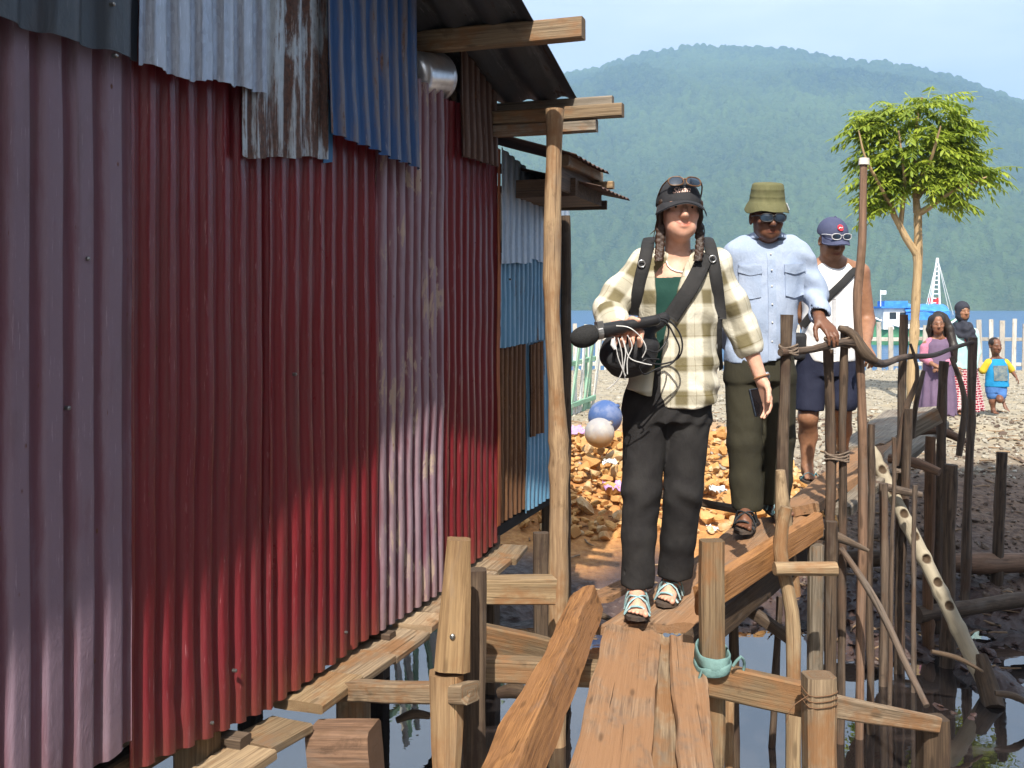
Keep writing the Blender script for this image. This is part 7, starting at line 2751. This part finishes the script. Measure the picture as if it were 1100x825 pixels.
VS.loft([(zz(390), xx(889), YV + .02, .172, .135), (zz(350), xx(892), YV + .02, .172, .13), (zz(312), xx(895), YV + .02, .186, .132), (zz(292), xx(895), YV + .02, .165, .11), (zz(280), xx(895), YV + .022, .118, .082)], .03)
VS.cut(lambda x, y, z: zz(388) - z + 0 * x + 0 * y)
VS.ell(np.array([xx(895), YV - .04, zz(277)]), (.078, .11, .075), None, .006, 'd')
for s_, c in ((-1, RS), (1, LS)): VS.ell(c + np.array([s_ * .035, 0, -.02]), (.052, .12, .105), None, .006, 'd')
VS.disp(lambda x, y, z: .007 * fbm(x * 7, y * 7, z * 6, 3) + .004 * np.sin((z + x * .8) * 36 + 5 * fbm(x * 4, y * 4, z * 4, 2)) * sstep(zz(310), zz(385), z))
vest = VS.build('vest', M_VEST, mv, post=off(mv))
mb = Mesher()
strap_into(mb, [on_front(VS, 890, py, YV, .004) for py in (320, 335, 350, 365, 380)], .022, .002, [(0, -1, .1)] * 5, mv.location)
mb.build('grey_stripe', cloth_mat('grey_print', (.40, .40, .42), (.5, .5, .52)), vest, True)
capo, CS = cap_hat(mv, hc, Rh, 1.06, M_NAVY, h=.0055, dome=(.086, .106, .094), zc=.040, brim_len=.062)
glasses(mv, hc, Rh, 1.06, z=.060, y=-.114, tilt=-14, r=(.026, .017), frame=simple('pale_frame', (.55, .55, .58), rough=.3), wrap=.45)
# round red and white badge on the cap
mb = Mesher()
H = head_pts(hc, Rh, 1.06)
bd = Rh @ np.array([0, 1, 0])
def on_cap(x_, z_, lift):
    p = H(x_, -.2, z_)
    for _ in range(400):
        if sdf_sample(CS, p) < .003: break
        p = p + bd * .0015
    return p - bd * lift - np.array(mv.location)
n = 18
ring = [on_cap(.019 * math.cos(a), .100 + .015 * math.sin(a), .005) for a in np.linspace(0, 2 * PI, n, endpoint=False)]
mb.add([on_cap(0, .100, .006)] + ring, None, [[0, 1 + k, 1 + (k + 1) % n] for k in range(n)])
bdg = mb.build('badge', simple('red_badge', (.62, .03, .05), rough=.6), capo)
bdg.location = np.array(bdg.location)
mb = Mesher()
sw = [on_cap(-.012 + .024 * f, .096 + .009 * f + .004 * math.sin(PI * f * 2), .009) for f in np.linspace(0, 1, 7)]
tube_into(mb, sw, [.0015, .003, .004, .0035, .003, .002, .001], n=5)
mb.build('white_mark', M_WHITE, bdg, True)
# his shoulder bag strap
sb = empty('shoulder_bag', tuple(J(868, 372, -.05)), 'small dark shoulder bag with a black strap across the white vest', 'bag')
mb = Mesher()
pth = [(919, 283), (912, 292), (903, 301), (893, 310), (884, 319), (876, 328), (868, 338)]
pp = [on_front(VS, px, py, YV, .010) for px, py in pth]
strap_into(mb, pp + [Vector(J(861, 352, -.04))], .048, .006, [(0, -.6, 1), (0, -1, .5)] + [(0, -1, .2)] * 6, sb.location)
mb.build('strap', M_STRAP, sb, True)
mb = SDF(J(842, 395, -.12), J(872, 345, .14), .007) if False else SDF(*bounds([J(846, 396, -.1), J(872, 346, .14)], .02), .007)
mb.box(J(857, 372, .02), (.045, .07, .085), None, .025, 0)
mb.build('pouch', M_BAGC, sb, post=off(sb))

# ------------------------------------------------------------------ girl in the purple dress
def kid_hair(parent, hc, R, sc, h, long_pts=(), mat=M_HAIRK, parting=True, vol=1.0):
    S = SDF(np.array(hc) - .45, np.array(hc) + .22, h)
    H = head_pts(hc, R, sc)
    S.ell(H(0, .02, .034), [q * sc * vol for q in (.083, .096, .090)], R, .01)
    for pts, rr in long_pts: S.chain([np.array(p) for p in pts], rr, .02)
    def fo(x, y, z):
        p = [x - hc[0], y - hc[1], z - hc[2]]
        L = [R[0, i] * p[0] + R[1, i] * p[1] + R[2, i] * p[2] for i in range(3)]
        q = np.sqrt((L[0] / (.060 * sc)) ** 2 + ((L[2] + .028 * sc) / (.080 * sc)) ** 2)
        return np.minimum((1 - q) * .05, -(L[1] + .02 * sc))
    S.cut(fo)
    S.disp(lambda x, y, z: .003 * fbm(x * 50, y * 50, z * 7, 2))
    return S.build('hair', mat, parent, post=off(parent))


YG = 10.6
J, zz, xx = px_frame(YG)
gz0 = float(ground_z(xx(1008), YG))
girl = empty('person', (xx(1008), YG, gz0), 'girl with long black hair in a purple dress, hands clasped, standing behind the railing', 'person', 'children on the beach')
sc = .86
hc, Rh = J(1007, 347.5, -.02), Rm(8, -3, -12)
neck = J(1008, 362, .01)
RS, LS = J(995, 370, .01), J(1020, 370, .01)
RE, LE = J(992, 384, .0), J(1023, 386, .0)
RWr, LWr = J(1003, 392, -.16), J(1013, 393, -.15)
S = SDF(*bounds([J(985, 462, -.3), J(1030, 326, .25)], .03), .006)
sdf_head(S, hc, Rh, sc, neck=neck, nr=.040)
S.loft([(zz(425), xx(1008), YG, .10, .08), (zz(385), xx(1008), YG, .09, .07), (zz(368), xx(1008), YG, .09, .06)], .02)
S.chain([neck, RS, RE, RWr], [.035, .035, .028, .02], .02)
S.chain([neck, LS, LE, LWr], [.035, .035, .028, .02], .02)
sdf_hand(S, RWr, (.8, -.25, -.35), (0, .5, -.9), 1, .5, .8)
sdf_hand(S, LWr, (-.8, -.25, -.30), (0, .5, -.9), -1, .5, .8)
for px, dy in ((1001, -.02), (1014, .05)):
    a = np.array([xx(px), YG + dy, gz0 + .075])
    S.chain([J(px + 1, 425, 0), np.array([xx(px), YG + dy - .01, gz0 + .33]), a], [.05, .04, .027], .02)
    sdf_foot(S, a, (.0, -1, 0), .78)
S.build('body', M_SKIN_K, girl, col=face_col(hc, Rh, sc), post=off(girl))
eyes(hc, Rh, sc, girl)
D = SDF(*bounds([J(980, 450, -.3), J(1036, 355, .3)], .03), .008)
D.loft([(gz0 + .20, xx(1008), YG + .01, .185, .15), (zz(425), xx(1008), YG + .01, .178, .145), (zz(400), xx(1008), YG + .01, .155, .125), (zz(384), xx(1008), YG + .01, .14, .11), (zz(370), xx(1008), YG + .01, .14, .095), (zz(364), xx(1008), YG + .01, .085, .07)], .03)
D.ell(np.array([xx(1008), YG - .02, zz(361)]), (.055, .07, .045), None, .005, 'd')
D.disp(lambda x, y, z: .010 * np.sin(np.arctan2(y - YG, x - xx(1008)) * 9 + 3 * fbm(x * 3, y * 3, z * 2, 2)) * sstep(zz(380), zz(430), z) * (z < zz(375)) + .005 * fbm(x * 8, y * 8, z * 8, 3))
D.build('dress', M_PURP, girl, post=off(girl))
B = SDF(*bounds([J(980, 405, -.3), J(1036, 355, .3)], .03), .007)
B.chain([J(999, 367, .01), J(994, 374, .01), RE, RE * .45 + RWr * .55], [.045, .052, .046, .038], .02)
B.chain([J(1016, 367, .01), J(1021, 374, .01), LE, LE * .45 + LWr * .55], [.045, .052, .046, .038], .02)
B.disp(lambda x, y, z: .004 * fbm(x * 14, y * 14, z * 14, 3))
B.build('blouse', M_PINKC, girl, post=off(girl))
kid_hair(girl, hc, Rh, sc, .006, [([J(1001, 343, .02), J(999, 354, .04), J(1000, 366, .05)], [.04, .038, .025]), ([J(1013, 341, .03), J(1020, 354, .0), J(1024, 372, -.06), J(1026, 388, -.07)], [.05, .05, .045, .022]), ([J(1008, 340, .06), J(1010, 370, .07), J(1014, 388, .06)], [.06, .06, .03])], vol=1.02)

# ------------------------------------------------------------------ girl in the head scarf
YH = 11.6
J, zz, xx = px_frame(YH)
gz0 = float(ground_z(xx(1034), YH))
hg = empty('person', (xx(1034), YH, gz0), 'girl in charcoal head scarf, pale teal top and red patterned skirt behind the purple dress', 'person', 'children on the beach')
sc = .88
hc, Rh = J(1034, 334, -.02), Rm(4, 2, 6)
neck = J(1034, 349, .01)
RS, LS = J(1021, 358, .01), J(1045, 358, .01)
RE, LE = J(1018, 378, .02), J(1048, 378, .02)
RWr, LWr = J(1025, 394, -.10), J(1044, 396, -.05)
S = SDF(*bounds([J(1008, 455, -.3), J(1056, 318, .25)], .03), .0065)
sdf_head(S, hc, Rh, sc, neck=neck, nr=.042)
S.loft([(zz(400), xx(1034), YH, .11, .08), (zz(356), xx(1034), YH, .11, .065)], .02)
S.chain([neck, RS, RE, RWr], [.04, .04, .03, .022], .02)
S.chain([neck, LS, LE, LWr], [.04, .04, .03, .022], .02)
sdf_hand(S, RWr, (.4, -.3, -.8), (.5, .5, 0), 1, .5, .85)
sdf_hand(S, LWr, (-.1, -.2, -1), (-1, .2, 0), -1, .5, .85)
for px, dy in ((1028, -.03), (1040, .06)):
    a = np.array([xx(px), YH + dy, gz0 + .08])
    S.chain([J(px, 410, 0), a], [.06, .03], .02)
    sdf_foot(S, a, (0, -1, 0), .85)
S.build('body', M_SKIN_B, hg, col=face_col(hc, Rh, sc), post=off(hg))
eyes(hc, Rh, sc, hg)
TP = SDF(*bounds([J(1008, 402, -.3), J(1060, 345, .3)], .03), .008)
TP.loft([(zz(397), xx(1034), YH, .165, .12), (zz(375), xx(1034), YH, .15, .115), (zz(358), xx(1033), YH, .145, .1), (zz(351), xx(1033), YH, .09, .07)], .03)
TP.chain([RS, RE, RE * .3 + RWr * .7], [.062, .056, .046], .025)
TP.chain([LS, LE, LE * .3 + LWr * .7], [.062, .056, .046], .025)
TP.cut(lambda x, y, z: zz(396) - z + 0 * x + 0 * y)
TP.disp(lambda x, y, z: .007 * fbm(x * 7, y * 7, z * 7, 3))
tp_ = TP.build('top', M_TEALC, hg, post=off(hg))
mb = Mesher()
c = on_front(TP, 1037, 365, YH, .012) - hg.location
lathe_into(mb, c, [(0, .008), (.04, .004), (.055, -.004)], 14, R=Rm(90, 0, 0), sx=1.1, sy=.6)
mb.build('red_print', simple('red_print', (.50, .05, .07), rough=.8), tp_, True)
SK = SDF(*bounds([J(1005, 460, -.35), J(1064, 385, .35)], .03), .009)
SK.loft([(gz0 + .06, xx(1034), YH, .23, .17), (zz(425), xx(1034), YH, .20, .15), (zz(394), xx(1034), YH, .155, .115)], .02)
SK.disp(lambda x, y, z: .012 * np.sin(np.arctan2(y - YH, x - xx(1034)) * 8 + 2 * fbm(x * 3, y * 3, z * 2, 2)) * (1 - sstep(zz(420), zz(396), z)))
mK, t = new_mat('red_white_patterned_cloth')
v = uvw(t)
s = t.n('ShaderNodeSeparateXYZ', ins={0: v})
ck = t.n('ShaderNodeTexChecker', ins={0: t.map(v, (1, .02, 1)), 1: (.20, .012, .03, 1), 2: (.68, .60, .58, 1), 3: 17.0}).outputs[0]
ln = t.n('ShaderNodeTexBrick', ins={'Vector': t.map(v, (1, 1, 1)), 'Color1': (.22, .012, .03, 1), 'Color2': (.30, .02, .05, 1), 'Mortar': (.70, .62, .60, 1), 'Scale': 9.0, 'Mortar Size': .035})
c_ = t.mixc(.35, ln.outputs[0], ck)
t.out(c_, .85, t.bump(t.noise(v, 300, 2), .2, .001), 0, .2)
SK.build('skirt', mK, hg, post=off(hg), vec=lambda V: np.stack([np.arctan2(-(V[:, 0] - xx(1034)), V[:, 1] - YH) * .19, V[:, 2], 0 * V[:, 0]], -1))
HJ = SDF(*bounds([J(1012, 376, -.3), J(1058, 312, .3)], .03), .006)
H = head_pts(hc, Rh, sc)
HJ.ell(H(0, .014, .03), (.088 * sc, .105 * sc, .098 * sc), Rh, .01)
HJ.ell(H(0, .0, -.06), (.082 * sc, .085 * sc, .085 * sc), Rh, .03)
HJ.loft([(zz(363), xx(1035), YH - .02, .13, .125), (zz(354), xx(1034), YH - .01, .13, .11), (zz(346), xx(1034), YH, .085, .085)], .03)
HJ.cap(J(1038, 352, -.11), J(1042, 372, -.13), .05, .028, .03)
def fo(x, y, z):
    p = [x - hc[0], y - hc[1], z - hc[2]]
    L = [Rh[0, i] * p[0] + Rh[1, i] * p[1] + Rh[2, i] * p[2] for i in range(3)]
    q = np.sqrt((L[0] / (.053 * sc)) ** 2 + ((L[2] + .022 * sc) / (.070 * sc)) ** 2)
    return np.minimum((1 - q) * .05, -(L[1] + .03 * sc))
HJ.cut(fo)
HJ.disp(lambda x, y, z: .004 * np.sin((z - np.abs(x - hc[0]) * .6) * 70 + 4 * fbm(x * 6, y * 6, z * 6, 2)) * (z < hc[2] - .05) + .003 * fbm(x * 12, y * 12, z * 12, 3))
HJ.build('head_scarf', M_HIJAB, hg, post=off(hg))

# ------------------------------------------------------------------ little boy
YB = 11.9
J, zz, xx = px_frame(YB)
gz0 = zz(452)
gg = float(ground_z(xx(1070), YB))
dz0 = gg - gz0
J0 = J
J = lambda px, py, dy=0.0: J0(px, py, dy) + np.array([0, 0, dz0])
zz0 = zz
zz = lambda py: zz0(py) + dz0
boy = empty('person', (xx(1070), YB, gg), 'small boy in blue and yellow shirt and blue shorts walking with one leg raised', 'person', 'children on the beach')
sc = .80
hc, Rh = J(1069, 378, -.02), Rm(6, 0, 8)
neck = J(1070, 391, .0)
RS, LS = J(1062, 396, .0), J(1080, 396, .0)
RE, LE = J(1055, 406, .03), J(1087, 405, .03)
RWr, LWr = J(1051, 403, .10), J(1091, 411, -.05)
S = SDF(*bounds([J(1042, 458, -.35), J(1098, 364, .3)], .02), .0055)
sdf_head(S, hc, Rh, sc, neck=neck, nr=.036)
S.loft([(zz(428), xx(1070), YB, .08, .065), (zz(396), xx(1070), YB, .085, .06)], .02)
S.chain([neck, RS, RE, RWr], [.03, .033, .024, .018], .02)
S.chain([neck, LS, LE, LWr], [.03, .033, .024, .018], .02)
sdf_hand(S, RWr, (-.3, .5, -.4), (.3, 0, -1), 1, .6, .62)
sdf_hand(S, LWr, (.35, -.3, -.8), (-.6, .3, 0), -1, .5, .62)
RA = np.array([xx(1066), YB - .02, gg + .068])
LKn, LA = J(1074, 436, -.10), J(1077, 436, .20)
S.chain([J(1066, 425, 0), J(1066, 438, -.02), RA], [.05, .037, .024], .02)
S.chain([J(1074, 425, 0), LKn, LA], [.05, .037, .024], .02)
sdf_foot(S, RA, (-.05, -1, 0), .66)
sdf_foot(S, LA, (.1, -.6, -.9), .62)
S.build('body', M_SKIN_D, boy, col=face_col(hc, Rh, sc), post=off(boy))
eyes(hc, Rh, sc, boy)
kid_hair(boy, hc, Rh, sc, .006, (), vol=.985)
S2 = SDF(*bounds([J(1045, 430, -.3), J(1098, 385, .3)], .02), .007)
S2.loft([(zz(422), xx(1071), YB, .135, .10), (zz(408), xx(1071), YB, .125, .095), (zz(398), xx(1071), YB, .112, .08), (zz(392), xx(1071), YB, .07, .06)], .02)
S2.ell(np.array([xx(1071), YB - .02, zz(389)]), (.045, .06, .03), None, .004, 'd')
S2.disp(lambda x, y, z: .006 * fbm(x * 9, y * 9, z * 9, 3))
sh_ = S2.build('shirt', M_BLUEK, boy, post=off(boy))
S3 = SDF(*bounds([J(1045, 430, -.3), J(1098, 385, .3)], .02), .006)
for a, b in ((RS, RE), (LS, LE)): S3.cap(a, a + (b - a) * .85, .044, .043, 0)
S3.build('sleeves', M_YEL, boy, post=off(boy)) if False else None
for a, b in ((RS, RE), (LS, LE)):
    S3 = SDF(*bounds([a, b], .06), .006)
    S3.cap(a, a + (b - a) * .85, .045, .044, 0)
    S3.disp(lambda x, y, z: .003 * fbm(x * 14, y * 14, z * 14, 3))
    S3.build('sleeve', M_YEL, boy, post=off(boy))
mb = Mesher()
n = 9
PX, PY = np.meshgrid(np.linspace(1064, 1079, n), np.linspace(399, 415, n), indexing='ij')
V = [on_front(S2, px, py - dz0 * 0, YB, .006) for px, py in zip(PX.ravel(), PY.ravel())]
V = []
for px, py in zip(PX.ravel(), PY.ravel()):
    p = J(px, py, 0) - np.array([0, .4, 0])
    for _ in range(200):
        if sdf_sample(S2, p) < .004: break
        p = p + np.array([0, .004, 0])
    V.append(p - np.array([0, .005, 0]))
mb.add(np.array(V) - np.array(boy.location), grid_quads(n, n)[:, ::-1])
mb.build('print', simple('grey_print_patch', (.07, .12, .16), (.20, .22, .20), 22, .8), sh_, True)
S4 = SDF(*bounds([J(1052, 440, -.3), J(1088, 412, .3)], .02), .006)
S4.loft([(zz(428), xx(1070), YB, .115, .09), (zz(418), xx(1070), YB, .115, .09)], .02)
S4.chain([J(1065, 424, 0), J(1066, 431, -.01)], [.066, .064], .015)
S4.chain([J(1075, 424, 0), J(1075, 431, -.05)], [.066, .062], .015)
S4.build('shorts', cloth_mat('blue_shorts_cloth', (.05, .13, .34), (.07, .17, .40)), boy, post=off(boy))
